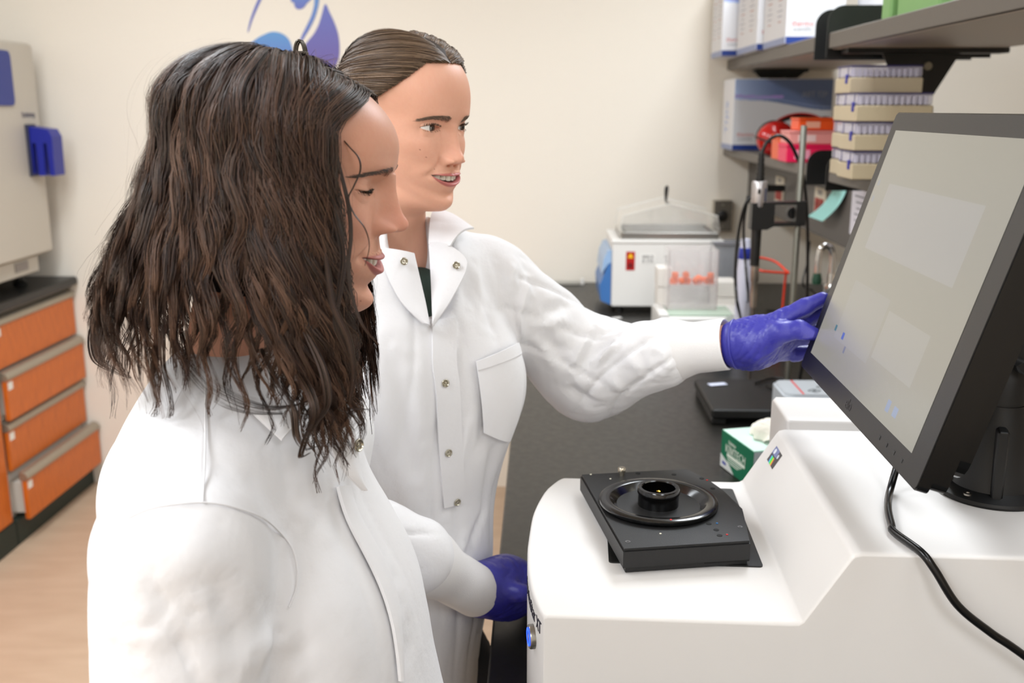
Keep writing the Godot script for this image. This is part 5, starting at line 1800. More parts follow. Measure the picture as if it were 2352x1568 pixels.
# ---------------------------------------------------------------- emblem painted on the back wall
func build_emblem() -> void:
	var z := -4.149
	var top := Color(0.36, 0.58, 0.80).srgb_to_linear()
	var mid := Color(0.38, 0.42, 0.72).srgb_to_linear()
	var low := Color(0.42, 0.34, 0.60).srgb_to_linear()
	var t := thing("wall_emblem", "blue to purple abstract emblem of circle, petal and ribbons high on the back wall", "emblem", Vector3(-0.97, 1.95, z))
	var m := vmat(0.45)
	var shapes := [
		["disc", curve2([Vector2(-1.1845, 1.8550), Vector2(-1.1526, 1.8885), Vector2(-1.1163, 1.9084), Vector2(-1.0806, 1.9201), Vector2(-1.0458, 1.9150), Vector2(-1.0203, 1.8982), Vector2(-1.0075, 1.8748), Vector2(-0.9990, 1.8328), Vector2(-1.0117, 1.7907), Vector2(-1.0631, 1.7535), Vector2(-1.1162, 1.7535), Vector2(-1.1671, 1.7909)], 5, true), top, mid],
		["petal", curve2([Vector2(-0.8625, 2.0255), Vector2(-0.8465, 1.9941), Vector2(-0.8289, 1.9544), Vector2(-0.8151, 1.9078), Vector2(-0.8119, 1.8544), Vector2(-0.8189, 1.8107), Vector2(-0.8415, 1.7736), Vector2(-0.8776, 1.7533), Vector2(-0.9212, 1.7652), Vector2(-0.9481, 1.7940), Vector2(-0.9553, 1.8277), Vector2(-0.9518, 1.8646), Vector2(-0.9349, 1.8880), Vector2(-0.9110, 1.9147), Vector2(-0.8920, 1.9479), Vector2(-0.8782, 1.9843)], 4, true), mid, low],
		["ribbon", curve2([Vector2(-0.8799, 2.1057), Vector2(-0.8862, 2.0403), Vector2(-0.8948, 2.0042), Vector2(-0.9086, 1.9678), Vector2(-0.9294, 1.9314), Vector2(-0.9501, 1.9014), Vector2(-0.9651, 1.8814), Vector2(-0.9721, 1.8814), Vector2(-0.9603, 1.9081), Vector2(-0.9393, 1.9447), Vector2(-0.9202, 1.9811), Vector2(-0.9081, 2.0174), Vector2(-0.9053, 2.0404), Vector2(-0.9024, 2.1058)], 4, true), top, mid],
		["drop", curve2([Vector2(-0.9994, 2.1387), Vector2(-0.9991, 2.0407), Vector2(-0.9891, 2.0324), Vector2(-0.9846, 2.0176), Vector2(-0.9782, 2.0077), Vector2(-0.9626, 2.0060), Vector2(-0.9483, 2.0125), Vector2(-0.9373, 2.0257), Vector2(-0.9264, 2.0355), Vector2(-0.9154, 2.0470), Vector2(-0.9038, 2.0732), Vector2(-0.9009, 2.1384)], 4, true), top, mid],
		["sweep", curve2([Vector2(-1.0426, 2.1389), Vector2(-1.0886, 2.0901), Vector2(-1.1175, 2.0410), Vector2(-1.1409, 1.9982), Vector2(-1.1588, 1.9618), Vector2(-1.1752, 1.9219), Vector2(-1.1787, 1.9219), Vector2(-1.1675, 1.9618), Vector2(-1.1512, 2.0015), Vector2(-1.1314, 2.0411), Vector2(-1.1043, 2.0902), Vector2(-1.0565, 2.1389)], 4, true), mid, mid],
	]
	for s in shapes:
		var mb := MB.new()
		mb.prism(s[1], 0.0015, Transform3D(Basis.IDENTITY, Vector3(0.97, -1.95, 0)))
		mb.use_c = true
		var lo := 9.0
		var hi := -9.0
		for p in mb.v:
			lo = minf(lo, p.y); hi = maxf(hi, p.y)
		for i in mb.v.size():
			mb.c[i] = s[2].lerp(s[3], (hi - mb.v[i].y) / (hi - lo))
		part(s[0], mb, m, t)

# ---------------------------------------------------------------- the long bench
func build_bench() -> void:
	var resin := mat(Color(0.125, 0.118, 0.105), 0.42)
	resin.roughness_texture = noise_tex(0.04, 3, Color(0.75, 0.75, 0.75), Color(1, 1, 1), 256, 51)
	resin.uv1_triplanar = true
	resin.uv1_scale = Vector3(4, 4, 4)
	var top := part("worktop", MB.new().box(Vector3(0.69, 0.899, -1.86), Vector3(1.51, 0.032, 4.56), 0.004), resin)
	tag(top, "long black resin worktop running from the camera to the back wall", "worktop")
	var t := thing("base_cabinet", "beige base cabinets under the long black worktop", "cabinet", Vector3(0.69, 0, -1.86))
	var beige := mat(Color(0.78, 0.74, 0.68), 0.5)
	part("body", MB.new().box(Vector3(0.01, 0.49, 0), Vector3(1.42, 0.784, 4.54), 0.003), beige, t)
	part("plinth", MB.new().box(Vector3(0.02, 0.049, 0), Vector3(1.36, 0.098, 4.5), 0.002), mat(Color(0.10, 0.12, 0.11), 0.6), t)
	for k in 7:
		part("door", MB.new().box(Vector3(-0.709, 0.49, -1.95 + k * 0.65), Vector3(0.016, 0.76, 0.636), 0.003), beige, t)

func plate(called: String, mb: MB, m: Material, label: String, cat: String, group := "") -> MeshInstance3D:
	var o := part(called, mb, m)
	tag(o, label, cat, group)
	return o

# ---------------------------------------------------------------- white analyser on the bench; local x runs back from its front, y up, z towards the camera
func build_analyser() -> void:
	var white := mat(Color(0.90, 0.885, 0.87), 0.42, 0.0, 0.45)
	var a := 0.0384
	var t := thing("analyser", "large white bench analyser with curved front, sloping step and round sample stage", "analyser", Vector3(0.001, 0, -0.909), -a)
	var dep := 0.385
	var fa := PackedFloat32Array([0.0, 0.012, 0.067, 0.12, 0.166, 0.242, 0.328, 0.372, 0.385])
	var fx := PackedFloat32Array([0.004, -0.001, -0.013, -0.0185, -0.0205, -0.0195, -0.008, 0.008, 0.016])
	var across := PackedFloat32Array([0.0, 0.0015, 0.005])
	for i in 25:
		across.append(0.012 + (dep - 0.024) * i / 24.0)
	across.append_array(PackedFloat32Array([dep - 0.005, dep - 0.0015, dep]))
	var na := across.size()
	# stations along the side profile: x, y, follow-the-curve
	var st := [[0.0, 0.93, 1.0], [0.0, 1.1255, 1.0], [0.0012, 1.1287, 1.0], [0.0045, 1.13, 1.0], [0.245, 1.13, 0.0], [0.254, 1.1308, 0.0], [0.2585, 1.1335, 0.0], [0.2990, 1.2000, 0.0], [0.3025, 1.2042, 0.0], [0.310, 1.206, 0.0], [0.640, 1.206, 0.0], [0.6435, 1.2047, 0.0], [0.645, 1.2015, 0.0], [0.645, 0.93, 0.0]]
	var mb := MB.new()
	var w := na + 2
	for s in st:
		for k in w:
			var kk := clampi(k - 1, 0, na - 1)
			var al := across[kk]
			var x: float = s[0] + (tab(fa, fx, al) if s[2] > 0.5 else 0.0)
			var y: float = s[1]
			var e := minf(al, dep - al)
			if y > 0.95:
				y -= 0.004 * (1.0 - sqrt(clampf(1.0 - pow(1.0 - clampf(e / 0.005, 0.0, 1.0), 2.0), 0.0, 1.0)))
			if k == 0 or k == w - 1:
				y = 0.93
			mb.vert(Vector3(x, y, -al))
	for i in st.size() - 1:
		for k in w - 1:
			var q := i * w + k
			mb.quad(q, q + 1, q + w + 1, q + w)
	mb.smooth()
	for i in mb.n.size():
		mb.n[i] = mb.n[i]
	part("housing", mb, white, t)
	var rubber := mat(Color(0.04, 0.04, 0.04), 0.8)
	for x in [0.05, 0.58]:
		for z in [-0.04, -0.34]:
			part("foot", MB.new().lathe(Vector3(x, 0.915, z), [Vector2(0, 0), Vector2(0.016, 0), Vector2(0.018, 0.016), Vector2(0, 0.016)], 16), rubber, t)
	# name and power button on the curved front
	var inv := t.transform.affine_inverse()
	var ink := mat(Color(0.07, 0.07, 0.16), 0.5)
	var name_ := "SpectraStar XT"
	var al0 := 0.112
	for k in name_.length():
		var wd: float = 0.0084 if name_[k] != " " else 0.006
		if name_[k] in "trI": wd = 0.0062
		var c := al0 - wd * 0.5
		al0 -= wd
		if name_[k] == " ": continue
		var q0 := Vector3(tab(fa, fx, c + 0.002), 1.111, -c - 0.002)
		var q1 := Vector3(tab(fa, fx, c - 0.002), 1.111, -c + 0.002)
		var run := (q1 - q0).normalized()
		lettering(name_[k], 0.0135, ink, t, frame(run, Vector3.UP, (q0 + q1) * 0.5 + run.cross(Vector3.UP) * 0.0003), false, "letter")
	var steel := mat(Color(0.60, 0.59, 0.57), 0.3, 0.9)
	var bb := Basis(Quaternion(Vector3.UP, Vector3(-0.975, 0, 0.22).normalized()))
	var bt := Transform3D(bb, Vector3(-0.0075, 1.086, -0.036))
	var btn := part("power_button", MB.new().lathe(Vector3.ZERO, [Vector2(0, 0.004), Vector2(0.0058, 0.004), Vector2(0.006, 0.0052), Vector2(0.0122, 0.0052), Vector2(0.0128, 0.004), Vector2(0.0128, -0.004)].duplicate(), 32).mesh(), steel, t)
	btn.transform = bt
	(btn.mesh as ArrayMesh)
	var glow := mat(Color(0.2, 0.35, 1.0), 0.4)
	glow.emission_enabled = true
	glow.emission = Color(0.12, 0.30, 1.0)
	glow.emission_energy_multiplier = 2.0
	part("light_ring", MB.new().lathe(Vector3(0, 0.0001, 0), [Vector2(0.0095, 0.0054), Vector2(0.0095, 0.0060), Vector2(0.0070, 0.0060), Vector2(0.0070, 0.0054)], 32), glow, btn)
	# sloping-face sticker with a little rainbow
	var img := Image.create(96, 64, false, Image.FORMAT_RGB8)
	img.fill(Color(0.16, 0.16, 0.20))
	for x in 96:
		for y in 64:
			var c := Color(0.16, 0.16, 0.20)
			if x < 60 and y < 30:
				c = Color(0.36, 0.40, 0.62) if (x + y) % 7 < 4 else Color(0.55, 0.60, 0.80)
			if Vector2(x - 20, y - 16).length() < 11.0: c = Color(0.92, 0.94, 0.98)
			if Vector2(x - 72, y - 18).length() < 9.0: c = Color(0.80, 0.82, 0.88)
			if y > 34 and x > 14 and x < 78:
				var u := (x - 14 - (y - 34) * 0.3) / 44.0
				if u > 0.0 and u < 1.0:
					c = Color.from_hsv(0.62 * (1.0 - u), 0.85, 0.9)
			img.set_pixel(x, y, c)
	var sm := mat(Color.WHITE, 0.35)
	sm.albedo_texture = ImageTexture.create_from_image(img)
	var sl := Vector3(0.2990 - 0.2585, 1.2 - 1.1335, 0).normalized()
	var sb := Vector3(0.2585, 1.1335, 0) - sl.cross(Vector3.BACK) * 0.0004
	var q := []
	for c in [[0.036, 0.352], [0.014, 0.352], [0.014, 0.315], [0.036, 0.315]]:
		q.append(sb + sl * (c[0] + 0.033) + Vector3(0, 0, -c[1]))
	part("sticker", MB.new().sheet(q[1], q[2], q[3], q[0]), sm, t)
	build_stage(t)
	# rear housing block of a second white device behind
	var d := thing("white_device", "plain white box-shaped device behind the analyser, under the monitor", "device", Vector3(0.47, 0.915, -1.375), -a)
	part("housing", MB.new().box(Vector3(0, 0.148, 0), Vector3(0.26, 0.286, 0.115), 0.006), white, d)
	part("base", MB.new().box(Vector3(0, 0.0025, 0), Vector3(0.24, 0.005, 0.10), 0.001), rubber, d)

func build_stage(t: Node3D) -> void:
	var inv := t.transform.affine_inverse()
	var an := mat(Color(0.105, 0.105, 0.108), 0.48, 0.15)
	rough_skin(an, noise_tex(0.3, 2, Color.BLACK, Color.WHITE, 128, 61, 2.0), 20.0, 0.15)
	var gloss := mat(Color(0.012, 0.012, 0.014), 0.16, 0.0, 0.6)
	var hole := mat(Color(0.008, 0.008, 0.008), 0.8)
	var poly := PackedVector2Array()
	for p in [Vector3(0.0526, 1.1600, -1.2243), Vector3(0.0903, 1.1600, -0.9981), Vector3(0.2308, 1.1600, -1.0233), Vector3(0.2404, 1.1600, -1.1140), Vector3(0.2273, 1.1600, -1.1761), Vector3(0.2162, 1.1600, -1.2072), Vector3(0.1928, 1.1600, -1.2493)]:
		var l: Vector3 = inv * p
		poly.append(Vector2(l.x, -l.z))
	var lay := Transform3D(Basis(Vector3.RIGHT, Vector3.FORWARD, Vector3.UP), Vector3.ZERO)
	# dark mounting plate let into the deck
	var c0: Vector3 = inv * Vector3(0.0774, 1.1310, -1.0322)
	var c1: Vector3 = inv * Vector3(0.2461, 1.1310, -1.0273)
	var c2: Vector3 = inv * Vector3(0.2594, 1.1310, -1.2477)
	var base := round_rect(absf(c1.x - c0.x), absf(c2.z - c1.z) + 0.01, 0.004)
	var bt := lay
	bt.origin = Vector3((c0.x + c1.x) * 0.5, 1.1295, (c0.z + c2.z) * 0.5)
	part("mounting_plate", MB.new().prism(base, 0.0022, bt), mat(Color(0.03, 0.035, 0.03), 0.4), t)
	# stage: lower slab, set-back, and upper slab with a bevelled rim
	var low := PackedVector2Array()
	var cen := Vector2.ZERO
	for p in poly: cen += p / poly.size()
	for p in poly: low.append(cen + (p - cen) * 0.965)
	var s1 := lay
	s1.origin.y = 1.1312
	var s2 := lay
	s2.origin.y = 1.1385
	var mb := MB.new().prism(low, 0.0075, s1)
	var top := PackedVector2Array()
	for p in poly: top.append(cen + (p - cen) * 0.985)
	mb.prism(poly, 0.0185, s2)
	var st := part("sample_stage", mb, an, t, "dark grey metal stage plate with a cut corner")
	var s3 := lay
	s3.origin.y = 1.157
	part("top_plate", MB.new().prism(top, 0.0032, s3), an, st)
	# open slot in the near edge
	var g0: Vector3 = inv * Vector3(0.1791, 1.1420, -1.0174)
	var g1: Vector3 = inv * Vector3(0.2311, 1.1460, -1.0258)
	part("edge_slot", MB.new().box(Vector3((g0.x + g1.x) * 0.5, 1.1415, (g0.z + g1.z) * 0.5 - 0.0052), Vector3(absf(g1.x - g0.x), 0.012, 0.012), 0.001, Basis(Vector3.UP, -atan2(g1.z - g0.z, g1.x - g0.x))), hole, st)
	# ring, bowl and cup
	var ce: Vector3 = inv * Vector3(0.1418, 1.1660, -1.1261)
	ce.y = 1.16
	var ring := part("ring", MB.new().lathe(ce, [Vector2(0.0660, 0.0), Vector2(0.0690, 0.0012), Vector2(0.0705, 0.004), Vector2(0.0700, 0.0066), Vector2(0.0680, 0.0078), Vector2(0.0585, 0.0078), Vector2(0.0570, 0.0068), Vector2(0.0445, -0.004), Vector2(0.0435, -0.005), Vector2(0.0340, -0.005), Vector2(0.0330, -0.006), Vector2(0.0330, -0.012), Vector2(0.0, -0.012)].duplicate(), 72).mesh(), gloss, t, "glossy black round ring with a sunken bowl")
	var cup := part("cup", MB.new().lathe(ce, [Vector2(0.0242, -0.012), Vector2(0.0242, 0.0145), Vector2(0.0252, 0.0155), Vector2(0.0252, 0.0205), Vector2(0.0242, 0.0222), Vector2(0.0205, 0.0222), Vector2(0.0195, 0.0212), Vector2(0.0190, -0.008), Vector2(0.0, -0.008)], 56), gloss, t)
	part("contact_pin", MB.new().lathe(ce, [Vector2(0.0022, -0.008), Vector2(0.0022, 0.012), Vector2(0.0030, 0.014), Vector2(0.0026, 0.017), Vector2(0.0, 0.0178)], 16), mat(Color(0.95, 0.75, 0.25), 0.2, 1.0), cup, "gold pin")
	for k in 3:
		var an_ := TAU * k / 3.0 + 0.25
		part("spoke", MB.new().box(ce + Vector3(cos(an_) * 0.032, -0.004, sin(an_) * 0.032), Vector3(0.02, 0.006, 0.006), 0.001, Basis(Vector3.UP, -an_)), gloss, cup)
	var kp: Vector3 = inv * Vector3(0.1058, 1.1600, -1.2227)
	part("thumb_screw", MB.new().lathe(Vector3(kp.x, 1.16, kp.z), [Vector2(0.0032, 0), Vector2(0.0032, 0.004), Vector2(0.0048, 0.0045), Vector2(0.005, 0.0095), Vector2(0.0042, 0.0105), Vector2(0, 0.0105)], 24), mat(Color(0.80, 0.77, 0.70), 0.25, 1.0), st, "small silver thumb screw")
	for p in [Vector3(0.1928, 1.1600, -1.0693), Vector3(0.1984, 1.1600, -1.0525), Vector3(0.1996, 1.1600, -1.0373), Vector3(0.1272, 1.1600, -1.2296), Vector3(0.1734, 1.1600, -1.2262), Vector3(0.2072, 1.1600, -1.2131), Vector3(0.2153, 1.1600, -1.1787)]:
		var l: Vector3 = inv * p
		part("hole", MB.new().lathe(Vector3(l.x, 1.1596, l.z), [Vector2(0.0032, 0), Vector2(0.0032, 0.0009), Vector2(0.0, 0.0009)], 16), hole, st)
	for e in [[Vector3(0.2129, 1.1600, -1.2071), Color(0.75, 0.05, 0.06)], [Vector3(0.2082, 1.1600, -1.0398), Color(0.75, 0.05, 0.06)], [Vector3(0.2024, 1.1600, -1.0708), Color(0.10, 0.40, 0.62)], [Vector3(0.1347, 1.1600, -1.0400), Color(0.85, 0.83, 0.75)], [Vector3(0.0661, 1.1600, -1.2231), Color(0.85, 0.83, 0.75)], [Vector3(0.0903, 1.1600, -1.2082), Color(0.85, 0.83, 0.75)]]:
		var l: Vector3 = inv * e[0]
		part("marker_dot", MB.new().lathe(Vector3(l.x, 1.1596, l.z), [Vector2(0.0013, 0), Vector2(0.0013, 0.0012), Vector2(0.0, 0.0013)], 12), mat(e[1], 0.4), st)
	var rp: Vector3 = inv * Vector3(0.1487, 1.1680, -1.0617)
	part("marker_dot", MB.new().lathe(Vector3(rp.x, 1.1672, rp.z), [Vector2(0.0014, 0), Vector2(0.0014, 0.0010), Vector2(0.0, 0.0011)], 12), mat(Color(0.8, 0.05, 0.08), 0.4), ring)
	for p in [Vector3(0.0967, 1.1600, -1.0182), Vector3(0.2268, 1.1600, -1.0618)]:
		var l: Vector3 = inv * p
		part("screw", MB.new().lathe(Vector3(l.x, 1.1596, l.z), [Vector2(0.0030, 0), Vector2(0.0030, 0.0009), Vector2(0.0016, 0.0009), Vector2(0.0012, 0.0004), Vector2(0.0, 0.0004)], 16), mat(Color(0.5, 0.5, 0.5), 0.3, 1.0), st)

# ---------------------------------------------------------------- touch monitor on its stand
func build_monitor() -> void:
	var u := Vector3(-0.0244, 0, 0.9997)
	var v := Vector3(0.2864, 0.958, 0.007).normalized()
	var n := u.cross(v).normalized()
	var o := Vector3(0.341, 1.321, -1.237)
	var tr := Transform3D(Basis(u, v, n), o)
	var t := thing("touch_monitor", "black-framed touch monitor with pale grey picture, tilted back above the white analyser", "monitor", Vector3(0.50, 1.206, -1.06))
	var inv := t.transform.affine_inverse()
	var black := mat(Color(0.018, 0.018, 0.019), 0.24, 0.0, 0.5)
	var bezel := mat(Color(0.09, 0.087, 0.086), 0.4, 0.0, 0.6)
	rough_skin(bezel, noise_tex(0.3, 2, Color.BLACK, Color.WHITE, 128, 71, 2.0), 30.0, 0.08)
	var sz := Vector2(0.438, 0.332)
	var mid := Vector2(0.196, 0.142)
	var shift := func(z: float) -> Transform3D: return inv * tr * Transform3D(Basis.IDENTITY, Vector3(mid.x, mid.y, z))
	var scr := part("screen_housing", MB.new().prism(round_rect(sz.x, sz.y, 0.006), 0.010, shift.call(-0.011)), black, t)
	part("bezel", MB.new().prism(round_rect(sz.x - 0.003, sz.y - 0.003, 0.005), 0.0012, shift.call(-0.0012)), bezel, t, "dark grey front frame")
	part("middle_shell", MB.new().prism(round_rect(sz.x - 0.006, sz.y - 0.006, 0.008), 0.016, shift.call(-0.027)), black, t)
	part("back_shell", MB.new().prism(round_rect(sz.x - 0.03, sz.y - 0.03, 0.02), 0.016, shift.call(-0.043)), black, t)
	# picture: pale windows on a grey ground
	var img := Image.create(380, 286, false, Image.FORMAT_RGB8)
	img.fill(Color(0.70, 0.685, 0.635))
	for r in [[50, 62, 275, 78, Color(0.735, 0.725, 0.70)], [62, 178, 130, 72, Color(0.715, 0.705, 0.67)], [200, 188, 122, 52, Color(0.735, 0.725, 0.69)], [286, 262, 10, 12, Color(0.62, 0.68, 0.80)], [306, 263, 12, 10, Color(0.64, 0.70, 0.82)], [54, 236, 7, 7, Color(0.30, 0.52, 0.55)], [88, 238, 8, 8, Color(0.30, 0.42, 0.80)], [110, 250, 6, 8, Color(0.55, 0.56, 0.62)], [8, 60, 7, 7, Color(0.67, 0.68, 0.70)], [8, 80, 7, 7, Color(0.67, 0.68, 0.70)]]:
		img.fill_rect(Rect2i(r[0], r[1], r[2], r[3]), r[4])
	var pm := mat(Color(0.05, 0.05, 0.05), 0.26, 0.0, 0.7)
	pm.emission_enabled = true
	pm.emission = Color.WHITE
	pm.emission_operator = BaseMaterial3D.EMISSION_OP_MULTIPLY
	pm.emission_texture = ImageTexture.create_from_image(img)
	pm.emission_energy_multiplier = 0.55
	var q := []
	for c in [Vector2(0, 0), Vector2(0.38, 0), Vector2(0.38, 0.286), Vector2(0, 0.286)]:
		q.append(inv * (tr * Vector3(c.x, c.y, 0.0003)))
	part("screen", MB.new().sheet(q[0], q[1], q[2], q[3], 4, 4), pm, t, "pale grey lit screen with lighter windows")
	var l := AreaLight3D.new()
	l.name = "screen_glow"
	l.area_size = Vector2(0.38, 0.286)
	l.light_color = Color(1.0, 0.98, 0.92)
	l.light_energy = 0.045
	l.shadow_enabled = true
	l.transform = inv * tr * Transform3D(Basis(Vector3.UP, PI), Vector3(0.19, 0.143, 0.004))
	t.add_child(l)
	lettering("elo", 0.011, mat(Color(0.22, 0.21, 0.21), 0.5), t, inv * tr * Transform3D(Basis.IDENTITY, Vector3(0.19, -0.0125, 0.0001)))
	for k in 4:
		part("touch_key", MB.new().box(Vector3.ZERO, Vector3(0.004, 0.004, 0.0006), 0.0002), mat(Color(0.2, 0.2, 0.2), 0.5), t).transform = inv * tr * Transform3D(Basis.IDENTITY, Vector3(0.30 + 0.022 * k, -0.0125, 0.0002))
	# stand: wide conical foot, collar, head with a side knob
	var sm := mat(Color(0.020, 0.019, 0.019), 0.5)
	var base := part("stand_base", MB.new().lathe(Vector3.ZERO, [Vector2(0, 0), Vector2(0.056, 0), Vector2(0.0575, 0.003), Vector2(0.0565, 0.006), Vector2(0.050, 0.0085), Vector2(0.042, 0.012), Vector2(0.036, 0.04), Vector2(0.028, 0.098), Vector2(0.0265, 0.104), Vector2(0.0265, 0.105)].duplicate(), 56).mesh(), sm, t, "black conical stand foot")
	for k in 4:
		var a := TAU * k / 4.0 + 2.25
		part("screw", MB.new().lathe(Vector3(cos(a) * 0.049, 0.0085, -sin(a) * 0.049), [Vector2(0.0045, 0), Vector2(0.0045, 0.002), Vector2(0.002, 0.0024), Vector2(0.0015, 0.001), Vector2(0, 0.001)], 14), mat(Color(0.6, 0.58, 0.55), 0.3, 1.0), base)
		part("rib", MB.new().box(Vector3(cos(a + 0.6) * 0.038, 0.045, -sin(a + 0.6) * 0.038), Vector3(0.02, 0.08, 0.012), 0.003, Basis(Vector3.UP, a + 0.6)), sm, base)
	part("stand_neck", MB.new().lathe(Vector3(0, 0.105, 0), [Vector2(0.0255, 0), Vector2(0.0255, 0.03), Vector2(0.0245, 0.032), Vector2(0.0245, 0.075), Vector2(0.022, 0.08), Vector2(0, 0.08)], 48), sm, t)
	part("knob", MB.new().lathe(Vector3(0.006, 0.155, 0.024), [Vector2(0, 0), Vector2(0.011, 0), Vector2(0.011, 0.012), Vector2(0.009, 0.014), Vector2(0, 0.014)], 24, Basis(Quaternion(Vector3.UP, Vector3.BACK))), sm, t)
	part("tilt_head", MB.new().box(Vector3(-0.035, 0.20, 0.02), Vector3(0.10, 0.07, 0.075), 0.012, Basis(Vector3.BACK, -0.28)), sm, t)
	part("mount_plate", MB.new().prism(round_rect(0.12, 0.12, 0.01), 0.012, shift.call(-0.053)), sm, t)
	# cable over the deck and down the near side
	var pts := spline([Vector3(0.435, 1.300, -1.075), Vector3(0.408, 1.255, -1.075), Vector3(0.3873, 1.2130, -1.0512), Vector3(0.3665, 1.2120, -0.9973), Vector3(0.3553, 1.2110, -0.9529), Vector3(0.352, 1.2112, -0.935), Vector3(0.362, 1.2105, -0.892), Vector3(0.372, 1.198, -0.880), Vector3(0.3934, 1.1659, -0.8720), Vector3(0.4257, 1.1396, -0.8700), Vector3(0.4584, 1.1173, -0.8680), Vector3(0.56, 1.04, -0.865), Vector3(0.62, 0.96, -0.86), Vector3(0.66, 0.9195, -0.80), Vector3(0.74, 0.9195, -0.70)], 8)
	var cb := part("power_cable", MB.new().tube(pts, 0.0040, 12), mat(Color(0.014, 0.014, 0.015), 0.28))
	tag(cb, "thick black cable hanging from the monitor over the white analyser's edge", "cable")

# ---------------------------------------------------------------- reagent shelves over the bench
var dark_grey: StandardMaterial3D
var black_metal: StandardMaterial3D

func build_shelves() -> void:
	dark_grey = mat(Color(0.40, 0.375, 0.345), 0.5)
	black_metal = mat(Color(0.025, 0.025, 0.024), 0.45)
	var names := ["upper shelf board reaching the back wall, carrying the white and blue cartons", "upper shelf board nearest the camera, carrying the green binders", "lower shelf board reaching the back wall, under the red ear muffs", "lower shelf board behind the monitor, carrying the pipette tip racks"]
	var b := [[0.735, 1.77, 1.81, -4.15, -2.83], [0.735, 1.77, 1.81, -2.70, -0.95], [0.735, 1.437, 1.468, -4.15, -2.83], [0.735, 1.437, 1.468, -2.62, -1.0]]
	for i in 4:
		var s: Array = b[i]
		var t := thing("shelf", "dark grey " + names[i], "shelf", Vector3((s[0] + 1.15) * 0.5, s[1], (s[3] + s[4]) * 0.5))
		var w: float = 1.15 - s[0]
		var l: float = s[4] - s[3]
		part("board", MB.new().box(Vector3(0, (s[2] - s[1]) * 0.5, 0), Vector3(w, s[2] - s[1], l), 0.003), dark_grey, t)
		part("underside", MB.new().box(Vector3(0.004, -0.0008, 0), Vector3(w - 0.012, 0.0016, l - 0.004), 0.0004), mat(Color(0.74, 0.70, 0.64), 0.45), t)
		# end plate with a rounded front corner
		var ez: float = (l * 0.5 + 0.006) if i % 2 == 0 else (-l * 0.5 - 0.006)
		var hgt: float = 0.068 if i < 2 else 0.042
		var pl := PackedVector2Array([Vector2(-w * 0.5 - 0.004, -0.022), Vector2(w * 0.5, -0.022), Vector2(w * 0.5, s[2] - s[1] + hgt)])
		for k in 9:
			var a := PI * 0.5 + PI * 0.5 * k / 8.0
			pl.append(Vector2(-w * 0.5 + 0.036 + 0.04 * cos(a), s[2] - s[1] + hgt - 0.04 + 0.04 * sin(a)))
		part("end_plate", MB.new().prism(pl, 0.004, Transform3D(Basis.IDENTITY, Vector3(0, 0, ez - 0.002))), black_metal, t)
		if i == 1 or i == 0:
			var bz: float = -l * 0.5 + 0.045 if i == 1 else -l * 0.5 + 0.17
			var bx: float = -0.035 if i == 1 else -0.085
			var bh: float = -0.118 if i == 1 else -0.06
			var br := part("bracket", MB.new().prism(PackedVector2Array([Vector2(-0.05, -0.012), Vector2(0.145, -0.012), Vector2(0.085, bh), Vector2(0.0, bh)]), 0.004, Transform3D(Basis.IDENTITY, Vector3(bx, 0, bz))), black_metal, t)
			part("flange", MB.new().box(Vector3(0.02 if i == 1 else bx + 0.05, -0.007, bz + 0.002), Vector3(0.40 if i == 1 else 0.20, 0.014, 0.06), 0.002), black_metal, br)
			part("bolt", MB.new().lathe(Vector3(0.066 + bx, -0.045, bz + 0.004), [Vector2(0, 0.004), Vector2(0.010, 0.004), Vector2(0.011, 0.002), Vector2(0.011, 0)].duplicate(), 16, Basis(Quaternion(Vector3.UP, Vector3.BACK))), mat(Color(0.55, 0.53, 0.48), 0.4, 0.8), br)
	# rear posts that carry the boards
	for z in [-2.765, -0.975]:
		var p := thing("shelf_post", "dark grey steel post carrying the shelves, " + ("between the two upper boards" if z < -2.0 else "nearest the camera behind the monitor"), "post", Vector3(0.95, 0.915, z))
		part("post", MB.new().box(Vector3(0.0, 0.445, 0), Vector3(0.06, 0.885, 0.035), 0.003), black_metal, p)
		part("foot_plate", MB.new().box(Vector3(0.0, 0.004, 0), Vector3(0.12, 0.008, 0.06), 0.002), black_metal, p)
	# service panel with red sockets under the lower shelf
	var t := thing("service_panel", "dark grey service panel with two red socket plates under the lower shelf", "panel", Vector3(0.86, 1.245, -3.20))
	part("panel", MB.new().box(Vector3(0, 0.096, 0), Vector3(0.04, 0.192, 1.89), 0.003), mat(Color(0.345, 0.325, 0.305), 0.5), t)
	for z in [-3.58, -3.055]:
		var so := part("socket_plate", MB.new().box(Vector3(-0.0215, 0.097, z + 3.20), Vector3(0.005, 0.094, 0.12), 0.0015), mat(Color(0.80, 0.76, 0.68), 0.5), t)
		for k in [-1, 1]:
			part("socket", MB.new().box(Vector3(-0.0250, 0.088, z + 3.20 + k * 0.024), Vector3(0.004, 0.05, 0.036), 0.0015), mat(Color(0.62, 0.12, 0.07), 0.5), so)
			for j in 2:
				part("slot", MB.new().box(Vector3(-0.0271, 0.095, z + 3.20 + k * 0.024 + (j - 0.5) * 0.013), Vector3(0.001, 0.012, 0.0025), 0.0002), black_metal, so)
		part("number_label", MB.new().box(Vector3(-0.0243, 0.131, z + 3.20), Vector3(0.001, 0.015, 0.05), 0.0002), mat(Color(0.55, 0.53, 0.50), 0.6), so)
	# pale blue note and printed list hanging on the panel
	var note := []
	var note2 := []
	for k in 8:
		var f := k / 7.0
		var bend := 0.045 * f * f
		note.append(Vector3(0.836 - bend, 1.428 - 0.118 * f, -2.905 - 0.10 * f * f))
		note2.append(Vector3(0.836 - bend * 0.8, 1.430 - 0.122 * f, -2.785 - 0.095 * f * f))
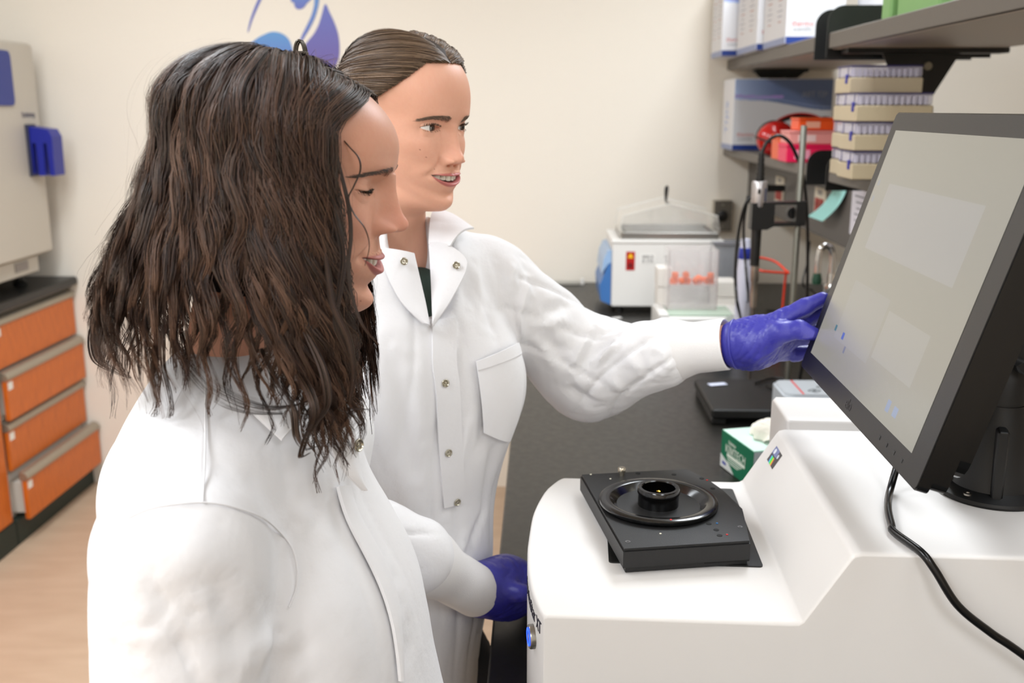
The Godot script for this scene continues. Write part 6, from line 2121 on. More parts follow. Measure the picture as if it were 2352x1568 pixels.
	var st := part("paper_note", strip(note, note2, Vector3.ZERO, 0.0006, 0.0, 3, 4), mat(Color(0.66, 0.90, 0.88), 0.8))
	tag(st, "pale turquoise paper note curling off the dark grey service panel", "note")
	var li := thing("printed_list", "white printed sheet taped to the service panel beside the monitor edge", "paper", Vector3(0.838, 1.29, -2.665))
	part("sheet", MB.new().box(Vector3(0, 0.065, 0), Vector3(0.001, 0.13, 0.16), 0.0002), mat(Color(0.88, 0.87, 0.90), 0.8), li)
	for k in 6:
		part("printed_line", MB.new().box(Vector3(-0.0007, 0.105 - k * 0.016, 0.005 * (k % 2)), Vector3(0.0003, 0.003, 0.11 - 0.02 * (k % 3)), 0.0001), mat(Color(0.3, 0.3, 0.35), 0.8), li)

func print_swoosh(base: Color, sky: Color, w := 160, h := 112) -> ImageTexture:
	var img := Image.create(w, h, false, Image.FORMAT_RGB8)
	for x in w:
		for y in h:
			var u := float(x) / w
			var v := float(y) / h
			var e := 0.30 + 0.18 * smoothstep(0.25, 0.95, u) + 0.02 * sin(u * 5.0)
			var c := base
			if v < e:
				c = sky.lerp(Color(0.70, 0.78, 0.93), clampf(0.75 - u * 1.9 + v * 0.4, 0.0, 1.0))
				var e2 := 0.235 + 0.03 * sin(u * 4.0 + 0.4)
				if absf(v - e2) < 0.022 and u < 0.5: c = Color(0.62, 0.52, 0.78)
				if absf(v - e + 0.05) < 0.012: c = c.lerp(Color(0.55, 0.62, 0.78), 0.6)
			img.set_pixel(x, y, c)
	return ImageTexture.create_from_image(img)

func carton(label: String, at: Vector3, s: Vector3, front: Material, side_text: bool) -> Node3D:   # at = middle of the underside; front faces +z
	var t := thing("carton", label, "box", at, 0.0, "")
	var card := mat(Color(0.87, 0.87, 0.88), 0.6)
	part("box", MB.new().box(Vector3(0, s.y * 0.5, 0), s, 0.003), card, t)
	var z := s.z * 0.5 + 0.0004
	part("front_print", MB.new().sheet(Vector3(-s.x * 0.5 + 0.003, 0.02, z), Vector3(s.x * 0.5 - 0.003, 0.02, z), Vector3(s.x * 0.5 - 0.003, s.y - 0.003, z), Vector3(-s.x * 0.5 + 0.003, s.y - 0.003, z)), front, t)
	var navy := mat(Color(0.07, 0.20, 0.50), 0.5)
	part("front_band", MB.new().box(Vector3(0, 0.011, s.z * 0.5), Vector3(s.x - 0.004, 0.020, 0.0012), 0.0002), navy, t)
	part("side_band", MB.new().box(Vector3(-s.x * 0.5, 0.011, 0), Vector3(0.0012, 0.020, s.z - 0.004), 0.0002), mat(Color(0.55, 0.59, 0.72), 0.5), t)
	lettering("thermo", 0.014, mat(Color(0.75, 0.22, 0.16), 0.5), t, Transform3D(Basis.IDENTITY, Vector3(-s.x * 0.5 + 0.05, 0.058, z)))
	lettering("scientific", 0.010, mat(Color(0.45, 0.45, 0.47), 0.5), t, Transform3D(Basis.IDENTITY, Vector3(-s.x * 0.5 + 0.05, 0.042, z)))
	if side_text:
		for k in 9:
			for j in 2:
				part("printed_line", MB.new().box(Vector3(-s.x * 0.5 - 0.0003, 0.07 + k * 0.016, s.z * (0.22 - 0.45 * j)), Vector3(0.0004, 0.003, s.z * (0.12 + 0.1 * ((k * 7 + j * 3) % 3) * 0.5)), 0.0001), mat(Color(0.62, 0.62, 0.66) if k % 4 else Color(0.70, 0.45, 0.40), 0.6), t)
	return t

func build_shelf_items() -> void:
	var plain_front := mat(Color(0.79, 0.79, 0.80), 0.55)
	var pale := mat(Color(1, 1, 1), 0.55)
	pale.albedo_texture = print_swoosh(Color(0.90, 0.90, 0.91), Color(0.45, 0.60, 0.88))
	var blue := mat(Color(1, 1, 1), 0.5)
	blue.albedo_texture = print_swoosh(Color(0.80, 0.81, 0.83), Color(0.36, 0.43, 0.58))
	var c := carton("blue and white printed carton on the lower shelf, behind the red ear muffs", Vector3(0.895, 1.468, -3.96), Vector3(0.366, 0.262, 0.22), blue, false)
	lettering("ART TIP", 0.020, mat(Color(0.55, 0.58, 0.64), 0.5), c, Transform3D(Basis.IDENTITY, Vector3(0.115, 0.205, 0.1106)))
	lettering("Tips", 0.05, mat(Color(0.60, 0.68, 0.85), 0.5), c, frame(Vector3(0, 1, 0), Vector3(0, 0, -1), Vector3(-0.1835, 0.12, -0.02)))
	carton("white and blue carton on the upper shelf, next to the back wall", Vector3(0.815, 1.81, -3.98), Vector3(0.31, 0.27, 0.22), pale, true)
	carton("middle one of the three white cartons on the upper shelf, between the other two", Vector3(0.84, 1.81, -3.66), Vector3(0.26, 0.25, 0.34), pale, true)
	carton("white carton nearest the camera on the far upper shelf, grey front with red print", Vector3(0.815, 1.81, -3.31), Vector3(0.175, 0.27, 0.31), plain_front, true)
	# clear plastic tub behind the end plate
	var tub := thing("plastic_tub", "cloudy clear plastic tub on the upper shelf beside the white cartons", "tub", Vector3(1.02, 1.81, -3.10))
	part("tub", MB.new().lathe(Vector3.ZERO, [Vector2(0, 0), Vector2(0.088, 0), Vector2(0.092, 0.004), Vector2(0.098, 0.18), Vector2(0.104, 0.182), Vector2(0.104, 0.19), Vector2(0.096, 0.19), Vector2(0.090, 0.008), Vector2(0, 0.008)], 40), clear(Color(0.85, 0.85, 0.87), 0.45, 0.2), tub)
	# green binders
	var gb := mat(Color(0.50, 0.68, 0.42), 0.5)
	for k in 2:
		var b := thing("binder", ["thin green binder at the far end of the near upper shelf", "thick green binder beside the thin one on the near upper shelf"][k], "binder", Vector3(0.885 if k == 0 else 0.892, 1.81, [-2.335, -2.165][k]))
		var w: float = [0.06, 0.24][k]
		part("cover", MB.new().box(Vector3(0, 0.15, 0), Vector3(0.26, 0.30, w), 0.006), gb, b)
		part("spine_label", MB.new().box(Vector3(-0.1302, 0.20, 0), Vector3(0.0006, 0.1, w * 0.6), 0.0002), mat(Color(0.9, 0.9, 0.86), 0.6), b)
	var gl := thing("glass_beaker", "clear glass beaker on the near upper shelf right of the green binders", "beaker", Vector3(0.86, 1.81, -1.86))
	part("glass", MB.new().lathe(Vector3.ZERO, [Vector2(0, 0), Vector2(0.050, 0), Vector2(0.054, 0.005), Vector2(0.054, 0.11), Vector2(0.058, 0.115), Vector2(0.0565, 0.116), Vector2(0.0515, 0.11), Vector2(0.0515, 0.006), Vector2(0, 0.004)], 40), clear(Color(0.92, 0.96, 0.96), 0.12, 0.03), gl)
	# red ear muffs
	var em := thing("ear_muffs", "red ear muffs with black headband lying on the lower shelf", "ear muffs", Vector3(0.80, 1.468, -3.40))
	var red := mat(Color(0.72, 0.05, 0.04), 0.16, 0.0, 0.6)
	var bk := mat(Color(0.03, 0.03, 0.03), 0.5)
	for k in 2:
		var f := Field.new()
		var ce: Vector3 = [Vector3(-0.035, 0.058, 0.03), Vector3(0.145, 0.07, -0.02)][k]
		f.ell(ce, Vector3(0.062, 0.055, 0.042), Basis(Vector3.BACK, 0.25), 0.01)
		var mb := MB.new()
		f.nets(ce - Vector3(0.09, 0.08, 0.08), ce + Vector3(0.09, 0.08, 0.08), 0.006, mb)
		part("ear_cup", mb, red, em)
		part("cup_strap", MB.new().tube(spline([ce + Vector3(-0.064, 0.005, 0.0), ce + Vector3(-0.035, -0.008, 0.040), ce + Vector3(0.02, -0.022, 0.045), ce + Vector3(0.06, -0.032, 0.02)], 5), 0.006, 8, -1.0, true, Color.WHITE, 0.5), bk, em)
		part("cushion", MB.new().lathe(ce + Vector3(0, 0, -0.025), [Vector2(0.02, -0.02), Vector2(0.05, -0.02), Vector2(0.058, -0.008), Vector2(0.052, 0.006), Vector2(0.02, 0.006)].duplicate(), 28, Basis(Quaternion(Vector3.UP, Vector3.BACK))), bk, em)
	var arc := []
	for k in 9:
		var a := PI * k / 8.0
		arc.append(Vector3(0.055 - 0.105 * cos(a), 0.055 + 0.072 * sin(a), 0.0 - 0.02 * sin(a)))
	part("headband", MB.new().tube(spline(arc, 4), 0.016, 10, -1.0, true, Color.WHITE, 0.35), bk, em)
	part("band_trim", MB.new().tube(spline(arc.map(func(p): return p + Vector3(0, 0.008, -0.004)), 4), 0.012, 8, -1.0, true, Color.WHITE, 0.35), red, em)
	# coloured tube racks
	var cols := [[Color(0.95, 0.10, 0.35), "hot pink tube rack under the orange one on the lower shelf", Vector3(0.785, 1.468, -3.03), Vector3(0.15, 0.052, 0.11)], [Color(0.95, 0.36, 0.08), "orange tube rack standing behind the hot pink rack", Vector3(0.79, 1.468, -3.17), Vector3(0.14, 0.075, 0.10)], [Color(0.95, 0.62, 0.60), "pale pink translucent box stacked on the hot pink rack", Vector3(0.80, 1.5205, -3.03), Vector3(0.17, 0.038, 0.11)], [Color(0.95, 0.34, 0.08), "orange lidded box on top of the pale pink box", Vector3(0.812, 1.559, -3.04), Vector3(0.135, 0.036, 0.10)]]
	for r in cols:
		var m := mat(r[0], 0.4)
		var t := thing("tube_rack", r[1], "rack", r[2])
		var s: Vector3 = r[3]
		part("body", MB.new().box(Vector3(0, s.y * 0.42, 0), Vector3(s.x, s.y * 0.84, s.z), 0.003), m, t)
		part("lid", MB.new().box(Vector3(0, s.y * 0.92, 0), Vector3(s.x + 0.003, s.y * 0.16, s.z + 0.003), 0.002), m, t)
		part("label_tag", MB.new().box(Vector3(-s.x * 0.2, s.y * 0.45, s.z * 0.5 + 0.0004), Vector3(s.x * 0.3, s.y * 0.5, 0.0006), 0.0001), mat((r[0] as Color).lerp(Color.WHITE, 0.6), 0.6), t)
	# pipette tip racks
	for k in 4:
		tip_rack(Vector3(0.782, 1.468 + k * 0.0622, -2.43), "pipette tip rack in the far stack on the lower shelf, " + ["at its foot", "second from below", "third from below", "topmost of the stack"][k])
	for k in 3:
		tip_rack(Vector3(0.762, 1.468 + k * 0.0622, -2.30), "pipette tip rack in the near stack on the lower shelf, " + ["at its foot", "in the middle", "topmost and beside the monitor"][k])

var rack0: Node3D

func tip_rack(at: Vector3, label: String) -> void:
	if rack0:
		dup(rack0, label, at)
		return
	var t := thing("tip_rack", label, "tip rack", at, 0.0, "stacked pipette tip racks")
	rack0 = t
	t.scale = Vector3.ONE * 1.14
	part("base", MB.new().box(Vector3(0, 0.0155, 0), Vector3(0.146, 0.031, 0.10), 0.003), mat(Color(0.80, 0.74, 0.62), 0.5), t)
	part("lid", MB.new().box(Vector3(0, 0.0425, 0), Vector3(0.142, 0.022, 0.096), 0.003), clear(Color(0.88, 0.86, 0.95), 0.35, 0.1), t)
	var pu := mat(Color(0.20, 0.17, 0.42), 0.4)
	part("rim", MB.new().box(Vector3(0, 0.0535, 0), Vector3(0.145, 0.0016, 0.099), 0.0005), pu, t)
	part("latch", MB.new().box(Vector3(-0.0735, 0.028, 0.03), Vector3(0.003, 0.018, 0.012), 0.001), mat(Color(0.10, 0.12, 0.60), 0.4), t)
	for z in [-0.0485, 0.0485]:
		part("corner_rib", MB.new().box(Vector3(-0.071, 0.0425, z * 0.6), Vector3(0.0015, 0.020, 0.002), 0.0005), pu, t)
	var tips := MB.new()
	for i in 12:
		for j in [0, 7]:
			tips.lathe(Vector3(-0.062 + i * 0.0112, 0.031, -0.039 + j * 0.0112), [Vector2(0.0038, 0), Vector2(0.0042, 0.016), Vector2(0.0030, 0.016), Vector2(0.0, 0.012)], 10)
	for i in 2:
		for j in range(1, 7):
			tips.lathe(Vector3(-0.062 + i * 0.123, 0.031, -0.039 + j * 0.0112), [Vector2(0.0038, 0), Vector2(0.0042, 0.016), Vector2(0.0030, 0.016), Vector2(0.0, 0.012)], 10)
	part("pipette_tips", tips, mat(Color(0.86, 0.85, 0.90), 0.35), t).set_meta("kind", "stuff")

# ---------------------------------------------------------------- things on the bench
func build_items() -> void:
	var rubber := mat(Color(0.04, 0.04, 0.04), 0.8)
	var steel := mat(Color(0.66, 0.65, 0.63), 0.28, 0.95)
	var white := mat(Color(0.90, 0.89, 0.87), 0.4)
	var blk := mat(Color(0.022, 0.021, 0.020), 0.4)
	# twist-lock outlet on the back wall
	var o := thing("wall_outlet", "grey steel outlet plate with round black socket on the back wall above the water bath", "outlet", Vector3(0.737, 1.196, -4.15))
	part("back_box", MB.new().box(Vector3(0, 0, 0.02), Vector3(0.076, 0.126, 0.04), 0.003), mat(Color(0.75, 0.72, 0.66), 0.4, 0.3), o)
	part("cover_plate", MB.new().box(Vector3(0.002, 0, 0.0415), Vector3(0.072, 0.122, 0.003), 0.001), mat(Color(0.42, 0.40, 0.37), 0.4, 0.6), o)
	part("socket", MB.new().lathe(Vector3(0, 0, 0.043), [Vector2(0, 0.006), Vector2(0.019, 0.006), Vector2(0.022, 0.004), Vector2(0.022, 0)].duplicate(), 28, Basis(Quaternion(Vector3.UP, Vector3.BACK))), blk, o)
	for s in [-1, 1]:
		part("screw", MB.new().lathe(Vector3(0, s * 0.045, 0.043), [Vector2(0, 0.0015), Vector2(0.004, 0.001), Vector2(0.004, 0)].duplicate(), 12, Basis(Quaternion(Vector3.UP, Vector3.BACK))), steel, o)
	build_bath(white, steel, blk)
	build_small(white, steel, blk, rubber)
	build_probe(steel, blk, rubber)

func build_bath(white: Material, steel: Material, blk: Material) -> void:
	var t := thing("water_bath", "white water bath with blue end and clear gabled lid in the far bench corner", "water bath", Vector3(0.44, 0.915, -3.64))
	part("body", MB.new().box(Vector3(0.0, 0.138, 0), Vector3(0.385, 0.228, 0.32), 0.006), white, t)
	part("top_frame", MB.new().box(Vector3(0.0, 0.255, 0), Vector3(0.39, 0.012, 0.325), 0.004), white, t)
	var tub := MB.new()
	for s in [-1, 1]:
		tub.box(Vector3(0.01 + s * 0.165, 0.272, 0), Vector3(0.012, 0.026, 0.27), 0.003)
		tub.box(Vector3(0.01, 0.272, s * 0.132), Vector3(0.33, 0.026, 0.012), 0.003)
	part("steel_tub", tub, steel, t)
	part("water_surface", MB.new().box(Vector3(0.01, 0.263, 0), Vector3(0.32, 0.003, 0.26), 0.001), mat(Color(0.30, 0.30, 0.29), 0.12), t)
	for k in 9:
		part("rack_rail", MB.new().box(Vector3(0.01, 0.279, -0.11 + k * 0.0275), Vector3(0.30, 0.004, 0.006), 0.001), steel, t)
	var blue := mat(Color(0.25, 0.45, 0.70), 0.4)
	var pr := PackedVector2Array([Vector2(0, 0.03), Vector2(-0.035, 0.045), Vector2(-0.040, 0.10), Vector2(-0.012, 0.175), Vector2(0, 0.18)])
	part("control_end", MB.new().prism(pr, 0.30, Transform3D(Basis.IDENTITY, Vector3(-0.193, 0, -0.15))), blue, t)
	part("control_cover", MB.new().prism(PackedVector2Array([Vector2(0, 0.18), Vector2(-0.012, 0.176), Vector2(-0.034, 0.14), Vector2(-0.028, 0.19), Vector2(-0.014, 0.222), Vector2(0, 0.225)]), 0.30, Transform3D(Basis.IDENTITY, Vector3(-0.193, 0, -0.15))), mat(Color(0.60, 0.72, 0.86), 0.3), t)
	for x in [-0.16, 0.16]:
		for z in [-0.13, 0.13]:
			part("foot", MB.new().lathe(Vector3(x, 0, z), [Vector2(0, 0), Vector2(0.014, 0), Vector2(0.014, 0.025), Vector2(0, 0.025)], 14), blk, t)
	# warning sticker and label on the front
	var st := part("warning_sticker", MB.new().box(Vector3(-0.128, 0.188, 0.1604), Vector3(0.031, 0.066, 0.0008), 0.0002), mat(Color(0.70, 0.07, 0.06), 0.4), t)
	part("yellow_triangle", MB.new().prism(PackedVector2Array([Vector2(-0.010, -0.008), Vector2(0.010, -0.008), Vector2(0.004, 0.007), Vector2(-0.004, 0.007)]), 0.0006, Transform3D(Basis.IDENTITY, Vector3(-0.128, 0.206, 0.1608))), mat(Color(0.95, 0.75, 0.10), 0.4), st)
	part("red_mark", MB.new().lathe(Vector3(-0.128, 0.172, 0.1608), [Vector2(0, 0.0006), Vector2(0.010, 0.0006), Vector2(0.010, 0)].duplicate(), 18, Basis(Quaternion(Vector3.UP, Vector3.BACK))), mat(Color(0.45, 0.03, 0.04), 0.4), st)
	var lb := part("name_label", MB.new().box(Vector3(-0.068, 0.196, 0.1604), Vector3(0.052, 0.034, 0.0008), 0.0002), mat(Color(0.93, 0.92, 0.90), 0.5), t)
	var ink := mat(Color(0.12, 0.12, 0.12), 0.6)
	lettering("MRC6", 0.011, ink, lb, Transform3D(Basis.IDENTITY, Vector3(-0.068, 0.203, 0.1611)))
	lettering("B 376", 0.011, ink, lb, Transform3D(Basis.IDENTITY, Vector3(-0.068, 0.188, 0.1611)))
	# clear gabled lid with a black handle
	var gl := clear(Color(0.90, 0.89, 0.86), 0.10, 0.04)
	var lid := MB.new()
	lid.prism(PackedVector2Array([Vector2(-0.175, 0.0), Vector2(0.175, 0.0), Vector2(0.165, 0.055), Vector2(0.0, 0.098), Vector2(-0.165, 0.055)]), 0.003, Transform3D(Basis.IDENTITY, Vector3(0.01, 0.286, 0.125)))
	lid.prism(PackedVector2Array([Vector2(-0.175, 0.0), Vector2(0.175, 0.0), Vector2(0.165, 0.055), Vector2(0.0, 0.098), Vector2(-0.165, 0.055)]), 0.003, Transform3D(Basis.IDENTITY, Vector3(0.01, 0.286, -0.128)))
	lid.face([Vector3(-0.155, 0.341, 0.126), Vector3(0.01, 0.384, 0.126), Vector3(0.01, 0.384, -0.126), Vector3(-0.155, 0.341, -0.126)])
	lid.face([Vector3(0.01, 0.384, 0.126), Vector3(0.175, 0.341, 0.126), Vector3(0.175, 0.341, -0.126), Vector3(0.01, 0.384, -0.126)])
	lid.face([Vector3(-0.165, 0.286, 0.126), Vector3(-0.155, 0.341, 0.126), Vector3(-0.155, 0.341, -0.126), Vector3(-0.165, 0.286, -0.126)])
	lid.face([Vector3(0.185, 0.286, -0.126), Vector3(0.175, 0.341, -0.126), Vector3(0.175, 0.341, 0.126), Vector3(0.185, 0.286, 0.126)])
	var li := part("lid", lid, gl, t)
	var edge := mat(Color(0.86, 0.85, 0.82), 0.2)
	for z in [-0.127, 0.127]:
		part("lid_edge", MB.new().tube(PackedVector3Array([Vector3(-0.155, 0.341, z), Vector3(0.01, 0.384, z)]), 0.002, 6), edge, li)
		part("lid_edge", MB.new().tube(PackedVector3Array([Vector3(0.175, 0.341, z), Vector3(0.01, 0.384, z)]), 0.002, 6), edge, li)
		part("lid_edge", MB.new().tube(PackedVector3Array([Vector3(-0.165, 0.288, z), Vector3(-0.155, 0.341, z)]), 0.002, 6), edge, li)
	part("lid_handle", MB.new().tube(spline([Vector3(0.006, 0.384, 0.02), Vector3(0.003, 0.42, 0.02), Vector3(0.006, 0.432, 0.012), Vector3(0.012, 0.432, -0.012), Vector3(0.014, 0.42, -0.02), Vector3(0.010, 0.384, -0.02)], 4), 0.0045, 8), blk, li)

func build_small(white: Material, steel: Material, blk: Material, rubber: Material) -> void:
	# clear two-storey box with orange caps inside
	var ac := clear(Color(0.93, 0.90, 0.90), 0.13, 0.04)
	var t := thing("acrylic_box", "clear acrylic box with a middle shelf holding orange caps, before the water bath", "box", Vector3(0.474, 1.005, -3.16))
	for s in [-1, 1]:
		part("side_pane", MB.new().box(Vector3(s * 0.076, 0.094, 0), Vector3(0.003, 0.188, 0.12), 0.0005), ac, t)
		part("cross_pane", MB.new().box(Vector3(0, 0.094, s * 0.0585), Vector3(0.149, 0.188, 0.003), 0.0005), ac, t)
	part("bottom_pane", MB.new().box(Vector3(0, 0.002, 0), Vector3(0.155, 0.004, 0.12), 0.0005), ac, t)
	part("shelf_pane", MB.new().box(Vector3(0, 0.078, 0), Vector3(0.147, 0.004, 0.112), 0.0005), clear(Color(0.95, 0.86, 0.85), 0.3, 0.1), t)
	for s in [-1, 1]:
		part("edge_strip", MB.new().box(Vector3(s * 0.076, 0.094, 0.0592), Vector3(0.002, 0.188, 0.002), 0.0003), mat(Color(0.62, 0.56, 0.56), 0.3), t)
	var oc := mat(Color(1.0, 0.45, 0.14), 0.4)
	var cap0: Node3D
	var spots := [Vector3(-0.058, 0, 0.03), Vector3(-0.036, 0, 0.042), Vector3(-0.012, 0, 0.03), Vector3(0.006, 0, 0.044), Vector3(-0.048, 0, 0.0), Vector3(0.048, 0, 0.04), Vector3(0.062, 0, 0.022), Vector3(0.036, 0, 0.02), Vector3(0.058, 0.018, 0.038), Vector3(-0.02, 0.018, 0.036), Vector3(-0.052, 0.018, 0.03), Vector3(0.02, 0, 0.0)]
	for i in spots.size():
		var p: Vector3 = t.position + Vector3(0, 0.0806, 0) + spots[i]
		if cap0 == null:
			cap0 = thing("bottle_cap", "small orange screw cap inside the clear acrylic box", "cap", p, 0.0, "orange caps in the acrylic box")
			part("cap", MB.new().lathe(Vector3.ZERO, [Vector2(0, 0), Vector2(0.0095, 0), Vector2(0.0102, 0.002), Vector2(0.0102, 0.014), Vector2(0.009, 0.0165), Vector2(0.0, 0.0165)], 16), oc, cap0)
			part("ring", MB.new().lathe(Vector3.ZERO, [Vector2(0.0106, 0.0), Vector2(0.0112, 0.002), Vector2(0.0106, 0.004)], 16), oc, cap0)
		else:
			var c := dup(cap0, "small orange screw cap inside the clear acrylic box", p, i * 0.7)
			c.rotation = Vector3([0.0, 1.5, 0.0, 0.9][i % 4], i * 0.7, 0)
			c.position.y += [0.0, 0.010, 0.0, 0.006][i % 4]
	# white foam racks beside it
	var foam := mat(Color(0.92, 0.90, 0.87), 0.85)
	for r in [[Vector3(0.405, 0.915, -3.29), Vector3(0.05, 0.20, 0.07), "narrow white foam rack left of the clear acrylic box"], [Vector3(0.600, 0.915, -3.27), Vector3(0.075, 0.16, 0.09), "white foam rack with open top right of the clear acrylic box"]]:
		var f := thing("foam_rack", r[2], "rack", r[0])
		var s: Vector3 = r[1]
		for k in 3:
			part("block", MB.new().box(Vector3(0, s.y * (k + 0.5) / 3.0, 0), Vector3(s.x * (1.0 - 0.06 * (k % 2)), s.y / 3.0 - 0.0006, s.z), 0.004), foam, f)
	# grey plastic bin
	var bin := thing("plastic_bin", "grey translucent plastic bin behind the white foam racks", "bin", Vector3(0.66, 0.915, -3.46))
	var bm := clear(Color(0.62, 0.63, 0.65), 0.6, 0.2)
	for s in [-1, 1]:
		part("side_wall", MB.new().box(Vector3(s * 0.07, 0.13, 0), Vector3(0.004, 0.26, 0.12), 0.001), bm, bin)
		part("end_wall", MB.new().box(Vector3(0, 0.13, s * 0.058), Vector3(0.136, 0.26, 0.004), 0.001), bm, bin)
	part("rim", MB.new().box(Vector3(0, 0.262, 0.062), Vector3(0.155, 0.012, 0.010), 0.002), mat(Color(0.5, 0.5, 0.52), 0.4), bin)
	part("bottom", MB.new().box(Vector3(0, 0.002, 0), Vector3(0.136, 0.004, 0.112), 0.001), bm, bin)
	# low white tray with pale green lid, grey-blue meter leaning in front
	var tr := thing("balance", "low white balance with pale green glass top in front of the acrylic box", "balance", Vector3(0.50, 0.915, -3.14))
	part("housing", MB.new().box(Vector3(0, 0.042, 0), Vector3(0.27, 0.08, 0.23), 0.008), white, tr)
	part("glass_top", MB.new().box(Vector3(-0.005, 0.0855, 0.03), Vector3(0.20, 0.006, 0.14), 0.002), mat(Color(0.70, 0.78, 0.70), 0.12), tr)
	part("rim_post", MB.new().box(Vector3(-0.12, 0.0855, 0.03), Vector3(0.03, 0.008, 0.16), 0.003), white, tr)
	var me := thing("bench_meter", "grey and blue wedge-shaped meter with display beside the balance", "meter", Vector3(0.535, 0.915, -2.86), 0.30)
	var side := PackedVector2Array([Vector2(-0.085, 0), Vector2(0.065, 0), Vector2(0.06, 0.10), Vector2(0.045, 0.112), Vector2(-0.082, 0.03)])
	part("housing", MB.new().prism(side, 0.10, Transform3D(Basis.IDENTITY, Vector3(0, 0, -0.05))), mat(Color(0.25, 0.38, 0.48), 0.45), me)
	var sdir := Vector3(0.127, 0.082, 0).normalized()
	var face := Transform3D(Basis(Vector3.FORWARD, sdir, Vector3.FORWARD.cross(sdir)), Vector3(-0.0185, 0.0725, 0))
	part("face_plate", MB.new().prism(round_rect(0.104, 0.155, 0.008), 0.005, face), mat(Color(0.56, 0.58, 0.56), 0.45), me)
	var fc := face
	fc.origin += face.basis.z * 0.005 + sdir * 0.035
	part("display", MB.new().prism(round_rect(0.05, 0.035, 0.003), 0.001, fc), mat(Color(0.40, 0.56, 0.72), 0.2), me)
	fc.origin -= sdir * 0.06
	part("keypad", MB.new().prism(round_rect(0.07, 0.045, 0.003), 0.001, fc), mat(Color(0.28, 0.42, 0.62), 0.5), me)
	# purple cap strip
	var pc := part("purple_rack", MB.new().box(Vector3(0.338, 0.928, -2.92), Vector3(0.07, 0.026, 0.05), 0.004), mat(Color(0.36, 0.28, 0.62), 0.4))
	tag(pc, "small purple plastic rack on the bench behind the reaching sleeve", "rack")
	# scraps and a small white fitting at the back of the bench
	var s1 := part("paper_scrap", MB.new().box(Vector3(0.262, 0.9165, -3.40), Vector3(0.035, 0.002, 0.02), 0.0005, Basis(Vector3.UP, 0.4)), white)
	tag(s1, "small white paper scrap at the foot of the water bath", "scrap")
	var s2 := part("paper_scrap", MB.new().box(Vector3(0.4383, 0.9570, -2.4028), Vector3(0.045, 0.0015, 0.02), 0.0005, Basis(Vector3.UP, 0.3)), mat(Color(0.85, 0.87, 0.95), 0.6))
	tag(s2, "blue-marked white paper strip on the black stand plate", "scrap")
	var fit := thing("cable_fitting", "small white cable fitting lying along the back edge of the bench", "fitting", Vector3(0.12, 0.915, -4.08))
	part("duct", MB.new().box(Vector3(-0.02, 0.008, 0), Vector3(0.12, 0.016, 0.02), 0.003), mat(Color(0.72, 0.70, 0.66), 0.5), fit)
	part("end_cap", MB.new().box(Vector3(0.05, 0.013, 0), Vector3(0.016, 0.026, 0.024), 0.003), white, fit)
	# white tube with a blue band, orange wire stand, chrome tap
	var tube := thing("squeeze_tube", "upright white tube with a blue band behind the black cables", "tube", Vector3(0.566, 0.915, -2.78))
	part("tube", MB.new().lathe(Vector3.ZERO, [Vector2(0, 0), Vector2(0.021, 0), Vector2(0.022, 0.004), Vector2(0.020, 0.26), Vector2(0.016, 0.32), Vector2(0.012, 0.355), Vector2(0.0, 0.355)], 28), mat(Color(0.82, 0.82, 0.88), 0.35), tube)
	part("blue_band", MB.new().lathe(Vector3(0, 0.30, 0), [Vector2(0.0178, 0.0), Vector2(0.0190, 0.002), Vector2(0.0160, 0.03), Vector2(0.0140, 0.031)], 28), mat(Color(0.16, 0.22, 0.62), 0.4), tube)
	var ow := thing("wire_stand", "bent orange wire stand behind the steel rod", "stand", Vector3(0.66, 0.915, -2.83))
	var om := mat(Color(0.88, 0.22, 0.08), 0.4)
	part("hoop", MB.new().tube(spline([Vector3(0.028, 0.0, 0.0), Vector3(0.030, 0.12, 0.0), Vector3(0.034, 0.245, 0.0), Vector3(0.036, 0.253, 0.01), Vector3(-0.02, 0.260, 0.03), Vector3(-0.050, 0.266, 0.03), Vector3(-0.066, 0.285, -0.03), Vector3(-0.03, 0.287, -0.06), Vector3(0.015, 0.276, -0.05), Vector3(0.036, 0.256, 0.0)], 5), 0.0035, 8), om, ow)
	part("foot_ring", MB.new().tube(spline([Vector3(0.028, 0.004, 0.0), Vector3(0.0, 0.004, 0.05), Vector3(-0.05, 0.004, 0.03), Vector3(-0.05, 0.004, -0.03), Vector3(0.0, 0.004, -0.05), Vector3(0.028, 0.004, 0.0)], 5), 0.0035, 8), om, ow)
	var fa := thing("bench_tap", "chrome gooseneck tap at the back of the bench beside the monitor edge", "tap", Vector3(0.79, 0.915, -2.72))
	part("column", MB.new().lathe(Vector3.ZERO, [Vector2(0, 0), Vector2(0.03, 0), Vector2(0.03, 0.01), Vector2(0.018, 0.02), Vector2(0.016, 0.12), Vector2(0.020, 0.125), Vector2(0.020, 0.15), Vector2(0.015, 0.155), Vector2(0.0145, 0.20), Vector2(0.0185, 0.205), Vector2(0.0185, 0.235), Vector2(0.013, 0.24), Vector2(0.012, 0.27), Vector2(0, 0.27)], 32), mat(Color(0.86, 0.85, 0.84), 0.08, 1.0), fa)
	part("gooseneck", MB.new().tube(spline([Vector3(0, 0.26, 0), Vector3(0.0, 0.31, 0), Vector3(-0.006, 0.336, 0.0), Vector3(-0.02, 0.345, 0.0), Vector3(-0.034, 0.335, 0.0), Vector3(-0.038, 0.30, 0.0), Vector3(-0.038, 0.26, 0)], 5), 0.009, 14), mat(Color(0.80, 0.79, 0.78), 0.08, 1.0), fa)
	part("green_knob", MB.new().lathe(Vector3(-0.038, 0.24, 0), [Vector2(0, 0), Vector2(0.012, 0), Vector2(0.014, 0.01), Vector2(0.010, 0.03), Vector2(0, 0.03)], 18), mat(Color(0.12, 0.30, 0.22), 0.4), fa)
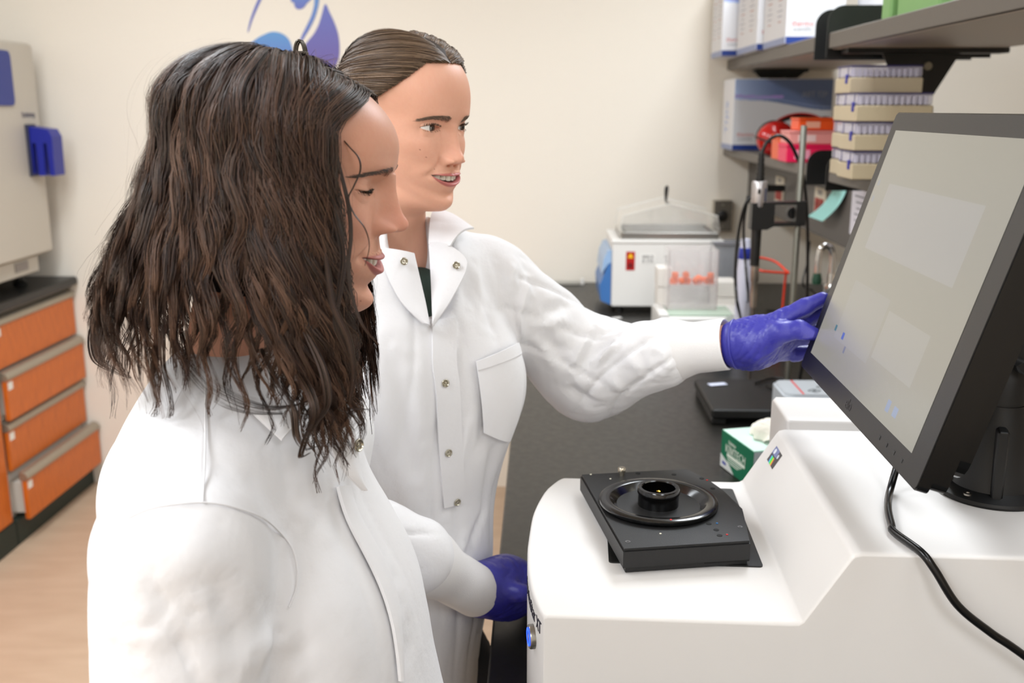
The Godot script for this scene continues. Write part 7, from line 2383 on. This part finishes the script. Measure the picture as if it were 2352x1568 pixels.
	# translucent bottle lying with hazard diamonds
	var bo := thing("hazard_bottle", "translucent white plastic container with red stripe and hazard diamonds behind the analyser", "bottle", Vector3(0.615, 0.915, -2.17))
	var bf := MB.new().prism(round_rect(0.17, 0.13, 0.022, 6), 0.095, Transform3D(Basis(Vector3.RIGHT, Vector3.FORWARD, Vector3.UP), Vector3(0, 0.0, 0)))
	part("container", bf, mat(Color(0.74, 0.76, 0.78), 0.28), bo)
	part("shoulder", MB.new().prism(round_rect(0.158, 0.118, 0.02, 6), 0.006, Transform3D(Basis(Vector3.RIGHT, Vector3.FORWARD, Vector3.UP), Vector3(0, 0.095, 0))), mat(Color(0.76, 0.78, 0.80), 0.28), bo)
	part("red_stripe", MB.new().box(Vector3(-0.042, 0.1012, 0.0), Vector3(0.004, 0.0006, 0.115), 0.0001), mat(Color(0.85, 0.18, 0.16), 0.5), bo)
	for e in [[Vector3(-0.012, 0.1012, 0.03), 0.014], [Vector3(0.018, 0.1012, 0.0), 0.018]]:
		var m := mat(Color(0.22, 0.24, 0.24), 0.5)
		for k in 4:
			var a := PI * 0.5 * k
			var p0: Vector3 = e[0] + Vector3(cos(a), 0, sin(a)) * e[1]
			var p1: Vector3 = e[0] + Vector3(cos(a + PI * 0.5), 0, sin(a + PI * 0.5)) * e[1]
			part("hazard_diamond", MB.new().tube(PackedVector3Array([p0, p1]), 0.0009, 4), m, bo)
		part("hazard_symbol", MB.new().lathe(e[0], [Vector2(e[1] * 0.35, 0), Vector2(e[1] * 0.3, 0.0006), Vector2(0, 0.0006)], 10), m, bo)
	# green tissue box
	var p00 := Vector3(0.3661, 0.915, -1.9345)
	var p10 := Vector3(0.402, 0.915, -1.7993)
	var ax := (p10 - p00).normalized()
	var az := Vector3(-ax.z, 0, ax.x)
	var len_ := (p10 - p00).length()
	var dep := 0.082
	var hh := 0.077
	var tb := thing("tissue_box", "green and white tissue wipe box with white tissue pulled out, beside the analyser", "tissue box", p00)
	var bs := Basis(ax, Vector3.UP, ax.cross(Vector3.UP))
	var inward := -(bs.z)
	if inward.x < 0.0: inward = -inward
	var green := mat(Color(0.02, 0.42, 0.29), 0.45)
	var mid := ax * len_ * 0.5 + inward * dep * 0.5
	part("carton", MB.new().box(mid + Vector3(0, hh * 0.5, 0), Vector3(len_, hh, dep), 0.0015, Basis(ax, Vector3.UP, ax.cross(Vector3.UP))), green, tb)
	part("top_panel", MB.new().box(mid + Vector3(0, hh + 0.0002, 0), Vector3(len_ - 0.003, 0.0008, dep - 0.003), 0.0002, Basis(ax, Vector3.UP, ax.cross(Vector3.UP))), mat(Color(0.80, 0.92, 0.86), 0.5), tb)
	part("end_panel", MB.new().box(ax * (len_ + 0.0002) + inward * dep * 0.5 + Vector3(0, hh * 0.5, 0), Vector3(0.0008, hh - 0.003, dep - 0.003), 0.0002, Basis(ax, Vector3.UP, ax.cross(Vector3.UP))), mat(Color(0.74, 0.77, 0.78), 0.5), tb)
	var out := -inward
	var ft := frame(ax, Vector3.UP, ax * len_ * 0.47 + Vector3(0, hh * 0.60, 0) + out * 0.0006)
	var ivory := mat(Color(0.90, 0.93, 0.88), 0.5)
	lettering("KIMTECH", 0.0155, ivory, tb, ft)
	ft.origin = ax * len_ * 0.36 + Vector3(0, hh * 0.80, 0) + out * 0.0006
	lettering("Science", 0.007, ivory, tb, ft)
	part("white_bar", MB.new().box(ax * len_ * 0.49 + Vector3(0, hh * 0.44, 0) + out * 0.0004, Vector3(len_ * 0.56, 0.006, 0.0008), 0.0002, bs), ivory, tb)
	for k in 3:
		part("printed_line", MB.new().box(ax * len_ * (0.46 - 0.03 * k) + Vector3(0, hh * (0.36 - 0.055 * k), 0) + out * 0.0004, Vector3(len_ * (0.46 - 0.06 * k), 0.0016, 0.0006), 0.0002, bs), ivory, tb)
	part("white_corner", MB.new().prism(PackedVector2Array([Vector2(0.001, 0.002), Vector2(0.062, 0.002), Vector2(0.040, 0.016), Vector2(0.001, 0.028)]), 0.0006, frame(ax, Vector3.UP, out * 0.0002)), mat(Color(0.86, 0.87, 0.86), 0.5), tb)
	part("blue_mark", MB.new().prism(PackedVector2Array([Vector2(0.010, 0.010), Vector2(0.026, 0.009), Vector2(0.028, 0.014), Vector2(0.012, 0.016)]), 0.0004, frame(ax, Vector3.UP, out * 0.0008)), mat(Color(0.20, 0.25, 0.62), 0.5), tb)
	# tissue: crumpled sheet rising from the slot
	var ti := MB.new()
	var nz := FastNoiseLite.new()
	nz.seed = 77
	nz.frequency = 22.0
	var nu := 30
	var nv := 18
	for j in nv + 1:
		for i in nu + 1:
			var u := float(i) / nu
			var w := float(j) / nv
			var p := mid + Vector3(0, hh + 0.0012, 0) + ax * (-0.040 + 0.095 * u) * (0.55 + 0.6 * w) + inward * (-0.004 + 0.050 * w * w + 0.005 * sin(u * 9.0))
			p.y += 0.036 * sin(w * 2.0) * (1.0 - 0.55 * pow(absf(u - 0.45) * 2.0, 1.5)) + 0.002
			p += Vector3(nz.get_noise_2d(u * 0.2, w * 0.2), nz.get_noise_2d(u * 0.2 + 5.0, w * 0.2), nz.get_noise_2d(u * 0.2 + 9.0, w * 0.2)) * 0.005 * w
			p.y = maxf(p.y, hh + 0.0015)
			ti.vert(p)
	for j in nv:
		for i in nu:
			var q := j * (nu + 1) + i
			ti.quad(q, q + 1, q + nu + 2, q + nu + 1)
	ti.smooth()
	var tm := mat(Color(0.93, 0.91, 0.86), 0.9)
	tm.backlight_enabled = true
	tm.backlight = Color(0.4, 0.4, 0.38)
	part("tissue", ti, tm, tb)

func build_probe(steel: Material, blk: Material, rubber: Material) -> void:
	var dark := mat(Color(0.055, 0.052, 0.048), 0.5)
	rough_skin(dark, noise_tex(0.2, 2, Color.BLACK, Color.WHITE, 128, 81, 3.0), 12.0, 0.2)
	var rx := 0.605
	var rz := -2.384
	var t := thing("support_stand", "black cast support stand with tall steel rod behind the reaching hand", "stand", Vector3(rx, 0.915, rz))
	var pl := MB.new()
	pl.box(Vector3(-0.07, 0.028, 0.055), Vector3(0.29, 0.024, 0.27), 0.006)
	for s in [-1, 1]:
		pl.box(Vector3(-0.07 + s * 0.125, 0.008, 0.055), Vector3(0.035, 0.016, 0.25), 0.004)
	part("base_plate", pl, dark, t)
	part("rod", MB.new().lathe(Vector3(0, 0.04, 0), [Vector2(0, 0), Vector2(0.0075, 0), Vector2(0.0075, 0.625), Vector2(0.006, 0.628), Vector2(0, 0.628)], 20), mat(Color(0.50, 0.50, 0.47), 0.35, 0.9), t)
	part("collar", MB.new().lathe(Vector3(0, 0.04, 0), [Vector2(0.016, 0), Vector2(0.016, 0.016), Vector2(0.0078, 0.018)], 20), dark, t)
	# clamp: a black frame that grips rod and probe
	var cl := thing("rod_clamp", "black plastic clamp with square window holding the probe to the steel rod", "clamp", Vector3(rx, 1.355, rz))
	var fr := PackedVector2Array([Vector2(-0.112, -0.012), Vector2(-0.075, -0.012), Vector2(-0.06, -0.004), Vector2(0.014, -0.002), Vector2(0.014, 0.055), Vector2(-0.055, 0.053), Vector2(-0.112, 0.05)])
	var cs := CSGCombiner3D.new()
	cs.name = "frame"
	var cp := CSGPolygon3D.new()
	cp.name = "plate"
	cp.polygon = fr
	cp.depth = 0.034
	cp.position.z = 0.017
	cs.add_child(cp)
	var cut := CSGBox3D.new()
	cut.name = "window"
	cut.size = Vector3(0.050, 0.042, 0.08)
	cut.position = Vector3(-0.034, 0.026, 0)
	cut.operation = CSGShape3D.OPERATION_SUBTRACTION
	cs.add_child(cut)
	cs.material_override = blk
	cl.add_child(cs)
	part("clamp_screw", MB.new().lathe(Vector3(-0.008, 0.024, -0.016), [Vector2(0, 0), Vector2(0.014, 0), Vector2(0.014, 0.02), Vector2(0.011, 0.022), Vector2(0, 0.022)], 20, Basis(Quaternion(Vector3.UP, Vector3.FORWARD))), blk, cl)
	# probe
	var px := -0.094
	var p := thing("probe", "silver electric probe with black cable, held upright in the black clamp", "probe", Vector3(rx + px, 0.955, rz))
	part("head", MB.new().lathe(Vector3(0, 0.44, 0), [Vector2(0, 0), Vector2(0.017, 0), Vector2(0.018, 0.004), Vector2(0.018, 0.058), Vector2(0.016, 0.061), Vector2(0, 0.061)], 32), mat(Color(0.72, 0.70, 0.70), 0.3, 0.85), p)
	part("switch", MB.new().box(Vector3(-0.004, 0.478, 0.0182), Vector3(0.006, 0.012, 0.003), 0.001), blk, p)
	part("name_strip", MB.new().box(Vector3(0.010, 0.470, 0.0152), Vector3(0.008, 0.03, 0.001), 0.0003), mat(Color(0.25, 0.25, 0.32), 0.4), p)
	part("sleeve", MB.new().lathe(Vector3(0, 0.30, -0.008), [Vector2(0.0, 0), Vector2(0.011, 0.0), Vector2(0.013, 0.15), Vector2(0, 0.15)], 24), blk, p)
	part("upper_shaft", MB.new().lathe(Vector3(0, 0.20, 0), [Vector2(0, 0), Vector2(0.0075, 0), Vector2(0.0085, 0.03), Vector2(0.0075, 0.06), Vector2(0.0095, 0.065), Vector2(0.0095, 0.10), Vector2(0, 0.10)], 24), mat(Color(0.62, 0.58, 0.54), 0.3, 0.9), p)
	part("shaft", MB.new().lathe(Vector3(0, 0.02, 0), [Vector2(0, 0), Vector2(0.004, 0.0), Vector2(0.0045, 0.18), Vector2(0, 0.18)], 16), mat(Color(0.45, 0.42, 0.40), 0.35, 0.9), p)
	var boot := []
	for k in 13:
		boot.append(Vector2(0.0095 - 0.0003 * k + (0.0014 if k % 2 else 0.0), 0.501 + 0.0055 * k))
	part("cable_boot", MB.new().lathe(Vector3.ZERO, [Vector2(0.0, 0.5)] + boot + [Vector2(0.0, 0.568)], 20), blk, p)
	part("cable", MB.new().tube(spline([Vector3(0, 0.56, 0), Vector3(0.010, 0.588, 0), Vector3(0.035, 0.605, -0.002), Vector3(0.062, 0.592, -0.006), Vector3(0.085, 0.560, -0.02), Vector3(0.112, 0.51, -0.05), Vector3(0.130, 0.42, -0.06), Vector3(0.142, 0.30, -0.07), Vector3(0.150, 0.18, -0.08), Vector3(0.150, 0.06, -0.08), Vector3(0.145, -0.034, -0.08), Vector3(0.17, -0.036, -0.03)], 6), 0.0040, 10), blk, p)
	var pg := part("power_plug", MB.new().box(Vector3(0.7950, 1.3565, -3.4724), Vector3(0.07, 0.022, 0.03), 0.006), blk)
	tag(pg, "black power plug in the far red socket of the service panel", "plug")
	# loose cables
	var c1 := part("cable", MB.new().tube(spline([Vector3(0.5261, 1.4217, -2.5000), Vector3(0.5033, 1.3897, -2.5000), Vector3(0.4945, 1.3227, -2.5200), Vector3(0.4907, 1.2458, -2.5200), Vector3(0.4941, 1.1791, -2.5200), Vector3(0.5007, 1.1246, -2.5000), Vector3(0.6730, 0.9200, -3.2386), Vector3(0.7189, 0.9200, -3.1355), Vector3(0.8068, 0.9200, -3.2158)], 6), 0.0040, 10), blk)
	tag(c1, "black cable hanging in a long loop left of the silver probe", "cable")
	var c2 := part("cable", MB.new().tube(spline([Vector3(0.5207, 1.4060, -2.5600), Vector3(0.5178, 1.3268, -2.5800), Vector3(0.5270, 1.2370, -2.5800), Vector3(0.5337, 1.1609, -2.5600), Vector3(0.7186, 0.9200, -3.3949), Vector3(0.7744, 0.9200, -3.3243)], 6), 0.0035, 10), blk)
	tag(c2, "black cable hanging beside the white tube, right of the longer loop", "cable")
	var c3 := part("cable", MB.new().tube(spline([Vector3(0.7739, 1.2472, -2.9000), Vector3(0.7581, 1.1977, -2.8500), Vector3(0.7360, 1.1558, -2.8000), Vector3(0.7412, 1.1311, -2.8000), Vector3(0.7688, 1.1188, -2.8000), Vector3(1.0184, 0.9200, -3.6394), Vector3(0.9294, 0.9200, -3.4763), Vector3(0.8602, 0.9200, -3.5053), Vector3(0.8055, 0.9200, -3.5352)], 6), 0.0028, 8), blk)
	tag(c3, "thin black cable dangling from the service panel beside the chrome tap", "cable")
	var c4 := part("cable", MB.new().tube(spline([Vector3(0.5304, 0.9610, -2.3991), Vector3(0.5899, 0.9610, -2.4501), Vector3(0.6431, 0.9610, -2.4024), Vector3(0.6291, 0.9610, -2.3051), Vector3(0.5819, 0.9610, -2.3225), Vector3(0.5529, 0.9610, -2.3798)], 6), 0.0032, 8), blk)
	tag(c4, "black cable coiled on the support stand's base plate", "cable")
	var c5 := part("cable", MB.new().tube(spline([Vector3(0.7163, 0.9200, -3.0612), Vector3(0.7998, 0.9200, -3.1569), Vector3(0.8095, 0.9200, -3.0046), Vector3(0.8050, 0.9200, -2.8390), Vector3(0.7410, 0.9200, -2.6882), Vector3(0.7636, 0.9200, -2.5976), Vector3(0.8467, 0.9200, -2.6450)], 6), 0.0035, 8), mat(Color(0.10, 0.10, 0.10), 0.45))
	tag(c5, "dark cable snaking over the bench behind the support stand", "cable")
